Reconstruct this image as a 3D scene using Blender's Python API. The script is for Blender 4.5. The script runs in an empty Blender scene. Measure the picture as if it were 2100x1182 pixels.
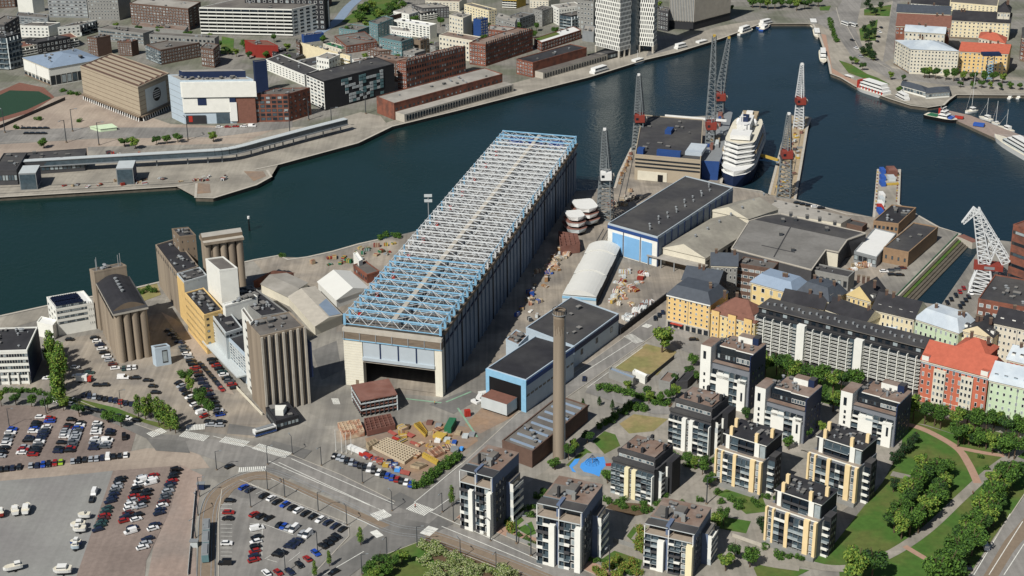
import bpy, math, random
from mathutils import Vector
random.seed(7)
SC = bpy.context.scene
COL = SC.collection
V = Vector
# ---------------------------------------------------------------- camera
CW, CH, CF = 2100.0, 1182.0, 3250.0          # photograph frame and focal length in its pixels
PITCH, ROLL, HC = math.radians(22.8), math.radians(0.52), 310.0
_f = V((0, math.cos(PITCH), -math.sin(PITCH)))
_x0 = V((1, 0, 0)); _d0 = _f.cross(_x0)
_xr = math.cos(ROLL) * _x0 + math.sin(ROLL) * _d0
_dr = -math.sin(ROLL) * _x0 + math.cos(ROLL) * _d0
cam_d = bpy.data.cameras.new('camera'); cam = bpy.data.objects.new('camera', cam_d); COL.objects.link(cam)
from mathutils import Matrix
cam.matrix_world = Matrix(((_xr.x, -_dr.x, -_f.x, 0), (_xr.y, -_dr.y, -_f.y, 0), (_xr.z, -_dr.z, -_f.z, HC), (0, 0, 0, 1)))
cam_d.sensor_width = 36.0; cam_d.lens = CF / CW * 36.0
cam_d.clip_start = 1.0; cam_d.clip_end = 6000.0
SC.camera = cam
# ---------------------------------------------------------------- light
SUN_EL = math.radians(46.0)
SUN_H = V((-0.585, -0.811)).normalized()     # horizontal direction towards the sun
w = bpy.data.worlds.new('World'); SC.world = w; w.use_nodes = True
nt = w.node_tree; nt.nodes.clear()
sky = nt.nodes.new('ShaderNodeTexSky'); sky.sky_type = 'NISHITA'; sky.sun_disc = False
sky.sun_elevation = SUN_EL; sky.sun_rotation = math.atan2(SUN_H.x, SUN_H.y); sky.altitude = 50
bg = nt.nodes.new('ShaderNodeBackground'); bg.inputs[1].default_value = 0.05
wo = nt.nodes.new('ShaderNodeOutputWorld')
nt.links.new(sky.outputs[0], bg.inputs[0]); nt.links.new(bg.outputs[0], wo.inputs[0])
sd = bpy.data.lights.new('sun', 'SUN'); sd.energy = 5.0; sd.angle = math.radians(0.5); sd.color = (1.0, 0.965, 0.905)
so = bpy.data.objects.new('sun', sd); COL.objects.link(so)
_to = V((SUN_H.x * math.cos(SUN_EL), SUN_H.y * math.cos(SUN_EL), math.sin(SUN_EL)))
so.rotation_euler = _to.to_track_quat('Z', 'Y').to_euler(); so.location = _to * 900
SC.view_settings.view_transform = 'Standard'; SC.view_settings.look = 'None'
SC.view_settings.exposure = -0.06; SC.view_settings.gamma = 1.0
# ---------------------------------------------------------------- surveying: plan positions measured off the photograph
TL = {1: (0, 0), 2: (520, 0), 3: (1040, 0), 4: (1560, 0), 5: (0, 290), 6: (520, 290), 7: (1040, 290), 8: (1560, 290),
      9: (0, 580), 10: (520, 580), 11: (1040, 580), 12: (1560, 580), 13: (0, 880), 14: (520, 880), 15: (1040, 880), 16: (1560, 880)}
TL = {k: v + (3.889,) for k, v in TL.items()}
TL.update(A=(0, 820, 7.386), B=(150, 950, 7.386), C=(440, 980, 5.911), D=(80, 690, 7.386), E=(320, 660, 5.371), F=(660, 850, 6.953),
          H=(0, 990, 6.158), I=(680, 780, 6.567), a=(930, 890, 5.372), b=(1240, 850, 5.911), c=(1450, 840, 5.911), d=(1550, 960, 5.91),
          e=(1420, 670, 6.22), f=(1360, 770, 6.953), g=(1700, 760, 6.953), h=(1310, 1010, 6.872), j=(480, 640, 5.372), q=(1340, 380, 2.206), k=(690, 620, 5.627),
          l=(990, 250, 7.386), m=(180, 540, 5.372), o=(1870, 690, 6.567), p=(1090, 980, 5.911), u=(1200, 0, 9.094))
def px(p):
    if len(p) == 2: return p
    o = TL[p[0]]; return (o[0] + p[1] / o[2], o[1] + p[2] / o[2])
def G(p, z=0.0):
    """plan position (x, y) of the surveyed point p at height z"""
    x, y = px(p)
    d = (x - CW / 2) / CF * _xr + (y - CH / 2) / CF * _dr + _f
    t = (HC - z) / -d.z
    return V((d.x * t, d.y * t))
def G3(p, z=0.0):
    g = G(p, z); return V((g.x, g.y, z))
def hof(base, top, zb=0.0):
    """height of the point seen at top standing over the point seen at base"""
    b = G(base, zb); ty = px(top)[1]; lo, hi = zb, 160.0
    for _ in range(40):
        m = (lo + hi) / 2; X = V((b.x, b.y, m - HC))
        if CH / 2 + CF * X.dot(_dr) / X.dot(_f) > ty: lo = m
        else: hi = m
    return m
# ---------------------------------------------------------------- materials
def lin(c): return tuple((v / 255 / 12.92) if v / 255 <= .04045 else ((v / 255 + .055) / 1.055) ** 2.4 for v in c)
MATS = {}
def mat(name, rgb, rough=.85, var=.18, scale=.25, metal=0.0, spec=.3, rgb2=None, scale2=.03, streak=None, detail=4.0, coat=0, patch=0):
    """rgb is an sRGB triple of the paint itself; fine and coarse noise vary it, rgb2 is a second tone in broad patches"""
    if name in MATS: return MATS[name]
    m = bpy.data.materials.new(name); m.use_nodes = True; t = m.node_tree; b = t.nodes['Principled BSDF']
    L = t.links.new; N = t.nodes.new
    c = lin(rgb)
    b.inputs['Roughness'].default_value = rough; b.inputs['Metallic'].default_value = metal
    b.inputs['Specular IOR Level'].default_value = spec
    b.inputs['Coat Weight'].default_value = coat
    if var <= 0 and not rgb2:
        b.inputs['Base Color'].default_value = (*c, 1); MATS[name] = m; return m
    g = N('ShaderNodeNewGeometry'); src = g.outputs['Position']
    if streak:
        mp = N('ShaderNodeMapping'); mp.inputs['Scale'].default_value = streak; L(src, mp.inputs[0]); src = mp.outputs[0]
    n = N('ShaderNodeTexNoise'); n.inputs['Scale'].default_value = scale; n.inputs['Detail'].default_value = detail; n.inputs['Roughness'].default_value = .65; L(src, n.inputs['Vector'])
    r = N('ShaderNodeMapRange'); r.inputs[1].default_value = .28; r.inputs[2].default_value = .72
    r.inputs[3].default_value = 1 - var; r.inputs[4].default_value = 1 + var; L(n.outputs[0], r.inputs[0])
    col = None
    if rgb2:
        n2 = N('ShaderNodeTexNoise'); n2.inputs['Scale'].default_value = scale2; n2.inputs['Detail'].default_value = 5; L(src, n2.inputs['Vector'])
        r2 = N('ShaderNodeMapRange'); r2.inputs[1].default_value = .42; r2.inputs[2].default_value = .6; L(n2.outputs[0], r2.inputs[0])
        mx = N('ShaderNodeMix'); mx.data_type = 'RGBA'; mx.inputs[6].default_value = (*c, 1); mx.inputs[7].default_value = (*lin(rgb2), 1)
        L(r2.outputs[0], mx.inputs[0]); col = mx.outputs[2]
    fac = r.outputs[0]
    if patch:                                        # repaved patches and long wheel tracks
        vo = N('ShaderNodeTexVoronoi'); vo.distance = 'CHEBYCHEV'; vo.inputs['Scale'].default_value = .055; L(g.outputs['Position'], vo.inputs['Vector'])
        sp = N('ShaderNodeSeparateColor'); L(vo.outputs['Color'], sp.inputs[0])
        r3 = N('ShaderNodeMapRange'); r3.inputs[3].default_value = 1 - patch; r3.inputs[4].default_value = 1 + patch; L(sp.outputs[0], r3.inputs[0])
        mp2 = N('ShaderNodeMapping'); mp2.inputs['Rotation'].default_value = (0, 0, .62); mp2.inputs['Scale'].default_value = (.55, .018, 1); L(g.outputs['Position'], mp2.inputs[0])
        n4 = N('ShaderNodeTexNoise'); n4.inputs['Scale'].default_value = 1.0; n4.inputs['Detail'].default_value = 3; L(mp2.outputs[0], n4.inputs['Vector'])
        r4 = N('ShaderNodeMapRange'); r4.inputs[1].default_value = .35; r4.inputs[2].default_value = .65; r4.inputs[3].default_value = 1 - patch * 1.2; r4.inputs[4].default_value = 1 + patch * .8; L(n4.outputs[0], r4.inputs[0])
        m1 = N('ShaderNodeMath'); m1.operation = 'MULTIPLY'; L(r3.outputs[0], m1.inputs[0]); L(r4.outputs[0], m1.inputs[1])
        m2 = N('ShaderNodeMath'); m2.operation = 'MULTIPLY'; L(m1.outputs[0], m2.inputs[0]); L(fac, m2.inputs[1]); fac = m2.outputs[0]
    vm = N('ShaderNodeVectorMath'); vm.operation = 'SCALE'
    if col: L(col, vm.inputs[0])
    else: vm.inputs[0].default_value = c
    L(fac, vm.inputs[3]); L(vm.outputs[0], b.inputs['Base Color'])
    MATS[name] = m; return m
def M(n): return MATS[n]
# ---------------------------------------------------------------- mesh builder
class MB:
    def __init__(s): s.v = []; s.f = []; s.m = []; s.mats = []
    def mi(s, m):
        m = MATS[m] if isinstance(m, str) else m
        if m not in s.mats: s.mats.append(m)
        return s.mats.index(m)
    def add(s, vs, fs, m):
        o = len(s.v); s.v += [tuple(v) for v in vs]; k = s.mi(m)
        for f in fs: s.f.append(tuple(o + i for i in f)); s.m.append(k)
    def prism(s, poly, z0, z1, m, top=None, bottom=True):
        n = len(poly); P = [V((p[0], p[1])) for p in poly]
        a = sum(P[i].x * P[(i + 1) % n].y - P[(i + 1) % n].x * P[i].y for i in range(n))
        if a < 0: P.reverse()
        vs = [(p.x, p.y, z0) for p in P] + [(p.x, p.y, z1) for p in P]
        s.add(vs, [(i, (i + 1) % n, n + (i + 1) % n, n + i) for i in range(n)] + ([tuple(range(n - 1, -1, -1))] if bottom else []), m)
        s.add([(p.x, p.y, z1) for p in P], [tuple(range(n))], top or m)
        return s
    def bx(s, fr, a0, a1, b0, b1, z0, z1, m, top=None):
        """box in the plan frame fr = (origin, u, v)"""
        o, u, v = fr
        return s.prism([o + u * a0 + v * b0, o + u * a1 + v * b0, o + u * a1 + v * b1, o + u * a0 + v * b1], z0, z1, m, top)
    def quad(s, pts, m): s.add(pts, [tuple(range(len(pts)))], m); return s
    def bar(s, p, q, w, m, h=None):
        p = V(p); q = V(q); d = (q - p)
        if d.length < 1e-6: return s
        d.normalize(); up = V((0, 0, 1)) if abs(d.z) < .95 else V((1, 0, 0))
        a = d.cross(up).normalized(); b = a.cross(d); a *= w / 2; b *= (h or w) / 2
        vs = [p - a - b, p + a - b, p + a + b, p - a + b, q - a - b, q + a - b, q + a + b, q - a + b]
        s.add(vs, [(0, 3, 2, 1), (4, 5, 6, 7), (0, 1, 5, 4), (1, 2, 6, 5), (2, 3, 7, 6), (3, 0, 4, 7)], m); return s
    def cyl(s, c, r0, r1, z0, z1, n, m, top=None, cap=True):
        vs = []
        for r, z in ((r0, z0), (r1, z1)):
            for i in range(n): vs.append((c[0] + r * math.cos(2 * math.pi * i / n), c[1] + r * math.sin(2 * math.pi * i / n), z))
        s.add(vs, [(i, (i + 1) % n, n + (i + 1) % n, n + i) for i in range(n)], m)
        if cap: s.add(vs[n:], [tuple(range(n))], top or m)
        return s
    def build(s, name, parent=None, smooth=False):
        me = bpy.data.meshes.new(name)
        o = bpy.data.objects.new(name, me); COL.objects.link(o)
        L = V((0, 0, 0))
        if parent is not None:
            o.parent = parent; q = parent
            while q is not None: L = L + q.location; q = q.parent
        elif s.v:
            xs = [v[0] for v in s.v]; ys = [v[1] for v in s.v]; zs = [v[2] for v in s.v]
            L = V(((min(xs) + max(xs)) / 2, (min(ys) + max(ys)) / 2, min(zs))); o.location = L
        me.from_pydata([(v[0] - L.x, v[1] - L.y, v[2] - L.z) for v in s.v], [], s.f)
        for m in s.mats: me.materials.append(m)
        me.polygons.foreach_set('material_index', s.m)
        if smooth: me.polygons.foreach_set('use_smooth', [True] * len(s.f))
        me.update(); return o
LABELS = set()
def tag(o, label, cat, group=None):
    o['label'] = label; o['category'] = cat
    if group: o['group'] = group
    if label in LABELS: print('DUP LABEL', label)
    n = len(label.split())
    if n < 4 or n > 16: print('LABEL LENGTH', n, label)
    LABELS.add(label); return o
def thing(name, label, cat, loc, group=None, rotz=0):
    o = bpy.data.objects.new(name, None); COL.objects.link(o); o.empty_display_size = .5
    o.location = (loc[0], loc[1], loc[2] if len(loc) > 2 else 0); o.rotation_euler = (0, 0, rotz)
    return tag(o, label, cat, group)
def struct(name, mb):
    o = mb.build(name); o['kind'] = 'structure'; return o
def stuff(o): o['kind'] = 'stuff'; return o
def link(name, mesh, parent, loc, rotz=0, scale=(1, 1, 1)):
    o = bpy.data.objects.new(name, mesh); COL.objects.link(o); o.parent = parent
    o.location = loc; o.rotation_euler = (0, 0, rotz); o.scale = scale; return o
ORD = ['', 'first', 'second', 'third', 'fourth', 'fifth', 'sixth', 'seventh', 'eighth', 'ninth', 'tenth', 'eleventh', 'twelfth', 'thirteenth',
       'fourteenth', 'fifteenth', 'sixteenth', 'seventeenth', 'eighteenth', 'nineteenth', 'twentieth', 'twenty-first', 'twenty-second',
       'twenty-third', 'twenty-fourth', 'twenty-fifth', 'twenty-sixth', 'twenty-seventh', 'twenty-eighth', 'twenty-ninth', 'thirtieth']
# ---------------------------------------------------------------- paints and surfaces
mat('glass_dark', (30, 38, 46), .12, .35, .4, spec=.6)
mat('glass_mid', (70, 84, 92), .15, .3, .4, spec=.6)
mat('glass_pale', (150, 160, 162), .25, .2, .4, spec=.5)
mat('frame_white', (205, 205, 200), .6, 0)
mat('frame_dark', (60, 60, 60), .6, 0)
mat('white_wall', (222, 222, 214), .8, .06, .3)
mat('offwhite', (206, 200, 182), .85, .08, .3)
mat('cream', (218, 206, 172), .85, .08, .3)
mat('yellow', (216, 184, 124), .85, .08, .3)
mat('yellow_pale', (216, 194, 140), .85, .08, .3)
mat('orange_wall', (186, 106, 82), .85, .08, .3)
mat('green_wall', (190, 208, 176), .85, .07, .3)
mat('paleblue', (172, 186, 196), .7, .06, .3)
mat('grey_wall', (134, 134, 130), .85, .1, .3)
mat('dark_wall', (70, 70, 72), .85, .12, .3)
mat('charcoal', (46, 47, 50), .8, .14, .3)
mat('brick', (130, 82, 66), .9, .14, .5, rgb2=(102, 70, 60), scale2=.2)
mat('brick_brown', (98, 78, 68), .9, .14, .5)
mat('brick_tan', (142, 117, 92), .9, .14, .5)
mat('redwall', (132, 46, 38), .85, .1, .4)
mat('blue_wall', (40, 70, 124), .6, .1, .4)
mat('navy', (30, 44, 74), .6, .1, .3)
mat('teal_wall', (96, 128, 132), .7, .1, .3)
mat('concrete', (152, 139, 122), .9, .14, .3, streak=(1.6, 1.6, .06), rgb2=(134, 122, 107), scale2=.12)
mat('concrete_dark', (122, 108, 92), .9, .14, .2, streak=(1, 1, .15))
mat('concrete_pale', (176, 170, 158), .9, .12, .3)
mat('tan_clad', (164, 152, 132), .8, .06, .2)
mat('metal_pale', (186, 192, 192), .5, .06, .3)
mat('metal_grey', (130, 134, 136), .5, .1, .3)
mat('roof_dark', (62, 62, 64), .9, .16, .25, rgb2=(76, 75, 74), scale2=.05)
mat('roof_black', (44, 44, 48), .85, .2, .25, rgb2=(56, 56, 58), scale2=.05)
mat('roof_grey', (112, 108, 102), .9, .14, .3, rgb2=(96, 92, 88), scale2=.06)
mat('roof_light', (160, 156, 148), .9, .1, .3, rgb2=(142, 138, 130), scale2=.05)
mat('roof_brown', (134, 119, 109), .9, .16, .5, rgb2=(120, 100, 88), scale2=.1)
mat('roof_tan', (150, 146, 134), .9, .12, .4, rgb2=(134, 130, 120), scale2=.06)
mat('roof_mid', (124, 122, 118), .9, .12, .4, rgb2=(112, 110, 106), scale2=.06)
mat('roof_pale', (190, 198, 202), .5, .08, .3, rgb2=(172, 182, 190), scale2=.08)
mat('roof_bluegrey', (132, 148, 166), .5, .08, .3)
mat('roof_red', (172, 92, 72), .85, .12, .5)
mat('roof_rust', (118, 82, 70), .85, .16, .5)
mat('roof_slate', (70, 76, 84), .7, .14, .4)
mat('rust', (128, 92, 82), .9, .2, .4, rgb2=(112, 76, 66), scale2=.2)
mat('white', (218, 218, 214), .6, .04, .4)
mat('white_fabric', (208, 208, 202), .7, .03, .2)
mat('steel_white', (205, 208, 208), .5, .05, .5)
mat('steel_blue', (132, 178, 206), .5, .08, .5)
mat('steel_grey', (140, 144, 146), .5, .1, .5)
mat('steel_dark', (64, 68, 72), .6, .1, .5)
mat('crane_grey', (116, 122, 124), .6, .12, .6)
mat('crane_red', (132, 58, 48), .6, .1, .5)
mat('yellow_steel', (182, 154, 72), .6, .12, .6)
mat('tan_steel', (164, 148, 122), .85, .25, .6)
mat('red', (164, 52, 42), .5, .05, .5)
mat('blue', (50, 88, 164), .5, .05, .5)
mat('skyblue', (120, 168, 208), .6, .05, .3)
mat('green_paint', (46, 104, 74), .6, .1, .5)
mat('black', (22, 22, 24), .6, 0)
mat('wood', (150, 116, 80), .9, .15, .5)
mat('paint_white', (216, 216, 208), .8, .2, .6)
mat('paint_green', (128, 160, 136), .85, .25, .3)
mat('rail_brown', (118, 96, 76), .9, .15, .3)
mat('asphalt', (136, 133, 128), .92, .1, .35, rgb2=(122, 120, 116), scale2=.035, patch=.1)
mat('asphalt_dark', (118, 116, 112), .92, .1, .35, rgb2=(104, 103, 100), scale2=.04, patch=.06)
mat('yard', (150, 141, 128), .95, .14, .4, rgb2=(124, 118, 110), scale2=.05, patch=.12)
mat('yard_grey', (144, 140, 131), .95, .12, .4, rgb2=(122, 119, 113), scale2=.05, patch=.1)
mat('gravel_red', (132, 119, 111), .95, .14, .5, rgb2=(120, 108, 101), scale2=.03, patch=.06)
mat('gravel_tan', (164, 151, 137), .95, .1, .5, rgb2=(148, 135, 123), scale2=.035, patch=.06)
mat('gravel_grey', (138, 138, 134), .95, .08, .5, rgb2=(126, 124, 122), scale2=.02, patch=.05)
mat('gravel_rose', (152, 135, 124), .95, .12, .5, rgb2=(138, 127, 119), scale2=.03, patch=.06)
mat('rust_ground', (146, 122, 100), .95, .15, .4, rgb2=(134, 118, 104), scale2=.08)
mat('quay', (156, 150, 138), .95, .12, .4, rgb2=(136, 131, 121), scale2=.05, patch=.07)
mat('city_ground', (128, 125, 118), .95, .15, .3, rgb2=(104, 106, 92), scale2=.03, patch=.1)
mat('paving', (150, 144, 134), .95, .1, .6, rgb2=(134, 130, 120), scale2=.08, patch=.08)
mat('paving_red', (164, 134, 116), .95, .1, .6)
mat('track', (128, 114, 98), .95, .12, .5)
mat('grass', (68, 100, 40), .95, .2, .35, rgb2=(90, 100, 50), scale2=.06)
mat('grass_dry', (128, 124, 80), .95, .18, .35, rgb2=(146, 130, 92), scale2=.08)
mat('turf', (36, 64, 48), .95, .08, .3)
mat('soil', (92, 76, 58), .95, .2, .5)
mat('quay_wall', (92, 86, 76), .95, .25, .4)
mat('pool_blue', (74, 148, 220), .8, .05, .5)
mat('solar', (26, 32, 56), .2, .1, .5, spec=.6)
# ================================================================ water and land
wm = bpy.data.materials.new('water'); wm.use_nodes = True; t = wm.node_tree; b = t.nodes['Principled BSDF']
b.inputs['Roughness'].default_value = .16; b.inputs['IOR'].default_value = 1.33; b.inputs['Specular IOR Level'].default_value = .32
g = t.nodes.new('ShaderNodeNewGeometry')
n0 = t.nodes.new('ShaderNodeTexNoise'); n0.inputs['Scale'].default_value = .006; n0.inputs['Detail'].default_value = 3
t.links.new(g.outputs['Position'], n0.inputs['Vector'])
sx = t.nodes.new('ShaderNodeSeparateXYZ'); t.links.new(g.outputs['Position'], sx.inputs[0])
ad = t.nodes.new('ShaderNodeMath'); ad.operation = 'MULTIPLY_ADD'; t.links.new(n0.outputs[0], ad.inputs[0]); ad.inputs[1].default_value = 160; t.links.new(sx.outputs[0], ad.inputs[2])
r0 = t.nodes.new('ShaderNodeMapRange'); r0.inputs[1].default_value = -80; r0.inputs[2].default_value = 200; t.links.new(ad.outputs[0], r0.inputs[0])
mx = t.nodes.new('ShaderNodeMix'); mx.data_type = 'RGBA'; mx.inputs[6].default_value = (*lin((22, 46, 44)), 1); mx.inputs[7].default_value = (*lin((24, 43, 52)), 1)
t.links.new(r0.outputs[0], mx.inputs[0]); t.links.new(mx.outputs[2], b.inputs['Base Color'])
n1 = t.nodes.new('ShaderNodeTexNoise'); n1.inputs['Scale'].default_value = .35; n1.inputs['Detail'].default_value = 5; t.links.new(g.outputs['Position'], n1.inputs['Vector'])
bp = t.nodes.new('ShaderNodeBump'); bp.inputs['Strength'].default_value = .35; bp.inputs['Distance'].default_value = .6
t.links.new(n1.outputs[0], bp.inputs['Height'])
n2 = t.nodes.new('ShaderNodeTexNoise'); n2.inputs['Scale'].default_value = .02; n2.inputs['Detail'].default_value = 4; t.links.new(g.outputs['Position'], n2.inputs['Vector'])
r2 = t.nodes.new('ShaderNodeMapRange'); r2.inputs[1].default_value = .35; r2.inputs[2].default_value = .65; r2.inputs[3].default_value = .08; r2.inputs[4].default_value = .3; t.links.new(n2.outputs[0], r2.inputs[0]); t.links.new(r2.outputs[0], b.inputs['Roughness']); t.links.new(bp.outputs[0], b.inputs['Normal']); MATS['water'] = wm
ZW = -2.2
wb = MB(); wb.quad([(-3000, -200, ZW), (3000, -200, ZW), (3000, 6000, ZW), (-3000, 6000, ZW)], 'water'); struct('water', wb)
def land(name, pts, m, z=0.0):
    mb = MB(); mb.prism([G(p) for p in pts], ZW - 3, z, 'quay_wall', top=m); return struct(name, mb)
near = [(-700, 800), (-80, 655), (0, 649), (96, 628), (278, 591), (324, 580), (520, 534), (571, 525), (590, 533), (630, 528), (684, 516), (736, 501), (777, 492), (849, 475),
        (1010, 420), (1024, 376), (1184, 392), (1200, 411), (1207, 390), (1261, 386), (1269, 359), (1295, 305), (1341, 270), (1361, 243), (1492, 235), (1484, 292),
        (1490, 326), (1478, 377), (1505, 385), (1560, 393), (1577, 401), (1604, 298), (1622, 236), (1663, 242), (1655, 262), (1642, 341), (1630, 410), (1673, 421), (1735, 440),
        (1792, 447), (1797, 395), (1801, 348), (1845, 348), (1842, 420), (1925, 467), (1969, 480), (1838, 613), (1930, 626), (2007, 514), (2007, 488), (2074, 496), (2220, 520), (3000, 590), (3200, 1400), (-900, 1400)]
land('ground', near, 'yard_grey')
far = [(-700, 465), (-80, 413), (0, 405), (203, 393), (360, 383), (403, 377), (401, 406), (437, 407), (525, 380), (556, 363), (548, 350), (520, 349), (571, 338), (733, 294), (803, 260), (931, 229), (1060, 196),
       (1207, 159), (1323, 123), (1387, 108), (1477, 80), (1560, 49), (1656, 49), (1668, 51), (1683, 80), (1700, 129), (1704, 152), (1725, 160), (1755, 178), (1827, 204), (1868, 217), (1902, 221), (1935, 216),
       (1945, 206), (1961, 195), (2110, 196), (3000, 200), (3000, -330), (-900, -330)]
land('far_bank_ground', far, 'city_ground')
land('jetty', [(1941, 225), (1960, 246), (2048, 286), (2150, 330), (2150, 299), (2100, 279), (1990, 236)], 'gravel_rose', -.3)
LAY = [0]
def sheet(name, pts, m, lay=1, z=0.0):
    mb = MB(); LAY[0] += 1; zz = z + .03 * lay + .0006 * (LAY[0] % 40)
    P = [G(p) for p in pts]; n = len(P)
    if sum(P[i].x * P[(i + 1) % n].y - P[(i + 1) % n].x * P[i].y for i in range(n)) < 0: P.reverse()
    mb.quad([(p.x, p.y, zz) for p in P], m); return struct(name, mb)
def ribbon(mb, pts, wid, m, z, off=0.0):
    """flat strip of width wid along the plan line pts"""
    P = [V((p[0], p[1])) for p in pts]; n = len(P); Lf = []; Rt = []
    for i in range(n):
        d = (P[min(i + 1, n - 1)] - P[max(i - 1, 0)]).normalized(); q = V((-d.y, d.x))
        Lf.append(P[i] + q * (off + wid / 2)); Rt.append(P[i] + q * (off - wid / 2))
    for i in range(n - 1):
        mb.quad([(*Rt[i], z), (*Rt[i + 1], z), (*Lf[i + 1], z), (*Lf[i], z)], m)
    return mb
def curve(pts, k=5):
    P = [G(p) for p in pts]; out = []
    for i in range(len(P) - 1):
        p0 = P[max(i - 1, 0)]; p1 = P[i]; p2 = P[i + 1]; p3 = P[min(i + 2, len(P) - 1)]
        for j in range(k):
            t = j / k
            out.append(.5 * ((2 * p1) + (p2 - p0) * t + (2 * p0 - 5 * p1 + 4 * p2 - p3) * t * t + (3 * p1 - p0 - 3 * p2 + p3) * t ** 3))
    return out + [P[-1]]
# --- near bank: yards, car parks, roads
sheet('shipyard_ground', [(600, 560), (849, 478), (1020, 420), (1184, 392), (1261, 386), (1300, 310), (1360, 250), (1490, 240), (1480, 380), (1800, 448), (1925, 470), (1840, 612), (1500, 620), (1370, 640), (1000, 890), (960, 930), (870, 990), (690, 905), (690, 640)], 'yard', 1)
sheet('yard_apron', [(640, 690), (700, 680), (720, 800), (905, 815), (1010, 760), (1060, 830), (960, 900), (930, 870), (700, 880), (640, 910), (520, 890), (470, 850), (560, 800)], 'yard_grey', 2)
sheet('rust_yard', [(952, 872), (1000, 826), (1066, 838), (1050, 856), (985, 890)], 'rust_ground', 3)
sheet('storage_yard_ground', [(748, 900), (880, 862), (975, 880), (980, 905), (858, 990), (760, 925)], 'rust_ground', 3)
sheet('parking_ground', [(-60, 832), (60, 832), (150, 842), (230, 862), (280, 884), (266, 935), (130, 955), (-60, 978)], 'gravel_red', 2)
sheet('parking_strip', [(60, 822), (150, 838), (240, 866), (285, 880), (290, 868), (170, 826), (60, 806)], 'asphalt', 3)
sheet('gravel_track', [(-60, 975), (140, 950), (300, 920), (400, 920), (430, 960), (300, 970), (160, 972), (-60, 1000)], 'gravel_tan', 2)
sheet('gravel_lot', [(-60, 992), (160, 974), (232, 966), (210, 1040), (180, 1115), (152, 1200), (-60, 1220)], 'gravel_grey', 3)
sheet('parking_gravel_middle', [(232, 966), (372, 955), (352, 1040), (300, 1150), (290, 1260), (130, 1260), (180, 1115)], 'gravel_red', 3)
sheet('gravel_lot_edge', [(372, 955), (415, 975), (400, 1080), (405, 1260), (290, 1260), (315, 1120), (352, 1040)], 'gravel_rose', 3)
sheet('car_park', [(455, 1005), (492, 985), (714, 1075), (716, 1100), (560, 1260), (440, 1260), (448, 1060)], 'asphalt', 3)
sheet('silo_yard', [(140, 695), (220, 680), (330, 640), (430, 720), (520, 830), (560, 870), (520, 900), (380, 880), (270, 850), (110, 805), (20, 790)], 'yard', 2)
sheet('silo_lane', [(330, 640), (360, 655), (440, 730), (480, 810), (440, 800), (390, 720)], 'gravel_tan', 3)
sheet('quay_path', [(-60, 668), (0, 652), (96, 630), (278, 593), (324, 582), (330, 600), (280, 615), (100, 650), (0, 680)], 'quay', 2)
sheet('shore_grass', [(278, 593), (322, 582), (330, 605), (290, 620)], 'grass_dry', 3)
sheet('shore_yard', [(520, 536), (571, 527), (640, 530), (849, 478), (870, 480), (800, 560), (700, 640), (630, 660), (560, 580)], 'yard', 2)
roads = {'main_road': ([(250, 868), (330, 890), (470, 905), (600, 935), (700, 975), (880, 1065), (1040, 1115), (1200, 1180), (1330, 1240), (1280, 1290), (1080, 1200), (900, 1110), (800, 1078), (640, 1000), (560, 968), (470, 955), (400, 930), (290, 895)], 'asphalt', 4),
         'junction_road': ([(780, 1055), (880, 1050), (930, 1075), (860, 1110), (760, 1150), (640, 1240), (560, 1240), (690, 1130), (740, 1090)], 'asphalt_dark', 5),
         'yard_street': ([(830, 1065), (880, 1075), (955, 1010), (1060, 885), (1200, 790), (1380, 660), (1350, 640), (1270, 700), (1060, 850), (940, 960), (850, 1030)], 'asphalt', 5),
         'side_street': ([(1210, 788), (1370, 832), (1375, 850), (1340, 850), (1200, 806)], 'asphalt', 5),
         'quay_street': ([(1350, 640), (1390, 660), (1430, 700), (1560, 740), (1540, 760), (1400, 720), (1370, 700)], 'asphalt', 5),
         'east_avenue': ([(2110, 1005), (2180, 960), (2180, 1260), (1950, 1260), (1990, 1182), (2060, 1075)], 'asphalt', 5),
         'curved_street': ([(40, 800), (160, 822), (270, 868), (340, 895), (300, 900), (240, 872), (150, 838), (40, 815)], 'asphalt_dark', 4)}
for k, (p, m, l) in roads.items(): sheet(k, p, m, l)
sheet('tram_bed', [(405, 1200), (410, 1060), (425, 1015), (465, 985), (520, 967), (545, 968), (800, 1078), (782, 1085), (560, 985), (520, 985), (480, 1005), (452, 1040), (440, 1090), (440, 1200)], 'track', 6)
sheet('tram_bed', [(880, 1085), (1160, 1190), (1290, 1250), (1250, 1260), (1100, 1190), (870, 1100)], 'track', 6)
sheet('east_tram_bed', [(2120, 1040), (2140, 1060), (2080, 1130), (2030, 1210), (2000, 1210), (2060, 1110)], 'track', 6)
sheet('pavement', [(935, 1064), (1010, 1090), (1100, 1128), (1220, 1180), (1300, 1230), (1330, 1215), (1230, 1160), (1100, 1105), (950, 1050)], 'paving_red', 6)
# --- housing estate and park
sheet('estate_paving', [(1070, 1000), (1240, 880), (1370, 850), (1480, 760), (1560, 740), (1900, 870), (1850, 960), (1600, 1140), (1500, 1260), (1340, 1260), (1180, 1160), (1040, 1085)], 'paving', 2)
sheet('lawn', [(1855, 862), (1920, 880), (2000, 905), (2110, 960), (2110, 1010), (2060, 1070), (1985, 1182), (1960, 1260), (1730, 1260), (1720, 1165), (1660, 1150), (1600, 1138), (1640, 1150), (1700, 1130), (1810, 990), (1848, 920)], 'grass', 3)
sheet('lawn', [(1560, 740), (1760, 800), (1900, 850), (2120, 905), (2120, 950), (2000, 905), (1900, 872), (1840, 862), (1700, 830), (1560, 790)], 'grass', 3)
def path(name, pts, wid, m='paving', lay=5):
    mb = MB(); LAY[0] += 1; ribbon(mb, curve(pts), wid, m, .03 * lay + .0006 * (LAY[0] % 40)); return struct(name, mb)
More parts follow.
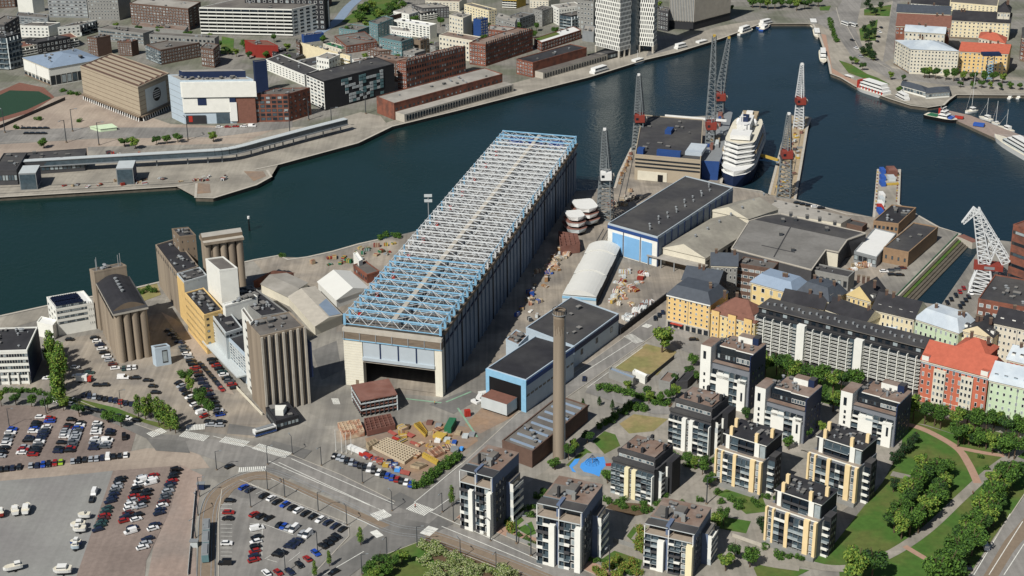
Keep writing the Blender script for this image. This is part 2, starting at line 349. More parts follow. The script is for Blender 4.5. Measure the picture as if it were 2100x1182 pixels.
path('park_path', [(1600, 1142), (1660, 1160), (1740, 1166), (1820, 1140), (1900, 1088), (1975, 1018), (2040, 960), (2120, 905)], 4.2)
path('park_path', [(1856, 870), (1900, 884), (1960, 918), (1985, 950), (2005, 992)], 3.2, 'paving_red')
path('park_path', [(1968, 920), (2020, 930), (2060, 936)], 2.6, 'paving_red')
path('park_path', [(1855, 1121), (1890, 1142), (1920, 1158)], 2.4, 'paving_red')
path('park_path', [(1828, 972), (1868, 981)], 4, 'paving')
path('estate_lane', [(1390, 1000), (1440, 960), (1475, 925)], 8, 'paving', 5)
path('estate_lane', [(1310, 1110), (1370, 1030), (1430, 965)], 6, 'paving', 5)
path('estate_lane', [(1600, 930), (1660, 930), (1640, 900)], 7, 'paving', 5)
path('estate_lane', [(1490, 1120), (1560, 1150), (1640, 1163)], 6, 'paving', 5)
for p in ([(1215, 905), (1240, 885), (1262, 892), (1272, 915), (1240, 932)], [(1580, 1160), (1660, 1170), (1600, 1200)], [(1500, 1030), (1560, 1010), (1575, 1050), (1530, 1055)],
          [(1545, 1165), (1580, 1150), (1610, 1170), (1560, 1200)], [(1040, 1070), (1060, 1052), (1075, 1068), (1060, 1080)]): sheet('lawn', p, 'grass', 4)
sheet('playing_field', [(1270, 870), (1300, 850), (1370, 860), (1340, 885), (1290, 890)], 'grass_dry', 4)
sheet('dry_lawn', [(1255, 758), (1325, 706), (1388, 722), (1348, 770)], 'grass_dry', 4)
sheet('planted_strip', [(1230, 786), (1380, 828), (1375, 836), (1225, 795)], 'soil', 4)
sheet('street_verge', [(108, 806), (240, 838), (300, 862), (375, 878), (340, 882), (240, 850), (108, 815)], 'grass', 6)
sheet('junction_lawn', [(760, 1150), (860, 1110), (960, 1140), (1080, 1190), (1100, 1260), (700, 1260)], 'grass', 5)
sheet('junction_planting', [(858, 1090), (900, 1096), (1080, 1165), (1180, 1230), (1060, 1240), (900, 1170)], 'soil', 5)
# --- far bank
sheet('far_quay', [(-60, 330), (180, 300), (480, 262), (560, 262), (640, 260), (740, 230), (780, 238), (800, 262), (733, 293), (571, 337), (556, 362), (525, 379), (437, 406), (402, 405), (360, 382), (203, 392), (0, 404), (-60, 410)], 'quay', 1)
sheet('far_square', [(-60, 260), (110, 200), (165, 190), (350, 255), (490, 260), (600, 215), (640, 235), (480, 300), (0, 345), (-60, 345)], 'gravel_tan', 2)
sheet('far_road', [(-60, 270), (180, 262), (460, 262), (600, 242), (600, 262), (440, 282), (200, 285), (-60, 300)], 'asphalt', 3)
sheet('far_road', [(180, 302), (520, 294), (700, 262), (680, 280), (500, 318), (180, 325)], 'yard_grey', 3)
sheet('quay_promenade', [(700, 282), (1000, 185), (1205, 130), (1330, 105), (1470, 55), (1560, 40), (1562, 48), (1477, 79), (1387, 107), (1323, 122), (1207, 158), (1060, 195), (931, 228), (803, 259), (735, 292)], 'quay', 2)
sheet('dark_quay_paving', [(1345, 74), (1405, 74), (1385, 100), (1325, 116)], 'asphalt_dark', 3)
sheet('running_track', [(-40, 205), (40, 170), (90, 180), (112, 200), (60, 232), (-40, 262)], 'roof_rust', 4)
sheet('sports_turf', [(-40, 214), (20, 186), (80, 188), (106, 202), (55, 226), (-40, 254)], 'turf', 5)
sheet('esplanade', [(1660, 45), (1800, 10), (1840, 0), (1830, 110), (1850, 140), (2000, 155), (2110, 160), (2110, 192), (1962, 194), (1935, 214), (1902, 219), (1868, 214), (1755, 176), (1704, 150), (1684, 80)], 'quay', 1)
sheet('esplanade_road', [(1660, 40), (1716, 20), (1740, -20), (1772, -20), (1755, 60), (1770, 100), (1830, 140), (1960, 163), (2110, 166), (2110, 178), (1950, 176), (1820, 160), (1750, 122), (1722, 80), (1700, 60)], 'asphalt', 2)
sheet('esplanade_road', [(1810, 130), (1835, -20), (1848, -20), (1832, 120)], 'asphalt', 2)
sheet('red_promenade', [(1684, 70), (1694, 72), (1706, 140), (1730, 155), (1765, 170), (1755, 176), (1706, 150), (1698, 128)], 'paving_red', 3)
for p in ([(1762, 60), (1800, 40), (1796, 84), (1765, 84)], [(1758, 98), (1790, 100), (1796, 125), (1770, 116)], [(1720, 124), (1745, 132), (1778, 152), (1800, 160), (1826, 174), (1790, 168), (1740, 150)], [(1772, 20), (1828, 10), (1824, 34), (1772, 32)], [(1680, 15), (1704, 12), (1700, 22), (1682, 22)], [(700, 45), (770, -10), (830, -10), (790, 38), (720, 48)], [(455, 75), (480, 80), (478, 110), (452, 112)]): sheet('verge', p, 'grass', 4)
path('canal', [(640, 75), (690, 45), (715, 15), (745, -10)], 9, 'roof_bluegrey', 4)
sheet('pier_deck', [(1578, 400), (1605, 298), (1623, 238), (1662, 243), (1654, 262), (1641, 341), (1629, 408)], 'tan_steel', 3)
sheet('small_pier_deck', [(1793, 446), (1802, 349), (1844, 349), (1840, 420)], 'quay', 3)
sheet('dock_quay', [(1770, 600), (1930, 470), (1966, 482), (1842, 607)], 'yard_grey', 3)
for nm, pts in (('quay_coping', near[1:13]), ('quay_coping', near[18:24]), ('quay_coping', near[26:47]), ('quay_coping', far[1:40])):
    mb = MB(); LAY[0] += 1; ribbon(mb, [G(p) for p in pts], 1.6, 'concrete_pale', .2 + .0006 * (LAY[0] % 40)); struct(nm, mb)
for p in ([(1240, 1042), (1300, 1060), (1345, 1050), (1330, 1035), (1260, 1030)], [(1465, 1015), (1520, 1032), (1545, 1020), (1500, 1000)], [(1560, 1010), (1600, 985), (1580, 960), (1550, 985)], [(1430, 955), (1470, 940), (1460, 925), (1420, 940)], [(1285, 1100), (1318, 1130), (1322, 1100), (1300, 1080)], [(1090, 1070), (1100, 1095), (1085, 1100), (1060, 1085)], [(1640, 890), (1680, 870), (1660, 850), (1630, 870)], [(1230, 1150), (1310, 1178), (1318, 1150), (1260, 1130)], [(1200, 920), (1215, 930), (1180, 960), (1160, 955)], [(1480, 1060), (1540, 1070), (1530, 1095), (1475, 1085)]): sheet('garden_bed', p, 'grass' if len(p) % 5 else 'soil', 4)
for p in ([(640, 720), (690, 700), (700, 760), (660, 780)], [(560, 905), (640, 925), (620, 945), (545, 925)], [(820, 1010), (860, 1030), (840, 1050), (790, 1030)], [(1100, 800), (1150, 770), (1170, 780), (1110, 820)], [(880, 830), (960, 800), (990, 815), (930, 850)], [(470, 870), (540, 880), (530, 895), (465, 890)], [(300, 900), (380, 905), (390, 930), (320, 925)], [(540, 955), (600, 975), (590, 985), (540, 965)]): sheet('repair_patch', p, 'asphalt_dark', 5)
for p in ([(402, 376), (430, 378), (432, 396), (405, 398)], [(500, 352), (540, 352), (546, 362), (520, 372)]): sheet('rusty_apron', p, 'rust_ground', 4)
for pts in ([(955, 1010), (1060, 885), (1200, 790), (1375, 664)], [(1345, 645), (1270, 700), (1060, 850), (945, 955)], [(40, 800), (160, 822), (270, 868), (330, 890)], [(470, 905), (600, 935), (700, 975), (810, 1030)], [(448, 1190), (448, 1060), (455, 1005), (492, 985), (714, 1075), (716, 1100), (640, 1182)], [(935, 1064), (1010, 1090), (1100, 1128), (1220, 1180)], [(1210, 788), (1370, 832)], [(2105, 1008), (2060, 1075), (1990, 1182)], [(760, 1150), (860, 1112), (960, 1142), (1080, 1190)]):
    mb = MB(); LAY[0] += 1; ribbon(mb, [G(p) for p in pts], .35, 'concrete_pale', .24 + .0006 * (LAY[0] % 40)); struct('kerb', mb)
# --- painted markings
mk = MB()
def stripe(p, q, wid=.18, m='paint_white'): ribbon(mk, [G(p), G(q)], wid, m, .215)
def zebra(p, q, n, lng, wid=.5):
    a = G(p); b_ = G(q); d = (b_ - a) / n; k = V((-d.y, d.x)).normalized() * lng / 2
    for i in range(n):
        c = a + d * (i + .5); ribbon(mk, [c - k, c + k], wid, 'paint_white', .216)
for p, q, n, l in [((14, 15, 140), (14, 280, 215), 22, 5), ((13, 1450, 40), (13, 1650, 80), 15, 5), ((13, 1770, 85), (13, 1970, 125), 15, 5), ((13, 1190, 55), (13, 1310, 10), 9, 5), ((14, 1250, 615), (14, 1400, 670), 11, 6),
                   ((14, 960, 710), (14, 1070, 670), 9, 6), ((14, 955, 850), (14, 1010, 830), 6, 5), ((14, 1360, 805), (14, 1440, 830), 8, 6), ((14, -120, 330), (14, 100, 320), 14, 4), ((E0 := ('E', 330, 1175)), ('E', 540, 1160), 12, 5),
                   ((11, 960, 420), (11, 1060, 480), 9, 5), ((11, 1090, 340), (11, 1140, 355), 6, 4)]: zebra(p, q, n, l)
for p, q in [((14, 200, 270), (14, 1100, 690)), ((14, 120, 260), (14, 990, 640)), ((14, 300, 240), (14, 1120, 600)), ((14, 140, 400), (14, 1000, 800)), ((14, 1400, 660), (14, 2300, 1060)), ((14, 1500, 780), (14, 2300, 1110)),
             ((14, 1280, 590), (14, 1660, 280)), ((14, 1420, 660), (14, 1560, 560)), ((14, 560, 1167), (14, 880, 980)), ((13, 1700, 60), (13, 2080, 170)), ((16, 1700, 1167), (16, 1990, 680)), ((16, 1820, 1167), (16, 2090, 740)), ((16, 1940, 1167), (16, 2100, 920)), ((11, 560, 750), (11, 1000, 470)), ((11, 640, 840), (11, 1080, 520))]: stripe(p, q, .3)
for i in range(16): stripe(('C', 75, 330 + 48 * i), ('C', 215, 332 + 48 * i))
for i in range(9): stripe(('C', 430, 560 + 58 * i), ('C', 570, 565 + 56 * i))
for i in range(15): a_ = 330 + 86 * i; stripe(('C', a_, 130 + 36.5 * i), ('C', a_ + 120, 75 + 36.5 * i))
for p, q in [(('C', 580, 560), ('C', 960, 700)), (('C', 610, 990), ('C', 860, 840)), (('C', 580, 560), ('C', 575, 960)), (('C', 900, 1020), ('C', 1040, 910)), (('C', 640, 995), ('C', 760, 1030)), (('C', 400, 70), ('C', 1620, 600))]: stripe(p, q)
for i in range(8): stripe((12 if 0 else 'I', 0 + 12 * i, 250), ('I', 30 + 12 * i, 330), .25)
for p, q in [(('I', 1000, 255), ('I', 1480, 310)), (('I', 1700, 380), ('I', 1960, 770)), (('F', 560, 300), ('F', 1100, 175)), (('I', 1540, 300), ('I', 1880, 160)), (('I', 480, 730), ('I', 900, 640))]: stripe(p, q, .9, 'paint_green')
for p, q in [((6, 60, 0), (6, 60, 0))]: pass
for p, q in [((1, 1180, 1120), (1, 2100, 1090)), ((2, 0, 1130), (2, 300, 1150)), ((5, 700, 130), (5, 1300, 60)), ((5, 1300, 60), (5, 2100, 30)), ((4, 600, 60), (4, 640, 200)), ((4, 660, 160), (4, 800, 420)), ((4, 740, 400), (4, 1040, 560)), ((7, 560, 1167), (7, 800, 760)), ((7, 620, 1100), (7, 840, 720)), ((5, 0, 395), (5, 1500, 310)), ((1, 0, 1140), (1, 1000, 1100)), ((2, 300, 1130), (2, 760, 1010)), ((2, 790, 1085), (2, 1800, 830)), ((2, 800, 1075), (2, 1700, 850))]: stripe(p, q, .5, 'concrete_pale')
for p, q in (((7, 500, 1167), (7, 770, 700)), ((7, 540, 1167), (7, 800, 710)), ((7, 880, 500), (7, 980, 90)), ((7, 930, 480), (7, 1010, 110)), ((8, 110, 420), (4, 260, 960)), ((8, 230, 430), (4, 340, 960)), ((5, 0, 420), (5, 1540, 330)), ((5, 0, 370), (5, 900, 330))): stripe(p, q, .35, 'steel_dark')
o = struct('road_markings', mk)
rl = MB()
for off in (-3.2, -1.8, 1.8, 3.2):
    ribbon(rl, curve([(420, 1260), (424, 1120), (428, 1050), (445, 1012), (485, 985), (530, 972), (570, 978), (680, 1028), (800, 1083), (880, 1098), (1000, 1140), (1160, 1205), (1260, 1250)]), .22, 'steel_grey', .235, off)
struct('tram_rails', rl)
# ================================================================ shared part meshes
def unit_window(glass, frame):
    mb = MB()
    mb.add([(-.5, .05, 0), (.5, .05, 0), (.5, .05, 1), (-.5, .05, 1), (-.5, -.07, 0), (.5, -.07, 0), (.5, -.07, 1), (-.5, -.07, 1)],
           [(0, 4, 7, 3), (1, 2, 6, 5), (3, 7, 6, 2), (0, 1, 5, 4)], frame)
    i = .1
    o = [(-.5, 0), (.5, 0), (.5, 1), (-.5, 1)]; n = [(-.5 + i, i), (.5 - i, i), (.5 - i, 1 - i), (-.5 + i, 1 - i)]
    for k in range(4):
        a, b = o[k], o[(k + 1) % 4]; c, d = n[(k + 1) % 4], n[k]
        mb.add([(a[0], -.07, a[1]), (b[0], -.07, b[1]), (c[0], -.07, c[1]), (d[0], -.07, d[1])], [(0, 1, 2, 3)], frame)
    mb.add([(x, -.05, z) for x, z in n], [(0, 1, 2, 3)], glass)
    return mb
def plain_mesh(name, mb):
    me = bpy.data.meshes.new(name); me.from_pydata([tuple(v) for v in mb.v], [], mb.f)
    for m in mb.mats: me.materials.append(m)
    me.polygons.foreach_set('material_index', mb.m); me.update(); me['mb'] = 0
    MESH_SRC[me.name] = mb; return me
MESH_SRC = {}
def box_at(mb, x0, x1, y0, y1, z0, z1, m): return mb.prism([(x0, y0), (x1, y0), (x1, y1), (x0, y1)], z0, z1, m)
def unit_balcony(rail, slab, glass):
    """one balcony bay: floor slab, parapet, dark opening behind; unit width and storey, real depth in y"""
    mb = MB()
    mb.add([(-.49, -.03, .05), (.49, -.03, .05), (.49, -.03, .97), (-.49, -.03, .97)], [(0, 1, 2, 3)], glass)
    box_at(mb, -.5, .5, -1.4, 0, 0, .07, slab); box_at(mb, -.49, .49, -1.4, -1.3, .07, .4, rail)
    box_at(mb, -.5, -.485, -1.3, 0, .07, 1, slab)
    return mb
WM = {}
for nm, gl, fr in [('wd', 'glass_dark', 'frame_white'), ('wm', 'glass_mid', 'frame_white'), ('wp', 'glass_pale', 'frame_white'), ('dd', 'glass_dark', 'frame_dark'), ('dm', 'glass_mid', 'frame_dark'), ('dp', 'glass_pale', 'frame_dark')]:
    WM[nm] = plain_mesh('window_' + nm, unit_window(gl, fr))
_b = MB(); _b.add([(-.49, -.03, .05), (.49, -.03, .05), (.49, -.03, .97), (-.49, -.03, .97)], [(0, 1, 2, 3)], 'glass_dark'); box_at(_b, -.5, .5, -1.4, 0, 0, .1, 'white_wall'); box_at(_b, -.48, .48, -1.35, -1.3, .1, .32, 'dark_wall'); box_at(_b, -.48, .1, -1.38, -1.35, .12, .3, 'metal_grey'); WM['bs'] = plain_mesh('balcony_bs', _b)
for nm, r, s, g_ in [('bw', 'white_wall', 'white_wall', 'glass_dark'), ('bg', 'glass_mid', 'metal_pale', 'glass_mid'), ('bk', 'dark_wall', 'dark_wall', 'glass_dark'), ('bp', 'glass_pale', 'metal_pale', 'glass_mid')]:
    WM[nm] = plain_mesh('balcony_' + nm, unit_balcony(r, s, g_))
_v = MB(); box_at(_v, -.5, .5, -.5, .5, 0, .75, 'steel_dark'); box_at(_v, -.56, .56, -.56, .56, .75, 1, 'roof_mid'); VENT1 = plain_mesh('roof_vent_a', _v)
_v = MB(); _v.cyl((0, 0), .35, .35, 0, .8, 10, 'metal_grey'); _v.cyl((0, 0), .55, .3, .8, 1.1, 10, 'metal_grey'); VENT2 = plain_mesh('roof_vent_b', _v)
_v = MB(); box_at(_v, -.5, .5, -.35, .35, 0, 1, 'brick_brown'); box_at(_v, -.6, .6, -.45, .45, 1, 1.12, 'concrete_dark'); CHIM = plain_mesh('chimney_a', _v)
# styles: list of unit meshes drawn at random, part name
STY = {'x': (['dd'], 'window'), 'w': (['wd', 'wd', 'wm', 'wd', 'wp'], 'window'), 'd': (['dd', 'dd', 'dm', 'dd', 'dp'], 'window'), 'p': (['wm', 'wp', 'wm'], 'window'),
       'bw': (['bw'], 'balcony'), 'bg': (['bg', 'bg', 'bp'], 'balcony'), 'bk': (['bk', 'bk', 'bg'], 'balcony'), 'bs': (['bs'], 'balcony'), 'bm': (['bg', 'bw', 'bk', 'bp'], 'balcony'), 'bp': (['bp', 'bw'], 'balcony'), 'g': (['dp', 'dm'], 'window')}
RND = random.Random(11)
def facade(root, p0, p1, z0, z1, spec, out=0.0):
    """repeat window or balcony parts over the wall p0 -> p1 (left to right from outside); spec = (style, columns, rows, width share, height share)"""
    sty, nc, nr, wf, hf = spec[:5]
    p0 = V(p0); p1 = V(p1); d = p1 - p0; L = d.length; d = d / L; n = V((d.y, -d.x)); ang = math.atan2(d.y, d.x)
    names, part = STY[sty]; cw = L / nc; rh = (z1 - z0) / nr
    for r in range(nr):
        for c in range(nc):
            q = p0 + d * (cw * (c + .5)) + n * out
            root.setdefault('wins', []).append((part, RND.choice(names), q.x, q.y, z0 + rh * r + rh * (.5 - hf / 2 if part == 'window' else 0), ang, cw * wf, rh * hf)) if isinstance(root, dict) else \
                WINS.setdefault(root.name, []).append((part, RND.choice(names), q.x, q.y, z0 + rh * r + rh * (.5 - hf / 2 if part == 'window' else 0), ang, cw * wf, rh * hf))
WINS = {}
def flush_windows(root, cap=100):
    W_ = WINS.pop(root.name, []); L = root.location
    for part in ('window', 'balcony'):
        lst = [x for x in W_ if x[0] == part]
        lst.sort(key=lambda x: -x[6] * x[7] / ((x[2] ** 2 + x[3] ** 2 + (HC - x[4]) ** 2)))
        for p, nm, x, y, z, a, sx, sz in lst[:cap]:
            link(part, WM[nm].copy() if 0 else WM[nm], root, (x - L.x, y - L.y, z - L.z), a, (sx, 1, sz))
        if len(lst) > cap:
            mb = MB()
            for p, nm, x, y, z, a, sx, sz in lst[cap:]:
                src = MESH_SRC[WM[nm].name]; ca, sa = math.cos(a), math.sin(a)
                vs = [(x + v[0] * sx * ca - v[1] * sa, y + v[0] * sx * sa + v[1] * ca, z + v[2] * sz) for v in src.v]
                o = len(mb.v); mb.v += vs
                for f, k in zip(src.f, src.m): mb.f.append(tuple(o + i for i in f)); mb.m.append(mb.mi(src.mats[k]))
            stuff(mb.build('remaining_' + part + ('s' if part == 'window' else ''), root) if part == 'window' else mb.build('remaining_balconies', root))
def rect(c, a, b, z):
    """plan corners C (near), A (left end), B (right end), D (far) of a building seen with roof corners c, a, b at height z; a or b may be a depth in metres"""
    C = G(c, z)
    if isinstance(a, (int, float)):
        B = G(b, z); d = (B - C).normalized(); A = C + V((-d.y, d.x)) * a
    elif isinstance(b, (int, float)):
        A = G(a, z); d = (C - A).normalized(); B = C + V((-d.y, d.x)) * b
    else: A = G(a, z); B = G(b, z)
    return C, A, B, A + B - C
def clutter(root, C, A, B, h, n, rnd, scale=1.0):
    L = root.location
    for i in range(n):
        s, t = rnd.uniform(.12, .88), rnd.uniform(.12, .88); q = C + (A - C) * s + (B - C) * t
        k = rnd.random(); sc = rnd.uniform(.7, 1.6) * scale
        me = VENT1 if k < .6 else VENT2
        d = (A - C).normalized()
        link('roof_vent', me, root, (q.x - L.x, q.y - L.y, h - L.z), math.atan2(d.y, d.x), (sc * rnd.uniform(.8, 2.2), sc * rnd.uniform(.8, 1.6), sc * rnd.uniform(.7, 1.3)))
def roof_on(root, kind, C, A, B, D, h, wall, roof, rh, ov=.5):
    mb = MB(); u = (A - C); v = (B - C); lu, lv = u.length, v.length; uu, vv = u / lu, v / lv
    def P(a, b, z): q = C + uu * a + vv * b; return (q.x, q.y, z)
    if kind == 'flat':
        mb.prism([C + uu * .4 + vv * .4, A - uu * .4 + vv * .4, D - uu * .4 - vv * .4, B + uu * .4 - vv * .4], h - .4, h + .05, roof); mb.build('roof', root)
        pb = MB(); t, z0, z1 = .45, h - .35, h + .55
        for a0, a1, b0, b1 in ((-.06, lu + .06, -.06, t), (-.06, lu + .06, lv - t, lv + .06), (-.06, t, t, lv - t), (lu - t, lu + .06, t, lv - t)):
            pb.prism([C + uu * a0 + vv * b0, C + uu * a1 + vv * b0, C + uu * a1 + vv * b1, C + uu * a0 + vv * b1], z0, z1, wall)
        pb.build('parapet', root); return
    along = kind.endswith('u') if kind[-1] in 'uv' else lu > lv       # direction of the ridge
    kk = kind.rstrip('uv')
    a0, a1, b0, b1 = -ov, lu + ov, -ov, lv + ov; e = h - .1
    if not along:                                                    # swap so that the ridge runs along u
        uu, vv, lu, lv = vv, uu, lv, lu; a1, b1 = lu + ov, lv + ov
    mid = lv / 2; ins = 0 if kk == 'gable' else min(lv / 2, lu * .45)
    if kk == 'mansard': ins = min(3.2, lv * .3)
    r0, r1 = (a0, a1) if kk == 'gable' else (ins, lu - ins)
    s0, s1 = (mid, mid)
    if kk == 'mansard': s0, s1 = ins, lv - ins
    if kk == 'shed': r0, r1, s0, s1 = a0, a1, b1 - .01, b1
    E_ = [P(a0, b0, e), P(a1, b0, e), P(a1, b1, e), P(a0, b1, e)]
    R_ = [P(r0, s0, h + rh), P(r1, s0, h + rh), P(r1, s1, h + rh), P(r0, s1, h + rh)]
    fs = [(0, 1, 5, 4), (2, 3, 7, 6), (1, 2, 6, 5), (3, 0, 4, 7), (4, 5, 6, 7), (3, 2, 1, 0)]
    sw = (V(E_[1]) - V(E_[0])).cross(V(E_[3]) - V(E_[0])).z < 0
    if sw: fs = [tuple(reversed(f)) for f in fs]
    if kk == 'gable':
        mb.add(E_ + R_, [fs[0], fs[1], fs[5]], roof); mb.add(E_ + R_, [fs[2], fs[3]], wall)
    else:
        if s0 == s1: fs = [f for f in fs if f != fs[4]]
        mb.add(E_ + R_, fs, roof)
    mb.build('roof', root)
BLD = {}
def B(key, name, label, c, a, b, h, wall, roof='roof_dark', fl=None, fr=None, kind='flat', rh=4.0, clut=0, cat='building', group=None, zb=0.0, plinth=None, chim=0, cap=100, sides=True):
    """a block building; h is a height or the surveyed foot of the near corner c"""
    if isinstance(h, tuple): h = hof(h, c, 0.0)
    C, A, Bq, D = rect(c, a, b, h)
    ctr = (C + D) / 2
    root = thing(name, label, cat, (ctr.x, ctr.y, zb), group)
    mb = MB(); mb.prism([C, A, D, Bq], zb - .2, h - .06, wall); mb.build('wall', root)
    roof_on(root, kind, C, A, Bq, D, h, wall, roof, rh)
    rnd = random.Random(key)
    if kind in ('gable', 'hip', 'mansard') and fl and h > 12:
        u = (C - A).normalized(); fr0 = (A, u, V((u.y, -u.x))); wl = (C - A).length
        MB().bx(fr0, -.1, wl + .1, .02, .3, h - .9, h - .5, 'offwhite').build('cornice', root); MB().bx(fr0, 0, wl, .02, .12, 3.4, 3.6, 'offwhite').build('string_course', root); MB().bx(fr0, 0, wl, .02, .1, .1, 1.2, 'concrete_dark').build('plinth', root)
        for i in range(3): MB().bx(fr0, .3 + i * (wl - .8) / 2, .5 + i * (wl - .8) / 2, .02, .2, .2, h - .6, 'metal_grey').build('downpipe', root)
    for spec, p0, p1 in ((fl, A, C), (fr, C, Bq)):
        if not spec: continue
        for s in (spec if isinstance(spec, list) else [spec]):
            z0 = s[5] if len(s) > 5 else zb + .8; z1 = s[6] if len(s) > 6 else h - .5
            t0 = s[7] if len(s) > 7 else 0; t1 = s[8] if len(s) > 8 else 1
            facade(root, p0 + (p1 - p0) * t0, p0 + (p1 - p0) * t1, z0, z1, s)
    if clut: clutter(root, C, A, Bq, h + (.05 if kind == 'flat' else 0), clut, rnd)
    if chim:
        for i in range(chim):
            q = C + (A - C) * rnd.uniform(.1, .9) + (Bq - C) * rnd.uniform(.42, .58); link('chimney', CHIM, root, (q.x - ctr.x, q.y - ctr.y, h + rh * .7 - zb), 0, (1.2, 1.2, rh * .3 + 1.6))
    flush_windows(root, cap)
    BLD[key] = (root, C, A, Bq, D, h)
    return root, C, A, Bq, D, h
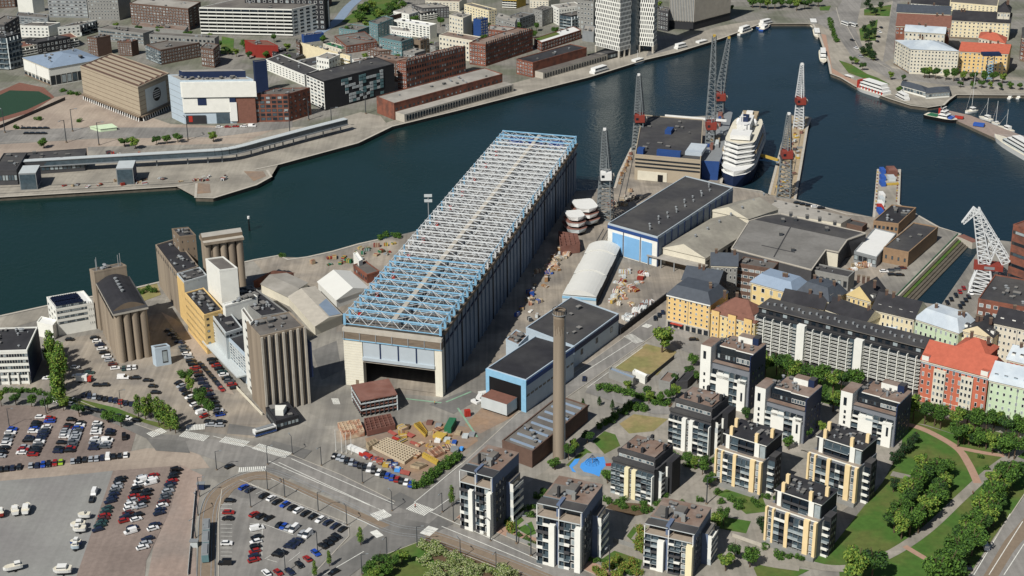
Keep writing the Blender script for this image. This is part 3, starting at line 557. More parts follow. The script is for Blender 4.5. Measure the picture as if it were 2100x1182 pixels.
# ================================================================ far bank: the city quarter, one building at a time
W6 = lambda nc, nr, wf=.5, hf=.5, *r: ('w', nc, nr, wf, hf, *r)
D6 = lambda nc, nr, wf=.55, hf=.5, *r: ('d', nc, nr, wf, hf, *r)
CB = 'city blocks on the far bank'
city = [
 ('k0', 'white slab apartment house at the top left corner beside a dark end wall', (1, 255, -10), (1, 135, -10), (1, 345, -30), (1, 260, 110), 'white_wall', 'roof_light', None, None),
 ('k1', 'long pale grey slab block with window bands at the top left edge', (1, 685, -25), (1, 375, -30), (1, 740, -60), (1, 690, 145), 'metal_grey', 'roof_grey', ('w', 9, 6, .8, .45), None),
 ('k2', 'brownish grey slab block with a navy end wall at the top left', (1, 935, -30), (1, 690, -30), (1, 1035, -65), (1, 945, 165), 'grey_wall', 'roof_grey', W6(10, 7, .55, .45), None),
 ('k3', 'long brown brick slab of seven storeys with a navy end wall', (1, 1500, 75), (1, 1035, 30), (1, 1600, 20), (1, 1500, 245), 'brick_brown', 'roof_light', W6(18, 7, .55, .5), D6(3, 7)),
 ('k4', 'white apartment block with long horizontal balcony bands', (2, 305, 80), (1, 1590, 65), (2, 600, 10), (2, 310, 290), 'white_wall', 'roof_grey', ('bw', 11, 7, 1, 1), D6(6, 7)),
 ('k5', 'red and dark apartment house cut by the left edge', (1, 35, 205), (1, -80, 200), (1, 150, 135), (1, 40, 420), 'dark_wall', 'roof_grey', W6(4, 6), D6(4, 6)),
 ('k6', 'white apartment house with an orange roof hut at far left', (1, 385, 215), (1, 160, 210), (1, 480, 185), (1, 390, 302), 'white_wall', 'roof_grey', W6(7, 3), None),
 ('k7', 'white fronted apartment house with long black flank at far left', (1, 635, 205), (1, 460, 225), (1, 775, 165), (1, 640, 292), 'white_wall', 'roof_grey', W6(5, 3), ('bk', 6, 3, 1, 1)),
 ('k8', 'low terrace with red penthouses and white balcony fronts', (1, 165, 385), (1, 115, 350), (1, 620, 300), (1, 170, 455), 'offwhite', 'roof_rust', W6(2, 3), ('bw', 14, 3, 1, 1)),
 ('k9', 'narrow brown brick tower house with deep black flank', (1, 770, 310), (1, 695, 300), (1, 880, 288), (1, 770, 455), 'brick_brown', 'roof_grey', W6(4, 6), None),
 ('k10', 'small brown brick house behind the tan market hall', (1, 1045, 340), (1, 935, 335), (1, 1100, 322), (1, 1045, 452), 'brick_brown', 'roof_rust', W6(6, 6), None),
 ('k11', 'long grey roofed block with glazed top floor and dark end', (1, 1140, 272), (1, 780, 230), (1, 1225, 245), (1, 1145, 365), 'grey_wall', 'roof_grey', ('g', 16, 3, .9, .5), None),
 ('k12', 'long low grey block with stair towers beside the white one', (1, 1710, 312), (1, 1190, 280), (1, 1745, 290), (1, 1710, 465), 'grey_wall', 'roof_grey', D6(16, 4), None),
 ('k13', 'grey brick courtyard block with a balcony roof behind the market hall', (1, 1280, 405), (1, 1170, 360), (1, 1590, 345), (1, 1285, 520), 'brick_brown', 'roof_grey', ('bg', 6, 4, 1, 1), W6(14, 4)),
 ('k14', 'red plastered house next to the green lawn', (2, 110, 330), (1, 1950, 325), (2, 195, 370), (2, 110, 425), 'redwall', 'roof_rust', W6(4, 3), None),
 ('k15', 'cream apartment house with a balcony row running right', (2, 490, 372), (2, 370, 345), (2, 770, 452), (2, 490, 495), 'cream', 'roof_grey', W6(4, 4), ('bw', 9, 4, 1, 1)),
 ('k16', 'royal blue clad house top behind the cream house', (2, 400, 290), (2, 382, 280), (2, 560, 268), (2, 400, 345), 'blue_wall', 'roof_grey', None, None),
 ('k17', 'long white apartment row with gridded windows beside the white store', (2, 405, 605), (2, 100, 480), (2, 520, 560), (2, 405, 690), 'white_wall', 'roof_dark', W6(12, 4), None),
 ('k18', 'white terraced house with a purple shed on its roof', (2, 405, 545), (2, 270, 505), (2, 660, 490), (2, 405, 620), 'white_wall', 'roof_dark', W6(4, 3), W6(8, 3)),
 ('k19', 'white corner house behind the checkered block', (2, 800, 495), (2, 785, 478), (2, 965, 472), 17, 'white_wall', 'roof_brown', None, W6(6, 3)),
 ('k20', 'brick apartment row with teal penthouses', (2, 740, 372), (2, 645, 292), (2, 985, 335), (2, 745, 430), 'brick', 'roof_grey', W6(7, 3), W6(9, 3)),
 ('k21', 'teal and white tower house in the middle of the far quarter', (2, 990, 200), (2, 920, 180), (2, 1115, 150), (2, 990, 332), 'teal_wall', 'roof_grey', W6(4, 6), W6(5, 6)),
 ('k22', 'white fronted house with stepped roof terraces', (2, 1100, 242), (2, 1085, 210), (2, 1260, 262), (2, 1100, 355), 'white_wall', 'roof_light', None, W6(8, 5)),
 ('k23', 'bright white stepped block above a black grid front', (2, 1405, 212), (2, 1120, 165), (2, 1460, 195), (2, 1405, 315), 'white_wall', 'white', D6(10, 5), None),
 ('k24', 'white and grey stepped block behind the bright white one', (2, 1240, 120), (2, 1115, 95), (2, 1440, 60), (2, 1240, 180), 'white_wall', 'roof_light', W6(5, 3), D6(8, 3)),
 ('k25', 'cobalt blue glass stair tower with a pale flank', (2, 1812, 162), (2, 1752, 155), (2, 1870, 150), (2, 1812, 322), 'blue_wall', 'roof_grey', None, W6(3, 7)),
 ('k26', 'cream apartment house behind the cobalt blue tower', (2, 1875, 90), (2, 1680, 40), (2, 1940, 78), (2, 1875, 225), 'cream', 'roof_grey', W6(9, 6), W6(3, 6)),
 ('k27', 'yellow banded block at the top edge', (3, 75, 5), (2, 1985, 0), (3, 150, -20), (3, 75, 70), 'yellow_steel', 'roof_grey', ('bw', 5, 3, 1, 1), None),
 ('k28', 'dark grey block with a white side near the top edge', (2, 1350, 70), (2, 1260, 40), (2, 1560, 60), (2, 1355, 155), 'dark_wall', 'roof_light', W6(4, 4), W6(9, 4)),
 ('k29', 'grey block with roof pergolas left of the cobalt blue tower', (2, 1580, 205), (2, 1530, 195), (2, 1755, 175), (2, 1580, 290), 'grey_wall', 'roof_grey', W6(3, 4), W6(8, 4)),
 ('k30', 'brown courtyard house with dark timber roof terraces', (2, 1000, 412), (2, 910, 388), (2, 1210, 392), (2, 1000, 475), 'brick_brown', 'roof_brown', W6(4, 3), W6(10, 3)),
 ('k31', 'narrow brown concrete tower over the courtyard roofs', (2, 1330, 330), (2, 1280, 320), (2, 1400, 312), (2, 1330, 440), 'concrete_dark', 'roof_brown', None, D6(3, 7)),
 ('k32', 'low block with glass penthouses behind the brick quay row', (2, 1450, 375), (2, 1370, 358), (2, 1670, 332), (2, 1450, 430), 'grey_wall', 'roof_grey', W6(4, 2), ('g', 10, 2, .9, .6)),
 ('k33', 'grey block with orange and red end panels', (3, 100, 152), (3, 0, 138), (3, 212, 115), (3, 100, 245), 'metal_grey', 'roof_grey', W6(5, 4), D6(5, 4)),
 ('k34', 'pale grey house with brown balconies next to the orange panels', (3, 280, 92), (3, 205, 78), (3, 360, 62), (3, 280, 215), 'grey_wall', 'roof_grey', W6(4, 5), W6(4, 5)),
 ('k35', 'white ribbed house left of the hotel towers', (3, 412, 75), (3, 352, 45), (3, 600, 50), (3, 415, 205), 'white_wall', 'roof_light', W6(3, 5), W6(9, 5)),
 ('k36', 'black glazed block standing against the hotel tower', (3, 510, 132), (3, 425, 118), (3, 705, 95), (3, 510, 245), 'charcoal', 'roof_grey', ('bg', 3, 4, 1, 1), ('bg', 8, 4, 1, 1)),
 ('k37', 'grey stone block at the top edge left of the canal', (2, 590, -40), (2, 100, -20), (2, 620, -70), (2, 590, 60), 'brick_brown', 'roof_grey', W6(16, 5), None),
 ('k38', 'pale rooftop block between the orange panelled house and top edge', (3, 330, 10), (3, 180, 5), (3, 420, -20), (3, 330, 70), 'offwhite', 'roof_brown', W6(6, 3), None),
 ('k39', 'grey terrace behind the white stepped blocks', (2, 1640, 20), (2, 1370, 10), (2, 1700, -20), (2, 1640, 90), 'offwhite', 'roof_brown', W6(10, 4), None),
 ('k40', 'dark house with white balconies right of the canal hill', (2, 1330, 110), (2, 1270, 60), (2, 1460, 90), (2, 1330, 170), 'charcoal', 'roof_light', W6(3, 3), ('bw', 5, 3, 1, 1)),
 ('k41', 'tall dark slab in the very top left corner', (1, 110, -40), (1, -60, -30), (1, 135, -60), (1, 110, 60), 'brick_brown', 'roof_dark', W6(6, 4), None),
 ('k42', 'grey angular roofed house above the sports hall', (1, 380, 150), (1, 130, 130), (1, 390, 120), (1, 380, 212), 'metal_grey', 'roof_grey', ('g', 8, 3, .8, .5), None),
 ('k43', 'dark apartment house cut by the left edge under the red one', (1, 45, 300), (1, -90, 290), (1, 160, 270), (1, 45, 560), 'charcoal', 'roof_dark', ('bg', 4, 6, 1, 1), ('bg', 4, 6, 1, 1)),
 ('k44', 'low purple and white flats behind the checkered block', (2, 640, 470), (2, 470, 500), (2, 780, 440), (2, 640, 545), 'paleblue', 'roof_dark', W6(6, 3), W6(5, 3)),
 ('k45', 'teal roofed cream flats right of the blue house top', (2, 700, 400), (2, 555, 355), (2, 760, 385), (2, 700, 430), 'offwhite', 'green_paint', W6(6, 2), None),
 ('k46', 'slate blue flats above the brick apartment row', (2, 830, 250), (2, 680, 232), (2, 930, 215), (2, 830, 300), 'teal_wall', 'roof_grey', W6(6, 3), W6(5, 3)),
 ('k47', 'brown brick flats with orange bays in the far quarter', (2, 900, 330), (2, 735, 300), (2, 975, 322), (2, 900, 385), 'brick', 'roof_brown', W6(7, 3), W6(4, 3)),
 ('k48', 'brown flats squeezed left of the cream house', (2, 366, 352), (2, 338, 340), (2, 372, 330), (2, 366, 480), 'brick_brown', 'roof_brown', W6(2, 5), None),
 ('k49', 'low charcoal houses with pale roofs below the red house', (2, 185, 420), (2, 0, 392), (2, 262, 392), (2, 185, 470), 'charcoal', 'roof_grey', W6(7, 2), None),
 ('k50', 'low dark roofed houses above the white row', (2, 335, 470), (2, 160, 440), (2, 405, 442), (2, 335, 510), 'dark_wall', 'roof_dark', W6(7, 2), None),
 ('k51', 'brown terrace roofs between the courtyard house and the quay row', (2, 1180, 500), (2, 930, 468), (2, 1255, 465), 15, 'brick_brown', 'roof_brown', W6(10, 3), None),
 ('k52', 'grey gable end house below the narrow concrete tower', (2, 1285, 432), (2, 1195, 415), (2, 1370, 405), 16, 'grey_wall', 'roof_light', W6(4, 4), W6(4, 4)),
 ('k53', 'pale flats with roof gardens behind the second quay row', (2, 1745, 330), (2, 1480, 285), (2, 1815, 300), 16, 'offwhite', 'roof_brown', W6(10, 4), None),
 ('k54', 'grey flats with white stair boxes right of the cobalt blue tower', (2, 2085, 185), (2, 1930, 140), (3, 80, 150), 18, 'grey_wall', 'roof_light', W6(7, 5), W6(4, 5)),
 ('k55', 'low red and white flats right of the cobalt blue tower', (2, 2080, 262), (2, 1875, 240), (3, 60, 225), 14, 'brick', 'roof_light', W6(9, 4), None),
 ('k56', 'grey metal shed between the green striped warehouse and the hotel', (3, 690, 262), (3, 600, 250), (3, 705, 215), 8, 'metal_grey', 'roof_light', None, None),
 ('k57', 'dark flats standing between the hotel towers and silver block', (3, 1285, 100), (3, 1205, 85), (3, 1300, 70), 16, 'dark_wall', 'roof_grey', W6(4, 4), None),
 ('k58', 'pink roofed low hall below the brown brick slab', (1, 1470, 250), (1, 1080, 215), (1, 1500, 215), 5, 'grey_wall', 'roof_brown', None, None),
 ('k59', 'grey brick flats with bright balconies below the long grey roofs', (1, 1700, 400), (1, 1600, 385), (1, 1745, 360), 14, 'brick_brown', 'roof_grey', W6(5, 4), W6(3, 4)),
 ('k60', 'white box flats behind the white terraced house', (2, 600, 480), (2, 500, 462), (2, 690, 440), 13, 'white_wall', 'roof_light', W6(5, 3), W6(4, 3)),
 ('k61', 'dark teal flats above the brown courtyard house', (2, 1180, 340), (2, 1000, 305), (2, 1270, 310), 14, 'teal_wall', 'roof_grey', W6(8, 4), W6(4, 4)),
 ('k62', 'pale stone flats with roof huts above the grey pergola block', (2, 1670, 150), (2, 1560, 125), (2, 1740, 120), 18, 'offwhite', 'roof_light', W6(5, 5), None),
 ('k63', 'dark brick flats at the right of the canal hill', (2, 1100, 130), (2, 960, 170), (2, 1180, 110), 10, 'brick_brown', 'roof_grey', W6(5, 3), None),
 ('k64', 'long dark flats at the top edge above the white banded block', (2, 560, -5), (1, 1950, -15), (2, 600, -40), 26, 'charcoal', 'roof_grey', W6(14, 6), None),
 ('k65', 'grey tower flats with dark bands left of the hotel top', (3, 690, 20), (3, 560, 5), (3, 700, -20), 24, 'grey_wall', 'roof_grey', W6(5, 6), None),
 ('k66', 'dark low rise flats beside the left edge over the sports hall', (1, 300, 345), (1, 200, 330), (1, 560, 300), 9, 'charcoal', 'roof_dark', W6(4, 2), W6(8, 2)),
]
for i, (k, lab, c, a, b, h, wl, rf, fl, fr) in enumerate(city):
    B(k, 'apartment_house', lab, c, a, b, h, wl, rf, fl, fr, clut=3 + i % 4, group=CB)
# --- named far-bank buildings
r, C, A, Bq, D, h = B('sports', 'sports_hall', 'white metal sports hall with a hipped blue-grey roof by the running track', (1, 390, 545), (1, 180, 460), (1, 820, 470), (1, 395, 690), 'white_wall', 'roof_bluegrey', [('d', 7, 1, .8, .8, .3, 4.5)], [('d', 10, 1, .9, .9, .3, 8)], kind='hip', rh=4.5)
clutter(r, C, A, Bq, h + 2.2, 14, random.Random(3), .9)
r, C, A, Bq, D, h = B('tan', 'market_hall', 'big tan clad market hall with a striped brown roof and round black logo board', (1, 1100, 700), (1, 640, 530), (1, 1350, 590), (1, 1090, 970), 'tan_clad', 'brick_brown', None, None)
mb = MB(); L1 = (A - C); L2 = (Bq - C); u1 = L1.normalized(); u2 = L2.normalized()
for z in [h * .18 + i * h * .13 for i in range(7)]:
    for p, q, nrm in ((C, A, -u2), (C, Bq, -u1)):
        mb.prism([p, q, q + nrm * .06, p + nrm * .06], z, z + .22, 'brick_brown')
mb.build('cladding_joint', r)
mb = MB()
for i in range(5):
    t = .12 + i * .17; p = C + u1 * 3 + L2 * t; mb.prism([p, p + u1 * (L1.length - 6), p + u1 * (L1.length - 6) + L2 * .07, p + L2 * .07], h + .05, h + .7, 'tan_clad')
mb.build('skylight', r)
mb = MB()
for p, q, nrm, n in ((C, A, -u2, 26), (C, Bq, -u1, 14)):
    mb.prism([p + nrm * .1, q + nrm * .1, q + nrm * 2.2, p + nrm * 2.2], h * .13, h * .16, 'concrete_dark')
    mb.prism([p, q, q + nrm * .12, p + nrm * .12], .1, h * .13, 'black')
    for i in range(n):
        s = p + (q - p) * ((i + .5) / n); mb.bar((*(s + nrm * 2.0), .1), (*(s + nrm * 1.2), h * .13), .5, 'white')
mb.build('plinth_canopy', r)
sg = MB(); n_ = -u1
def onface(t, z, o=.12): q = C + L2 * t + n_ * o; return (q.x, q.y, z)
sg.quad([onface(.2, h * .2), onface(.86, h * .2), onface(.86, h * .86), onface(.2, h * .86)], 'metal_pale'); S_ = sg.build('sign_board', r)
sg = MB(); rr = h * .2; sg.quad([onface(.55 + rr * math.cos(i * .2618) / L2.length, h * .58 + rr * math.sin(i * .2618), .2) for i in range(24)], 'black'); sg.build('logo_disc', S_)
sg = MB()
for i in range(4):
    z = h * .68 - i * h * .065; w_ = .11 - abs(i - 1.3) * .012
    for k in range(7):
        a_ = .55 - w_ + k * w_ * 2 / 7; sg.quad([onface(a_, z, .26), onface(a_ + w_ * .2, z, .26), onface(a_ + w_ * .2, z + h * .03, .26), onface(a_, z + h * .03, .26)], 'white')
sg.build('logo_lettering', S_)
r, C, A, Bq, D, h = B('store', 'department_store', 'large white department store with stepped panels and a dark blue penthouse', (1, 1440, 648), (1, 1340, 603), (1, 2020, 640), (1, 1455, 990), 'paleblue', 'roof_light', None, None, clut=40)
L2 = Bq - C; u2 = L2.normalized(); u1 = (A - C).normalized(); n_ = -u1
mb = MB()
def slab(t0, t1, z0, z1, o, m, nm):
    b_ = MB(); p, q = C + L2 * t0, C + L2 * t1; b_.prism([p + n_ * .02, q + n_ * .02, q + n_ * o, p + n_ * o], z0, z1, m); b_.build(nm, r)
slab(-.01, 1.01, h * .63, h * .98, 2.2, 'white_wall', 'upper_panel'); slab(.0, .66, h * .27, h * .6, 1.0, 'white_wall', 'middle_panel'); slab(.2, .32, h * .44, h * .6, 1.2, 'navy', 'window_box'); slab(.64, .72, h * .45, h * .6, 1.3, 'navy', 'window_box')
slab(.03, .3, .1, h * .2, .7, 'charcoal', 'shop_front'); slab(.06, .11, h * .05, h * .19, .9, 'red', 'entrance_panel'); slab(.45, .62, .1, h * .26, .8, 'glass_mid', 'glass_entrance'); slab(.64, .73, h * .06, h * .5, 1.5, 'white', 'advert_panel')
slab(.73, 1.0, .1, h * .6, .6, 'roof_rust', 'brown_cladding')
b_ = MB(); k1 = (A - C).length; b_.prism([C + L2 * .12 + u1 * 9, C + L2 * .99 + u1 * 9, C + L2 * .99 + u1 * (k1 - 4), C + L2 * .12 + u1 * (k1 - 4)], h, h + 4.5, 'navy', top='roof_light'); b_.build('penthouse', r)
mb = MB()
for i in range(6): z = h * .14 * (i + 1); p = C - u2 * .08; mb.prism([C, A, A - u2 * .1, C - u2 * .1], z, z + .2, 'metal_grey')
mb.build('cladding_joint', r)
B('storeblue', 'plant_tower', 'navy clad tower block at the rear right of the white store', (2, 5, 500), (1, 2015, 490), (2, 105, 490), (2, 5, 745), 'navy', 'roof_grey')
B('office', 'brick_office', 'square red brick office with gridded windows and silver roof tanks', (2, 275, 757), (2, -5, 762), (2, 450, 705), (2, 285, 972), 'brick', 'roof_grey', ('d', 6, 6, .78, .68), ('d', 5, 5, .3, .4), clut=8)
r, C, A, Bq, D, h = B('checker', 'checkered_apartment_block', 'black apartment block with a checkered front and white gridded end', (2, 560, 655), (2, 420, 595), (2, 1120, 515), (2, 575, 885), 'charcoal', 'roof_dark', [W6(5, 8, .8, .62)], None, clut=5)
R5 = random.Random(5); u2 = (Bq - C)
for i in range(12):
    for j in range(8):
        k = R5.random()
        if k < .62:
            b_ = MB(); p = C + u2 * (.24 + i * .05); q = C + u2 * (.24 + i * .05 + .045); n_ = V((u2.y, -u2.x)).normalized(); z = 1.5 + j * (h - 2.5) / 8
            b_.prism([p, q, q + n_ * .25, p + n_ * .25], z, z + (h - 2.5) / 8 * .8, 'metal_pale' if k < .3 else 'teal_wall'); b_.build('balcony_panel', r)
b_ = MB(); b_.prism([A, C, C + (C - A).normalized() * .1, A], .1, .2, 'white_wall'); 
mb = MB(); n1 = -(u2.normalized()); mb.prism([C + n1 * .02, A + n1 * .02, A + n1 * .05, C + n1 * .05], 1, h - .3, 'white_wall'); mb.build('white_end_wall', r)
r, C, A, Bq, D, h = B('longbrick', 'brick_warehouse', 'long brick quay warehouse under a pale roof', (2, 1120, 830), (2, 980, 775), (2, 1985, 595), (2, 1120, 960), 'brick', 'roof_light', None, [('d', 26, 1, .4, .5, 6, 9)], clut=12)
u2 = Bq - C; n_ = V((u2.y, -u2.x)).normalized()
b_ = MB(); p = C + u2 * .01; q = C + u2 * 1.02; b_.prism([p, q, q + n_ * 9, p + n_ * 9], .1, 5.6, 'concrete_pale', top='roof_light'); b_.build('quay_arcade', r)
for i in range(40):
    p = C + u2 * (.03 + i * .0245) + n_ * 9.0; b_ = MB(); b_.prism([p, p + u2 * .013, p + u2 * .013 + n_ * .2, p + n_ * .2], .8, 4.6, 'glass_dark'); b_.build('arcade_opening', r)
B('rowa', 'brick_apartment_row', 'brick apartment row with glass penthouse bays behind the checkered block', (2, 1215, 500), (2, 1145, 492), (2, 1690, 378), (2, 1210, 718), 'brick', 'roof_brown', W6(4, 6), [D6(24, 4, .6, .5, 1, 17), ('g', 22, 1, .5, .9, 17.3, 22)], clut=8)
B('rowb', 'brick_apartment_row', 'brick apartment row with glass penthouse bays further right on the quay', (2, 1850, 362), (2, 1720, 345), (3, 205, 242), (2, 1850, 532), 'brick', 'roof_brown', W6(6, 5), [D6(24, 4, .6, .5, 1, 14), ('g', 22, 1, .5, .9, 14.3, 19)], clut=6)
B('darkbrick', 'brick_warehouse', 'brick warehouse with a black roof and long skylights beside the quay', (3, 205, 505), (3, 75, 475), (3, 635, 385), (3, 212, 622), 'brick', 'roof_black', W6(6, 4), None, clut=4)
r, C, A, Bq, D, h = BLD['darkbrick']; u2 = Bq - C; n_ = V((u2.y, -u2.x)).normalized()
b_ = MB(); p = C + u2 * .04; q = C + u2 * 1.25; b_.prism([p, q, q + n_ * 8, p + n_ * 8], .1, 4.8, 'concrete_pale', top='roof_grey'); b_.build('quay_annex', r)
for i in range(24): p = C + u2 * (.07 + i * .049) + n_ * 8.0; b_ = MB(); b_.prism([p, p + u2 * .024, p + u2 * .024 + n_ * .2, p + n_ * .2], .7, 3.8, 'glass_dark'); b_.build('annex_opening', r)
B('greenroof', 'brick_warehouse', 'brick warehouse with a white roof and bright green strip', (3, 275, 345), (3, 215, 312), (3, 590, 245), (3, 285, 412), 'brick', 'white', W6(3, 2), W6(14, 2), clut=2)
r, C, A, Bq, D, h = BLD['greenroof']; b_ = MB(); u1 = A - C; u2 = Bq - C; b_.prism([C + u1 * .45 + u2 * .03, C + u1 * .45 + u2 * .55, C + u1 * .95 + u2 * .55, C + u1 * .95 + u2 * .03], h + .06, h + .2, 'grass'); b_.build('green_roof', r)
# hotel: two towers on columns with a glass link
zt = hof(('u', 655, 1092), ('u', 640, 962))
def tower(lab, c, a, b, nl, nr_, top):
    C, A, Bq, D = rect(c, a, b, zt); ctr = (C + D) / 2
    root = thing('hotel_tower', lab, 'hotel', (ctr.x, ctr.y, 0), 'twin hotel towers')
    MB().prism([C, A, D, Bq], zt, top, 'white_wall').build('wall', root)
    MB().prism([C, A, D, Bq], top, top + .6, 'roof_dark').build('roof', root)
    fh = 3.35; n = int((top - zt) / fh)
    for p0, p1, nc in ((A, C, nl), (C, Bq, nr_)):
        d = p1 - p0
        for r_ in range(n):
            sh = (r_ % 2) * .5
            p = p0 + d * ((.25 + sh) / nc); q = p + d * ((nc - .5) / nc) if sh == 0 else p + d * ((nc - 1) / nc + .0)
            k = nc if sh == 0 else nc
            facade(root, p0 + d * (sh / nc - .25 / nc), p0 + d * (sh / nc - .25 / nc) + d, zt + r_ * fh, zt + (r_ + 1) * fh, ('x', nc, 1, .48, .7))
    for p in (C, A, Bq, (C + Bq) / 2, D):
        cb = MB(); q = p + (ctr - p) * .06; cb.cyl((q.x, q.y), .9, .9, 0, zt, 10, 'concrete_pale'); cb.build('column', root)
    flush_windows(root); return C, A, Bq, D
T1 = tower('white checkered hotel tower on columns, the left and wider one', ('u', 640, 962), ('u', 183, 850), ('u', 845, 905), 14, 8, 78)
T2 = tower('white checkered hotel tower on columns, the right and narrower one', ('u', 1272, 872), ('u', 1000, 850), ('u', 1335, 810), 7, 5, 78)
lk = MB(); lk.prism([T1[2], T2[1], T2[1] + (T2[3] - T2[0]) * .6, T1[2] + (T1[2] - T1[0]) * .5], 0, 60, 'glass_mid'); o = lk.build('glass_link'); tag(o, 'blue glass link building between the two white hotel towers', 'building')
r, C, A, Bq, D, h = B('silver', 'office_block', 'silver grey ribbed office block raised over a dark base', (3, 1485, 178), (3, 1295, 165), (3, 1780, 100), hof((3, 1440, 245), (3, 1440, 180)), 'charcoal', 'roof_grey')
zc = hof((3, 1440, 245), (3, 1440, 180)); C, A, Bq, D = rect((3, 1485, 178), (3, 1295, 165), (3, 1780, 100), zc)
MB().prism([C, A, D, Bq], zc, 46, 'metal_grey').build('upper_block', r); mb = MB()
for p, q in ((A, C), (C, Bq)):
    d = q - p; n_ = V((d.y, -d.x)).normalized(); k = int(d.length / 1.3)
    for i in range(k): s = p + d * (i / k); mb.prism([s, s + d * (.3 / k), s + d * (.3 / k) + n_ * .5, s + n_ * .5], zc, 46, 'concrete_pale')
mb.build('facade_fin', r)
B('lowglass', 'glass_pavilion', 'low dark glass pavilion at the foot of the hotel', (3, 755, 445), (3, 640, 440), (3, 890, 412), (3, 755, 492), 'charcoal', 'roof_dark', ('g', 5, 1, .9, .8), ('g', 6, 1, .9, .8))
B('greenhut', 'metal_shed', 'low pale green metal shed on the open square', (1, 800, 1030), (1, 718, 1008), (1, 930, 1015), (1, 800, 1055), 'green_wall', 'green_wall', kind='gable', rh=1.5)
# ferry terminal by the left edge
B('terma', 'terminal_building', 'flat black ferry terminal block with white edge trim', (5, 670, 150), (5, 180, 185), (5, 690, 62), 7, 'dark_wall', 'roof_dark', ('g', 14, 1, .9, .6), None, clut=8)
B('termb', 'terminal_building', 'black terminal block cut by the left edge', (5, 130, 235), (5, -60, 240), (5, 215, 95), 9, 'dark_wall', 'roof_dark', ('g', 8, 1, .9, .5), None, clut=6)
# long covered walkway
wk = thing('ferry_walkway', 'long covered passenger walkway on posts along the far quay', 'walkway', (*G((5, 1000, 240)), 0))
pl = curve([(5, -40, 275), (5, 800, 225), (5, 1500, 185), (5, 1830, 160), (5, 2100, 92), (6, 200, 60), (6, 420, 0), (2, 740, 1045)], 5)
def tube(pts, w_, z0, z1, m, top, name, parent):
    mb = MB()
    for i in range(len(pts) - 1):
        d = (pts[i + 1] - pts[i]); k = V((-d.y, d.x)).normalized() * w_ / 2
        mb.prism([pts[i] - k, pts[i + 1] - k, pts[i + 1] + k, pts[i] + k], z0, z1, m, top)
    return mb.build(name, parent)
tube(pl, 4.2, 5.2, 8.2, 'glass_mid', 'metal_pale', 'passage', wk); tube(pl, 5.0, 8.2, 8.6, 'metal_grey', 'metal_pale', 'roof', wk); tube(pl, 5.4, 4.6, 5.2, 'metal_grey', 'metal_grey', 'deck', wk)
for i in range(0, len(pl), 2):
    MB().cyl(pl[i], .45, .45, 0, 4.6, 8, 'metal_grey').build('post', wk)
for k, (p, lab) in enumerate([((5, 240, 330), 'glass gangway tower under the walkway near the left edge'), ((5, 1010, 290), 'glass gangway tower in the middle of the walkway')]):
    g_ = G((p[0], p[1], p[2] + 45)); t_ = thing('gangway_tower', lab, 'tower', (g_.x, g_.y, 0)); fr = (g_, V((1, .1)).normalized(), V((-.1, 1)).normalized())
    MB().bx(fr, -5, 5, -3, 12, 0, 10.5, 'metal_grey', 'metal_pale').build('wall', t_); MB().bx(fr, -4.5, 4.5, -3.15, -3.02, .6, 9.6, 'glass_mid').build('window', t_); MB().bx(fr, 5.02, 5.15, -2, 11, 2, 9.6, 'navy').build('side_panel', t_)
# --- quarter at the top right
TQ = 'houses on the esplanade'
tr = [
 ('q1', 'long cream house of five storeys with a black roof by the esplanade', (4, 1990, 185), (4, 1520, 160), (4, 2005, 120), (4, 1995, 330), 'cream', 'roof_black', W6(14, 5, .4, .5), None, 'gable', 5),
 ('q2', 'house with a broad red-brown tiled roof behind the white roofs', (4, 1510, 225), (4, 1080, 205), (4, 1520, 150), 22, 'brick', 'roof_rust', W6(14, 2, .5, .4, 15, 21), None, 'gable', 6),
 ('q3', 'beige angled corner house with a pale metal roof', (4, 1200, 392), (4, 1075, 320), (4, 1580, 408), (4, 1200, 590), 'offwhite', 'roof_pale', W6(6, 7), W6(14, 7, .5, .5), 'hip', 4),
 ('q4', 'rear wing with a pale metal roof beside the beige corner house', (4, 1470, 270), (4, 1150, 250), (4, 1480, 225), 20, 'offwhite', 'roof_pale', W6(10, 5), None, 'gable', 3),
 ('q5', 'deep yellow apartment house with a red tiled roof', (4, 1975, 430), (4, 1585, 408), (4, 2000, 375), (4, 1975, 605), 'yellow', 'roof_red', W6(11, 6, .42, .55), None, 'gable', 4.5),
 ('q6', 'rear wing with a red hipped roof behind the yellow house', (4, 1950, 345), (4, 1740, 300), (4, 1965, 300), 20, 'offwhite', 'roof_red', W6(8, 5), None, 'hip', 4),
 ('q7', 'pale cream apartment house at the top right edge', (4, 1890, 55), (4, 1510, 22), (4, 1900, -5), (4, 1890, 120), 'cream', 'roof_grey', W6(12, 4), None, 'flat', 3),
 ('q8', 'white stepped flats with black roofs at the top right', (4, 1500, 45), (4, 1200, 25), (4, 1510, -10), (4, 1500, 90), 'white_wall', 'roof_black', W6(9, 3), None, 'gable', 4),
 ('q9', 'dark roofed rear wing above the red-brown roof', (4, 1510, 115), (4, 1085, 95), (4, 1515, 65), 18, 'grey_wall', 'roof_slate', W6(10, 4), None, 'gable', 4),
 ('q10', 'black domed roof house at the far right top', (4, 1990, 100), (4, 1890, 95), (4, 2000, 60), 22, 'offwhite', 'roof_black', W6(4, 5), None, 'hip', 6),
 ('q11', 'house with brick gables cut by the right edge of the picture top', (4, 2190, 330), (4, 2085, 300), (4, 2190, 250), 18, 'brick', 'roof_dark', W6(4, 5), None, 'hip', 5),
]
for k, lab, c, a, b, h, wl, rf, fl, fr, kd, rh in tr: B(k, 'apartment_house', lab, c, a, b, h, wl, rf, fl, fr, kind=kd, rh=rh, group=TQ, chim=2 if kd != 'flat' else 0)
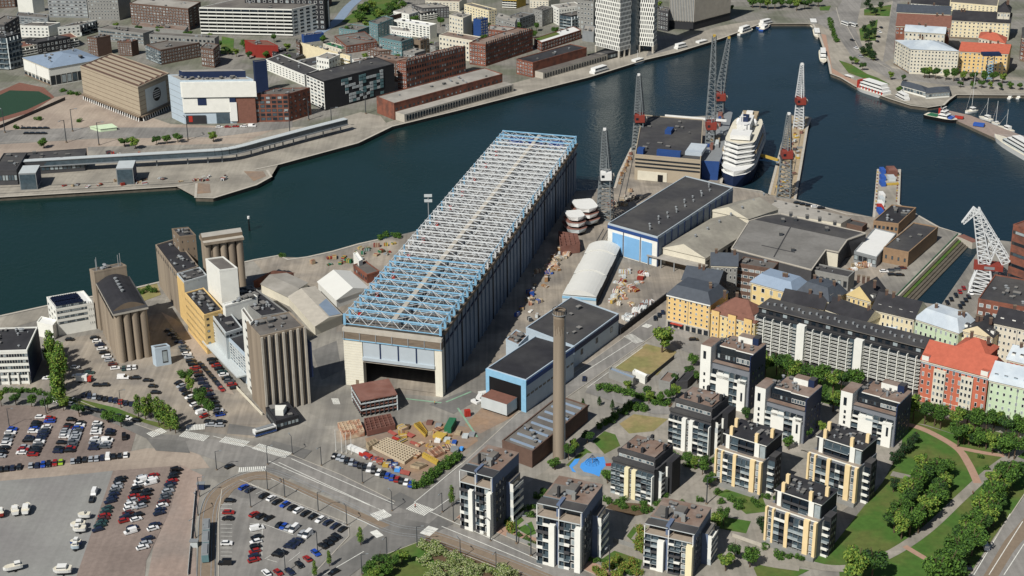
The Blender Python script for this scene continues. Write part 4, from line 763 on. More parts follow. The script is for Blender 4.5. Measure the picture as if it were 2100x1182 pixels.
for nm, c, a, b, lab in (('pa', (4, 1320, 735), (4, 1120, 680), (4, 1330, 700), 'esplanade pavilion with a dark curved roof, the left one'), ('pb', (4, 1510, 730), (4, 1320, 745), (4, 1500, 690), 'esplanade pavilion with a dark curved roof, the right one')):
    B(nm, 'pavilion', lab, c, a, b, 4.2, 'white_wall', 'roof_slate', ('g', 8, 1, .9, .7), None, kind='hip', rh=2.2, cat='pavilion')
ht = thing('hoist_tower', 'blue lattice hoist tower with a platform before the yellow house', 'hoist', (*G((4, 1820, 635)), 0)); g_ = G((4, 1820, 635)); mb = MB()
for i in range(9):
    for sx_ in (-1, 1): mb.bar((g_.x + sx_ * 2.4, g_.y, i * 2.0), (g_.x - sx_ * 2.4, g_.y, i * 2.0 + 2.0), .3, 'steel_blue'); mb.bar((g_.x + sx_ * 2.4, g_.y, i * 2.0), (g_.x + sx_ * 2.4, g_.y, i * 2.0 + 2.0), .4, 'navy')
mb.build('lattice_mast', ht); MB().bx((g_, V((1, 0)), V((0, 1))), -7, 6, -3, 3, 18, 20, 'navy').build('platform', ht)
# ================================================================ the big dock hall
HB = hof(('k', 107, 937), ('k', 75, 250)); HT = hof(('k', 107, 937), ('k', 75, 148))      # roof deck and truss top
HT = max(HT, HB + 4.6)
FL, FR, BL, BR = G((703.3, 646.3), HT), G((903.8, 669.6), HT), G((1031.3, 267.9), HT), G((1180.2, 278.6), HT)
BR = FR + (BL - FL)                                                                       # a true rectangle
hu = (FR - FL).normalized(); hv = (BL - FL).normalized(); HWD = (FR - FL).length; HLN = (BL - FL).length
HF = (FL, hu, hv); hc = (FL + BR) / 2
mat('hall_white', (216, 212, 196), .75, .05, .3); mat('hall_blue', (116, 130, 146), .6, .1, .3, rgb2=(100, 114, 130), scale2=.04); mat('hall_panel', (172, 182, 188), .6, .04, .3)
mat('hall_brown', (116, 104, 90), .85, .25, .8, streak=(.3, .3, 2)); mat('hall_deck', (86, 85, 84), .9, .25, .3, rgb2=(112, 106, 98), scale2=.08)
hall = thing('dock_hall', 'huge covered dock hall with exposed blue and white roof trusses', 'shipyard hall', (hc.x, hc.y, 0))
zb1 = hof(('k', 107, 937), ('k', 77, 290)); zb2 = hof(('k', 107, 937), ('k', 77, 410)); zp = zb2 * .66
W1, W2 = HWD * .188, HWD * .932                                                           # door opening
MB().bx(HF, -.3, W1, -.4, 3.2, 0, zb2, 'hall_white').build('front_wall', hall)
MB().bx(HF, W2, W2 + HWD * .04, -.4, 3.2, 0, zb2, 'hall_white').build('door_post', hall)
MB().bx(HF, W2 + HWD * .042, HWD + .3, -.6, 3.2, 0, zb2, 'hall_white').build('door_post', hall)
for i in range(18): MB().bx(HF, -.35, W1 + .02, -.46, -.4, zb2 * (i + .5) / 18, zb2 * (i + .5) / 18 + .16, 'offwhite').build('cladding_joint', hall)
MB().bx(HF, W1 * .55, W1 * .72, -.5, -.4, 0, 3.0, 'concrete_dark').build('personnel_door', hall)
mb = MB(); mb.bx(HF, -.4, HWD + .4, -.7, 2, zb2 + .4, zb1 - 1.2, 'hall_brown'); mb.build('upper_band', hall)
MB().bx(HF, -.4, HWD + .4, -.9, 2, zb1 - 1.2, zb1 + .4, 'concrete_pale').build('cornice', hall)
MB().bx(HF, -.4, HWD + .4, -.85, 0, zb2 - .05, zb2 + .4, 'steel_blue').build('lintel', hall)
for i in range(7): MB().bx(HF, HWD * (.0 + .166 * i), HWD * (.0 + .166 * i) + .35, -1.0, -.7, zb2, zb1 - 1, 'steel_grey').build('band_post', hall)
for i in range(4):
    a_ = W1 + (W2 - W1) * i / 4; MB().bx(HF, a_ + .3, a_ + (W2 - W1) / 4 - .3, -.3, .5, zp, zb2 - .1, 'hall_panel').build('door_panel', hall)
    if i: MB().bx(HF, a_ - .3, a_ + .3, -.5, .5, zp, zb2, 'navy').build('panel_joint', hall)
MB().bx(HF, W1, W2, -1.1, 1.2, zp - 1.4, zp, 'hall_panel').build('door_beam', hall); MB().bx(HF, W1, W2, -.2, 2.6, zp - 2.6, zp - 1.8, 'concrete_pale').build('door_beam', hall)
mb = MB(); mb.bx(HF, HWD - .8, HWD, 3.2, HLN, -2, HB, 'hall_blue'); mb.build('side_wall', hall)
mb = MB(); mb.bx(HF, 0, .8, 3.2, HLN, -2, HB, 'hall_blue'); mb.build('side_wall', hall)
mb = MB(); mb.bx(HF, .8, HWD - .8, HLN - .8, HLN, -2, HB, 'hall_blue'); mb.build('end_wall', hall)
n = 40
for i in range(n):
    b0 = 4 + (HLN - 6) * i / n; MB().bx(HF, HWD, HWD + .55, b0, b0 + .7, -1.5, HB - .2, 'hall_blue' if i % 4 else 'steel_dark').build('wall_rib', hall)
MB().bx(HF, HWD + .02, HWD + .5, 4.8, HLN, HB - 6.2, HB - 5.5, 'navy').build('wall_rail', hall); MB().bx(HF, HWD + .02, HWD + 1.0, 3.2, HLN, HB - .8, HB + .5, 'concrete_dark').build('eaves_gutter', hall)
MB().bx(HF, -.4, HWD, 1, HLN, HB - .6, HB, 'hall_deck').build('roof', hall)
R1 = random.Random(4)
NT = 40
def TP(a, b, z): p = FL + hu * a + hv * b; return (p.x, p.y, z)
for i in range(NT):
    b_ = .6 + (HLN - 1.2) * i / (NT - 1); bluish = i < 11 or i >= NT - 3; cm = 'steel_blue' if bluish else 'steel_white'; mb = MB()
    mb.bar(TP(0, b_, HT), TP(HWD, b_, HT), .42 if bluish else .34, cm, .6); mb.bar(TP(0, b_, HB + .4), TP(HWD, b_, HB + .4), .3, cm)
    for e in (.4, HWD - .4): mb.bar(TP(e, b_, HB), TP(e, b_, HT + .3), 1.1 if bluish else .8, 'steel_blue' if i % 3 == 0 or bluish else 'steel_white')
    K = 12
    for k in range(K):
        a0 = HWD * k / K; a1 = HWD * (k + 1) / K; z0, z1 = (HB + .4, HT) if k % 2 else (HT, HB + .4)
        mb.bar(TP(a0, b_, z0), TP(a1, b_, z1), .22, 'steel_white'); mb.bar(TP(a1, b_, HB), TP(a1, b_, HT), .14, 'steel_grey')
    mb.build('roof_truss', hall)
    if i < NT - 1:
        b2 = .6 + (HLN - 1.2) * (i + 1) / (NT - 1); mb = MB()
        for k in range(0, 6):
            a0 = HWD * k / 6; a1 = HWD * (k + 1) / 6; p, q = (a0, a1) if (i + k) % 2 else (a1, a0); mb.bar(TP(p, b_, HT - .1), TP(q, b2, HT - .1), .2, 'steel_white')
            mb.bar(TP(q, b_, HB + .5), TP(p, b2, HB + .5), .16, 'steel_grey')
        mb.bar(TP(.4, b_, HT), TP(.4, b2, HT), .25, 'steel_white'); mb.bar(TP(HWD - .4, b_, HT), TP(HWD - .4, b2, HT), .25, 'steel_blue')
        if i > 3:
            for k in (1, 3, 5, 7): mb.bar(TP(HWD * k / 8, b_, HT - 1.2), TP(HWD * k / 8, b2, HT - 1.2), .22, 'steel_white')
            mb.bar(TP(0, (b_ + b2) / 2, HT - 1.5), TP(HWD, (b_ + b2) / 2, HT - 1.5), .3, 'steel_white')
        mb.build('roof_bracing', hall)
MB().bx(HF, HWD * .49, HWD * .535, 2, HLN - 3, HT - .6, HT - .1, 'concrete_pale').build('roof_catwalk', hall)
for i in range(11):
    b_ = 8 + i * HLN * .085; MB().bx(HF, 4.0, 5.4, b_, b_ + 1.6, HB, HB + 2.6, 'red').build('ventilator', hall)
for i in range(3): MB().bx(HF, 6 + 12 * i, 15 + 12 * i, HLN - 10, HLN - 5, HB, HB + 2.5, 'blue').build('ventilator', hall)
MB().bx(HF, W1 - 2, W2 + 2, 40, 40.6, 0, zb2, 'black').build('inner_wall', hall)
MB().bx(HF, W1 - 3, W2, 2, 39, .25, .3, 'yard').build('hall_floor', hall)
# ================================================================ sheds and workshops of the yard
r, C, A, Bq, D, h = B('bluedoor', 'workshop_hall', 'dark roofed workshop hall with three tall light blue doors', (1348.6, 488), (1247, 459.7), (1502.8, 386.4), (7, 1190, 1000), 'hall_panel', 'roof_dark', None, None)
u = (C - A).normalized(); v = (Bq - C).normalized(); fr = (A, u, v); wl = (C - A).length; wd = (Bq - C).length
MB().bx(fr, -.2, wl + .2, -.35, .02, h - 2.2, h - .5, 'blue_wall').build('fascia', r); MB().bx(fr, .1, wl - .1, -.2, .02, 0, h - 2.2, 'white_wall').build('front_wall', r)
for a0, a1 in ((.1, .31), (.34, .65), (.69, .9)): MB().bx(fr, wl * a0, wl * a1, -.45, -.2, .6, h * .76, 'skyblue').build('sliding_door', r)
for a0 in (.325, .67): MB().bx(fr, wl * a0 - .2, wl * a0 + .2, -.5, 0, 0, h - 2, 'navy').build('door_post', r)
fs = (C, v, V((v.y, -v.x)))
MB().bx(fs, -.2, wd, 0, .3, 0, h - .6, 'hall_blue').build('side_wall', r)
for i in range(12): MB().bx(fs, wd * i / 12, wd * i / 12 + .5, .3, .7, 0, h - .2, 'navy').build('wall_rib', r)
for i in range(16):
    t = .08 + i * .056; q = C + (A - C) * (.28 + .1 * (i % 2)) + (Bq - C) * t; link('roof_vent', VENT2, r, (q.x - r.location.x, q.y - r.location.y, h + .05), 0, (1.3, 1.3, 2.2 if i % 3 == 0 else 1.2))
# long gabled shed and the flat hall beside it
r, C, A, Bq, D, h = B('gableshed', 'long_shed', 'long grey gabled shed with a pale gable and loading canopy', (7, 1580, 930), (7, 1240, 850), (7, 1960, 690), (7, 1580, 1060), 'offwhite', 'roof_tan', None, ('d', 9, 1, .6, .5), kind='gablev', rh=5)
r2_ = r; u = (C - A).normalized(); v = (Bq - C).normalized(); fr = (A, u, v); wl = (C - A).length
MB().bx(fr, -6, wl + 2, -6, 0, 5.0, 5.6, 'roof_light').build('loading_canopy', r)
for i in range(5): MB().bx(fr, -5.5 + (wl + 6) * i / 4, -5 + (wl + 6) * i / 4, -5.8, -5.3, 0, 5, 'steel_grey').build('canopy_post', r)
MB().bx(fr, 2, wl - 2, -.15, 0, .2, 3.2, 'concrete_dark').build('loading_door', r)
for i in range(7): p = (A + C) / 2 + v * (12 + i * 13); link('roof_vent', VENT2, r, (p.x - r.location.x, p.y - r.location.y, h + 4.9), 0, (1.4, 1.4, 1.5))
r, C, A, Bq, D, h = B('gableshed2', 'long_shed', 'rear grey gabled shed reaching the pier behind the flat hall', (7, 1925, 618), (7, 1612, 552), (8, 140, 540), 11, 'offwhite', 'roof_tan', None, None, kind='gablev', rh=4.5)
zf = 10.0; pts = [(7, 1930, 640), (8, 40, 600), (8, 160, 582), (8, 840, 738), (8, 690, 792), (8, 620, 890), (8, 520, 870), (8, 405, 1030), (7, 1790, 862)]
P_ = [G(p, zf) for p in pts]; c_ = sum(P_, V((0, 0))) / len(P_); fh = thing('flat_hall', 'wide flat grey roofed workshop hall behind the yellow houses', 'workshop hall', (c_.x, c_.y, 0))
MB().prism(P_, 0, zf - .3, 'dark_wall').build('wall', fh); MB().prism([c_ + (p - c_) * 1.004 for p in P_], zf - .3, zf + .2, 'roof_light', top='roof_mid').build('roof', fh)
mb = MB(); [mb.bar((*P_[i], zf + .3), (*P_[(i + 1) % len(P_)], zf + .3), .6, 'concrete_pale', .5) for i in range(len(P_))]; mb.build('roof_edge', fh)
mb = MB(); mb.quad([(*G(p, zf + .26), zf + .26) for p in (('q', 440, 152), ('q', 560, 132), ('q', 945, 214), ('q', 872, 243))][::-1], 'roof_dark'); mb.build('dark_roof_strip', fh)
for p, q in ((('q', 620, 190), ('q', 545, 325)), (('q', 490, 272), ('q', 640, 305))):
    mb = MB(); mb.bar((*G(p, zf + .3), zf + .25), (*G(q, zf + .3), zf + .25), .6, 'roof_dark', .25); mb.build('roof_joint', fh)
for x, y in ((175, 650), (240, 600), (275, 640), (370, 620), (470, 640), (525, 720), (160, 755), (255, 880), (590, 670)): q = G((8, x, y), zf); link('roof_vent', VENT1, fh, (q.x - c_.x, q.y - c_.y, zf + .2), 0, (1.6, 1.6, 2.4))
q0, q1 = G((8, 520, 870), zf), G((8, 620, 890), zf); d_ = (q1 - q0); n_ = V((d_.y, -d_.x)).normalized(); MB().prism([q0 + n_ * .05, q1 + n_ * .05, q1 + n_ * .3, q0 + n_ * .3], 1, zf - .6, 'offwhite').build('pale_door', fh)
P2 = [G(p, 6) for p in ((8, 140, 470), (8, 720, 610), (8, 640, 655), (8, 160, 575), (8, 40, 590), (8, 0, 560))]; c2 = sum(P2, V((0, 0))) / 6
o = thing('low_workshop', 'low pale flat roofed workshop along the quay edge', 'workshop', (c2.x, c2.y, 0)); MB().prism(P2, 0, 5.8, 'offwhite').build('wall', o); MB().prism([c2 + (p - c2) * 1.01 for p in P2], 5.8, 6.1, 'roof_light').build('roof', o)
for i in range(7): q = P2[0] + (P2[1] - P2[0]) * (i / 6) * .9 - (P2[1] - P2[2]) * .3; link('roof_vent', VENT1, o, (q.x - c2.x, q.y - c2.y, 6.1), 0, (1, 1, .9))
B('quaybrick', 'quay_building', 'tan brick quay building with a cluttered black roof by the small pier', (8, 1100, 665), (8, 900, 640), (8, 1240, 535), (8, 1095, 745), 'brick_tan', 'roof_black', ('d', 6, 1, .6, .4), None, clut=10)
B('whiteroof', 'shed', 'open fronted shed with a bright white roof beside the tan brick workshop', ('q', 1010, 330), ('q', 908, 303), ('q', 1100, 222), hof(('q', 1008, 374), ('q', 1010, 330)), 'metal_grey', 'white', ('d', 5, 1, .9, .7), None)
B('tanbrick', 'brick_workshop', 'tan brick workshop with a dark grey roof above the dock quay', (8, 1180, 892), (8, 980, 852), (8, 1415, 690), (8, 1175, 1005), 'brick_tan', 'roof_dark', ('d', 4, 1, .3, .4, 1, 6), None, clut=3)
B('quayhut', 'storage_hut', 'low dark storage hut left of the tan brick quay building', (8, 810, 690), (8, 640, 650), (8, 850, 660), 3.5, 'brick_brown', 'roof_dark', None, None)
# white hall with curved bays
r0 = thing('tent_hall', 'long white fabric hall of five curved bays in the shipyard', 'fabric hall', (*G((1215, 570), 8), 0))
hE = hof((11, 710, 195), (11, 710, 125)); P0, P1, P2_ = G((11, 440, 103), hE), G((11, 710, 125), hE), G((7, 905, 845), hE); uu = (P1 - P0); wv = (P2_ - P1); NB = 5
for i in range(NB):
    mb = MB(); b0, b1 = i / NB + .006, (i + 1) / NB - .006; m = 10; hE += (.5, -.5)[i % 2]
    ring = [(t, 2.8 * math.sin(math.pi * t) ** .8 if 0 < t < 1 else 0) for t in [j / m for j in range(m + 1)]]
    for j in range(m):
        (t0, z0), (t1, z1) = ring[j], ring[j + 1]; s = [P0 + uu * t0 + wv * b0, P0 + uu * t1 + wv * b0, P0 + uu * t1 + wv * b1, P0 + uu * t0 + wv * b1]
        mb.quad([(*s[0], hE + z0), (*s[1], hE + z1), (*s[2], hE + z1), (*s[3], hE + z0)], 'white_fabric')
    for e in (b0, b1): mb.quad([(*(P0 + uu * t + wv * e), hE + z) for t, z in (ring if e == b0 else ring[::-1])], 'white_fabric')
    mb.build('roof_bay', r0)
hE -= .5; MB().prism([P0, P1, P1 + wv, P0 + wv], 0, hE - .02, 'metal_pale').build('wall', r0); d_ = uu.normalized(); n_ = V((d_.y, -d_.x))
MB().prism([P0 + n_ * .02, P1 + n_ * .02, P1 + n_ * .3, P0 + n_ * .3], hE - 1.2, hE - .1, 'steel_blue').build('fascia', r0)
d2 = wv.normalized(); n2 = V((d2.y, -d2.x)); MB().prism([P1 + n2 * .02, P1 + wv + n2 * .02, P1 + wv + n2 * .15, P1 + n2 * .15], 0, hE, 'charcoal').build('side_wall', r0)
# blue framed warehouse in two parts
r, C, A, Bq, D, h = B('bluewh', 'warehouse', 'long warehouse with a black roof and pale blue gate frame', (1078.6, 781.9), (998.3, 757.4), (1177, 713), (11, 130, 1035), 'paleblue', 'roof_black', None, ('d', 12, 1, .7, .3, 6, 9))
u = (C - A).normalized(); v = (Bq - C).normalized(); fr = (A, u, v); wl = (C - A).length; wd = (Bq - C).length; fs = (C, v, V((v.y, -v.x)))
MB().bx(fr, -.3, wl + .3, -.5, .2, h - 2.6, h + .3, 'steel_blue').build('fascia', r); MB().bx(fr, wl - 2.2, wl + .3, -.5, .1, 0, h - 2.6, 'steel_blue').build('gate_post', r); MB().bx(fr, -.3, 1.5, -.5, .1, 0, h - 2.6, 'steel_blue').build('gate_post', r)
MB().bx(fr, 1.6, wl - 2.3, -.25, .02, .1, h - 2.7, 'black').build('painted_gate_shade', r); MB().bx(fs, -.2, wd, 0, .25, h - 2.4, h - .2, 'blue_wall').build('side_band', r)  # black panel on the solid front; the dark interior is put into its colour
qd = G((11, -20, 790)); o = MB(); o.bx((A, u, v), 3, wl - 4, -9, -1, 1.2, 6.5, 'metal_pale', 'roof_rust'); tag(o.build('ship_section'), 'grey steel ship section with a rusty top in the warehouse gate', 'ship section')
B('bluewh2', 'warehouse', 'wider black roofed warehouse with a grey-blue flank behind the chimney', (11, 535, 515), (11, 150, 365), (1268.8, 645.6), (11, 540, 680), 'paleblue', 'roof_dark', None, ('d', 3, 1, .15, .3), clut=6)
r, C, A, Bq, D, h = BLD['bluewh2']; v = (Bq - C).normalized(); MB().bx((C, v, V((v.y, -v.x))), 0, (Bq - C).length, 0, .25, h - 2.6, h - .2, 'navy').build('side_band', r)
B('redblock', 'roof_plant', 'pale blue plant house with a red stripe between the warehouses', (11, 90, 505), (11, -10, 460), (11, 170, 425), 12, 'paleblue', 'roof_brown', None, None, clut=6)
# chimney and boiler house
cb = G((1146.6, 938)); ch = hof((1146.6, 938), (1150, 636)); rc = (G((1163, 640), ch) - G((1137.5, 640), ch)).length / 2
t_ = thing('chimney_stack', 'tall round tan concrete chimney beside the boiler house', 'chimney', (cb.x, cb.y, 0))
MB().cyl(cb, rc * 1.06, rc, 0, ch, 40, 'concrete', cap=False).build('shaft', t_, True); MB().cyl(cb, rc * .8, rc * .8, ch - 5, ch - 1, 32, 'black').build('flue', t_)
mb = MB()
for i in range(32):
    a0, a1 = i * math.pi / 16, (i + 1) * math.pi / 16
    mb.quad([(cb.x + rr * math.cos(a), cb.y + rr * math.sin(a), ch) for rr, a in ((rc * .78, a0), (rc * 1.0, a0), (rc * 1.0, a1), (rc * .78, a1))], 'concrete_dark')
mb.build('rim', t_)
mb = MB()
for i in range(18): a0 = i * math.pi / 9; p = (cb.x + rc * 1.15 * math.cos(a0), cb.y + rc * 1.15 * math.sin(a0)); q = (cb.x + rc * 1.15 * math.cos(a0 + math.pi / 9), cb.y + rc * 1.15 * math.sin(a0 + math.pi / 9)); mb.bar((*p, ch - 1.5), (*p, ch + .6), .12, 'steel_dark'); mb.bar((*p, ch + .5), (*q, ch + .5), .12, 'steel_dark'); mb.bar((*p, ch - 1.5), (*q, ch - 1.5), .3, 'steel_grey')
mb.build('railing', t_); mb = MB(); mb.bar((cb.x + rc * .9, cb.y - rc * .7, 0), (cb.x + rc * .85, cb.y - rc * .66, ch), .5, 'steel_dark'); mb.build('ladder', t_)
mb = MB()
for i in range(14): a0 = -2.6 + i * .16; mb.bar((cb.x + rc * 1.004 * math.cos(a0), cb.y + rc * 1.004 * math.sin(a0), ch - 3), (cb.x + rc * 1.012 * math.cos(a0), cb.y + rc * 1.012 * math.sin(a0), ch - 6 - (i * 7 % 5)), .16, 'concrete_dark')
mb.build('rust_streak', t_)
B('boiler', 'boiler_house', 'low dark brick boiler house with a ribbed grey-brown roof', (15, 200, 188), (15, -40, 100), (11, 645, 985), (15, 200, 312), 'brick_brown', 'roof_grey', None, None, clut=10)
r, C, A, Bq, D, h = BLD['boiler']
for i in range(8): t = .06 + i * .12; mb = MB(); p = C + (A - C) * .06 + (Bq - C) * t; mb.prism([p, p + (A - C) * .8, p + (A - C) * .8 + (Bq - C) * .02, p + (Bq - C) * .02], h, h + .6, 'roof_bluegrey'); mb.build('roof_rib', r)
# small sheds on the shore side
def shed(k, nm, lab, c, a, b, h, wl, rf, kd, rh, **kw): return B(k, nm, lab, c, a, b, h, wl, rf, kind=kd, rh=rh, **kw)
shed('tent', 'fabric_tent', 'white fabric tent hall on the shore side of the dock hall', (690, 615), (652, 578), (757, 592), 4.5, 'white_fabric', 'white_fabric', 'gablev' if 0 else 'gable', 3.5)
shed('lowshed', 'long_shed', 'long low shed with a pale roof half tinted blue', (10, 490, 345), (10, 278, 112), (10, 705, 255), 5, 'offwhite', 'concrete_pale', 'gable', 1.6)
shed('lowshed2', 'long_shed', 'rusty pale roofed shed behind the long low one', (10, 290, 120), (10, 60, 10), (10, 430, 0), 5, 'offwhite', 'roof_light', 'gable', 1.0)
r, C, A, Bq, D, h = BLD['lowshed']; mb = MB(); L = A - C; S_ = Bq - C
q = [C + S_ * .55 + L * .02, C + S_ * .98 + L * .02, C + S_ * .98 + L * .55, C + S_ * .55 + L * .4]; zz = [h + 1.45, h + .15, h + .15, h + 1.45]; mb.quad([(p.x, p.y, z + .12) for p, z in zip(q, zz)], 'roof_bluegrey'); mb.build('blue_roof_sheet', r)
shed('redshed', 'brick_shed', 'low brick shed under a broad red-brown roof by the water', (6, 165, 1085), (6, 0, 1115), (6, 320, 1050), 4, 'brick', 'roof_rust', 'hip', 3.5)
shed('smallbrick', 'brick_shed', 'narrow red brick shed with a flat grey roof beside the dock hall', (6, 905, 1070), (6, 795, 990), (6, 1005, 1040), 4.5, 'brick', 'roof_grey', 'flat', 0, fl=('d', 6, 1, .5, .5))
shed('whitehut', 'white_hut', 'small white hut stack above the narrow brick shed', (6, 840, 965), (6, 795, 900), (6, 870, 950), 7, 'white_wall', 'white', 'flat', 0)
# ================================================================ mills and silos at the left
r, C, A, Bq, D, h = B('leftoffice', 'office_building', 'white office building with ribbon windows and black roof at the left edge', (9, 215, 545), (9, -260, 560), (9, 300, 360), (9, 245, 805), 'white_wall', 'roof_black', ('d', 22, 5, .85, .5), None, clut=14)
v = (Bq - C).normalized(); MB().bx((C, v, V((v.y, -v.x))), 0, (Bq - C).length, .01, .2, 0, h - .6, 'navy').build('painted_shade_flank', r)  # navy sheet over the white right face: its shade put into the colour
for i in range(6): q = C + (A - C) * (.02 + i * .17); d_ = (A - C).normalized(); MB().bx((q, d_, -v), 0, .6, .1, .8, 0, 5.5, 'white_wall').build('ground_column', r)
B('solarhouse', 'office_building', 'white office house with rows of solar panels on its roof', (9, 445, 218), (9, 372, 122), (9, 745, 165), (9, 460, 425), 'white_wall', 'white', W6(3, 4), [W6(3, 4, .3, .4, 2, 16, .84, 1), ('g', 16, 4, .9, .45, 5, 16, .02, .82)])
r, C, A, Bq, D, h = BLD['solarhouse']
for i in range(11):
    for j in range(2):
        t = .06 + i * .062; s0 = .06 + j * .45; p = C + (Bq - C) * t + (A - C) * s0; q = p + (A - C) * .4; w_ = (Bq - C).normalized() * 1.6; mb = MB()
        mb.add([(p.x, p.y, h + .3), (q.x, q.y, h + .3), (q.x + w_.x, q.y + w_.y, h + 1.0), (p.x + w_.x, p.y + w_.y, h + 1.0)], [(0, 3, 2, 1), (0, 1, 2, 3)], 'solar'); mb.build('solar_panel', r)
B('annexlow', 'link_building', 'low white link building behind the left office', (9, 420, 350), (9, 295, 320), (9, 455, 305), 7, 'white_wall', 'white', None, None)
# silo A: curved roof on columns of cylinders
C, A, Bq, D = rect(('m', 285, 562), ('m', 100, 222), ('m', 655, 485), hA := hof(('m', 400, 1110), ('m', 350, 560)))
ctr = (C + D) / 2; sa = thing('grain_silo', 'tan concrete grain silo with round cylinders and a curved black roof', 'silo', (ctr.x, ctr.y, 0))
u = (A - C).normalized(); v = (Bq - C).normalized(); lu = (A - C).length; lv = (Bq - C).length; fr = (C, u, v)
MB().bx(fr, 4, lu - 2, 2, lv - 2, 0, hA - 1, 'concrete').build('wall', sa)
r_ = lv / 8
for i in range(4): q = C + u * (r_ * .9) + v * (r_ + i * 2 * r_); MB().cyl(q, r_ * .93, r_ * .93, 0, hA - .6, 22, 'concrete').build('silo_cylinder', sa, False)
for i in range(int(lu / (2 * r_)) - 1): q = C + u * (r_ * 3 + i * 2 * r_) + v * r_ * .9; MB().cyl(q, r_ * 1.0, r_ * 1.0, 0, hA - .6, 22, 'concrete').build('silo_cylinder', sa)
mb = MB(); m = 8
for j in range(m):
    t0, t1 = j / m, (j + 1) / m; f = lambda t: 3.0 * math.sin(math.pi * t); P = lambda a, t: C + u * a + v * (lv * t)
    mb.quad([(*P(3, t0), hA + f(t0)), (*P(3, t1), hA + f(t1)), (*P(lu, t1), hA + f(t1)), (*P(lu, t0), hA + f(t0))][::-1], 'roof_black')
mb.quad([(*(C + u * 3 + v * lv * (j / m)), hA + 3 * math.sin(math.pi * j / m)) for j in range(m + 1)][::-1], 'concrete_dark'); mb.build('roof', sa)
MB().bx(fr, -.4, lu + .4, -.4, lv + .4, hA - .8, hA + .15, 'concrete_pale', 'roof_dark').build('roof_edge', sa)
for i in range(16): MB().bx(fr, 3 + i * (lu - 5) / 16, 4.4 + i * (lu - 5) / 16, -.2, .1, hA - 3.4, hA - 1.6, 'black').build('loft_window', sa)
for i in range(5): q = C + u * (lu * (.42 + i * .1)) + v * lv * .5; link('roof_vent', VENT2, sa, (q.x - ctr.x, q.y - ctr.y, hA + 3), 0, (1.8, 1.8, 1))
B('silotower', 'silo_head_house', 'square concrete head house with antennas behind the curved silo', ('m', 70, 105), ('m', 20, 75), ('m', 425, 35), hA + 5, 'concrete', 'roof_grey', None, None, clut=5)
r, C, A, Bq, D, h = BLD['silotower']
for s_, t_ in ((.2, .1), (.8, .2), (.3, .8), (.7, .92)): q = C + (A - C) * s_ + (Bq - C) * t_; mb = MB(); mb.bar((q.x, q.y, h), (q.x, q.y, h + 6), .25, 'steel_grey'); mb.build('antenna', r)
B('siloannex', 'white_annex', 'small white annex with a grey gate at the foot of the curved silo', ('m', 738, 950), ('m', 700, 922), ('m', 905, 922), ('m', 745, 1143), 'paleblue', 'roof_dark', None, ('g', 1, 1, .55, .7, 0, 9, .3, .95))
# big mill group
# silo row with gallery
zg = 32
C, A, Bq, D = rect((5, 1945, 765), (5, 1625, 812), (5, 1915, 700), zg); C, A = A, C
ctr = (A + G((5, 1600, 760), zg)) / 2; sg = thing('grain_silo', 'row of slim concrete silo cylinders under a pale gabled gallery', 'silo', (ctr.x, ctr.y, 0))
ln = A - C; nrm = V((ln.y, -ln.x)).normalized(); w_ = 9
for i in range(5): q = C + ln * ((i + .5) / 5) - nrm * 2.6; MB().cyl(q, ln.length / 11, ln.length / 11, 0, zg - 1.4, 20, 'concrete').build('silo_cylinder', sg)
for i in range(5): q = C + ln * ((i + .5) / 5) - nrm * 8; MB().cyl(q, ln.length / 11, ln.length / 11, 0, zg - 1.4, 20, 'concrete').build('silo_cylinder', sg)
MB().prism([C, A, A - nrm * 11, C - nrm * 11], zg - 1.4, zg, 'concrete', top='concrete_pale').build('gallery_floor', sg)
mb = MB(); p0, p1, p2, p3 = C - nrm * 3, A - nrm * 3, A - nrm * 9, C - nrm * 9; mb.prism([p0, p1, p2, p3], zg, zg + 1.8, 'concrete_dark'); mb.build('gallery', sg)
mb = MB(); m0, m1 = (p0 + p3) / 2, (p1 + p2) / 2; mb.quad([(*p0, zg + 1.8), (*p1, zg + 1.8), (*m1, zg + 3.0), (*m0, zg + 3.0)], 'roof_light'); mb.quad([(*p2, zg + 1.8), (*p3, zg + 1.8), (*m0, zg + 3.0), (*m1, zg + 3.0)], 'roof_light'); mb.build('gallery_roof', sg)
TL['n'] = (300, 450, 2.0)
hS = hof(('n', 118, 398), ('n', 125, 226)); hY = hof(('n', 250, 555), ('n', 237, 397)); hG_ = hof(('n', 412, 678), ('n', 405, 557))
B('millsilo', 'mill_silo_block', 'tall tan mill silo block with a long black roof at the shore', ('n', 125, 224), ('n', 38, 108), ('n', 214, 196), hS, 'concrete', 'roof_black', D6(12, 1, .3, .8, hS - 3, hS - .6), None, clut=12)
B('whitemill', 'mill_building', 'yellow flanked mill wing with a white front above the yellow one', ('n', 155, 260), ('n', 126, 226), ('n', 249, 233), hS, 'metal_pale', 'roof_dark', None, W6(4, 1, .3, .4, hY + 2, hS - 1), clut=8)
r, C, A, Bq, D, h = BLD['whitemill']; u = (A - C).normalized(); n_ = V((u.y, -u.x)); n_ = n_ if n_.dot(C - Bq) > 0 else -n_; MB().prism([C + n_ * .02, A + n_ * .02, A + n_ * .2, C + n_ * .2], 0, h - .5, 'yellow').build('yellow_flank', r)
B('milltower', 'mill_tower', 'dark concrete mill tower with slit windows over the water', ('n', 135, 75), ('n', 105, 42), ('n', 203, 68), hof(('n', 130, 135), ('n', 135, 75), hS), 'concrete_dark', 'roof_dark', W6(2, 7, .2, .3), D6(3, 7, .15, .25), clut=8)
B('yellowmill', 'mill_building', 'long yellow plastered mill wing with a black cluttered roof', ('n', 237, 397), ('n', 158, 306), ('n', 316, 374), hY, 'yellow', 'roof_black', D6(16, 5, .25, .3), D6(3, 6, .4, .35), clut=18)
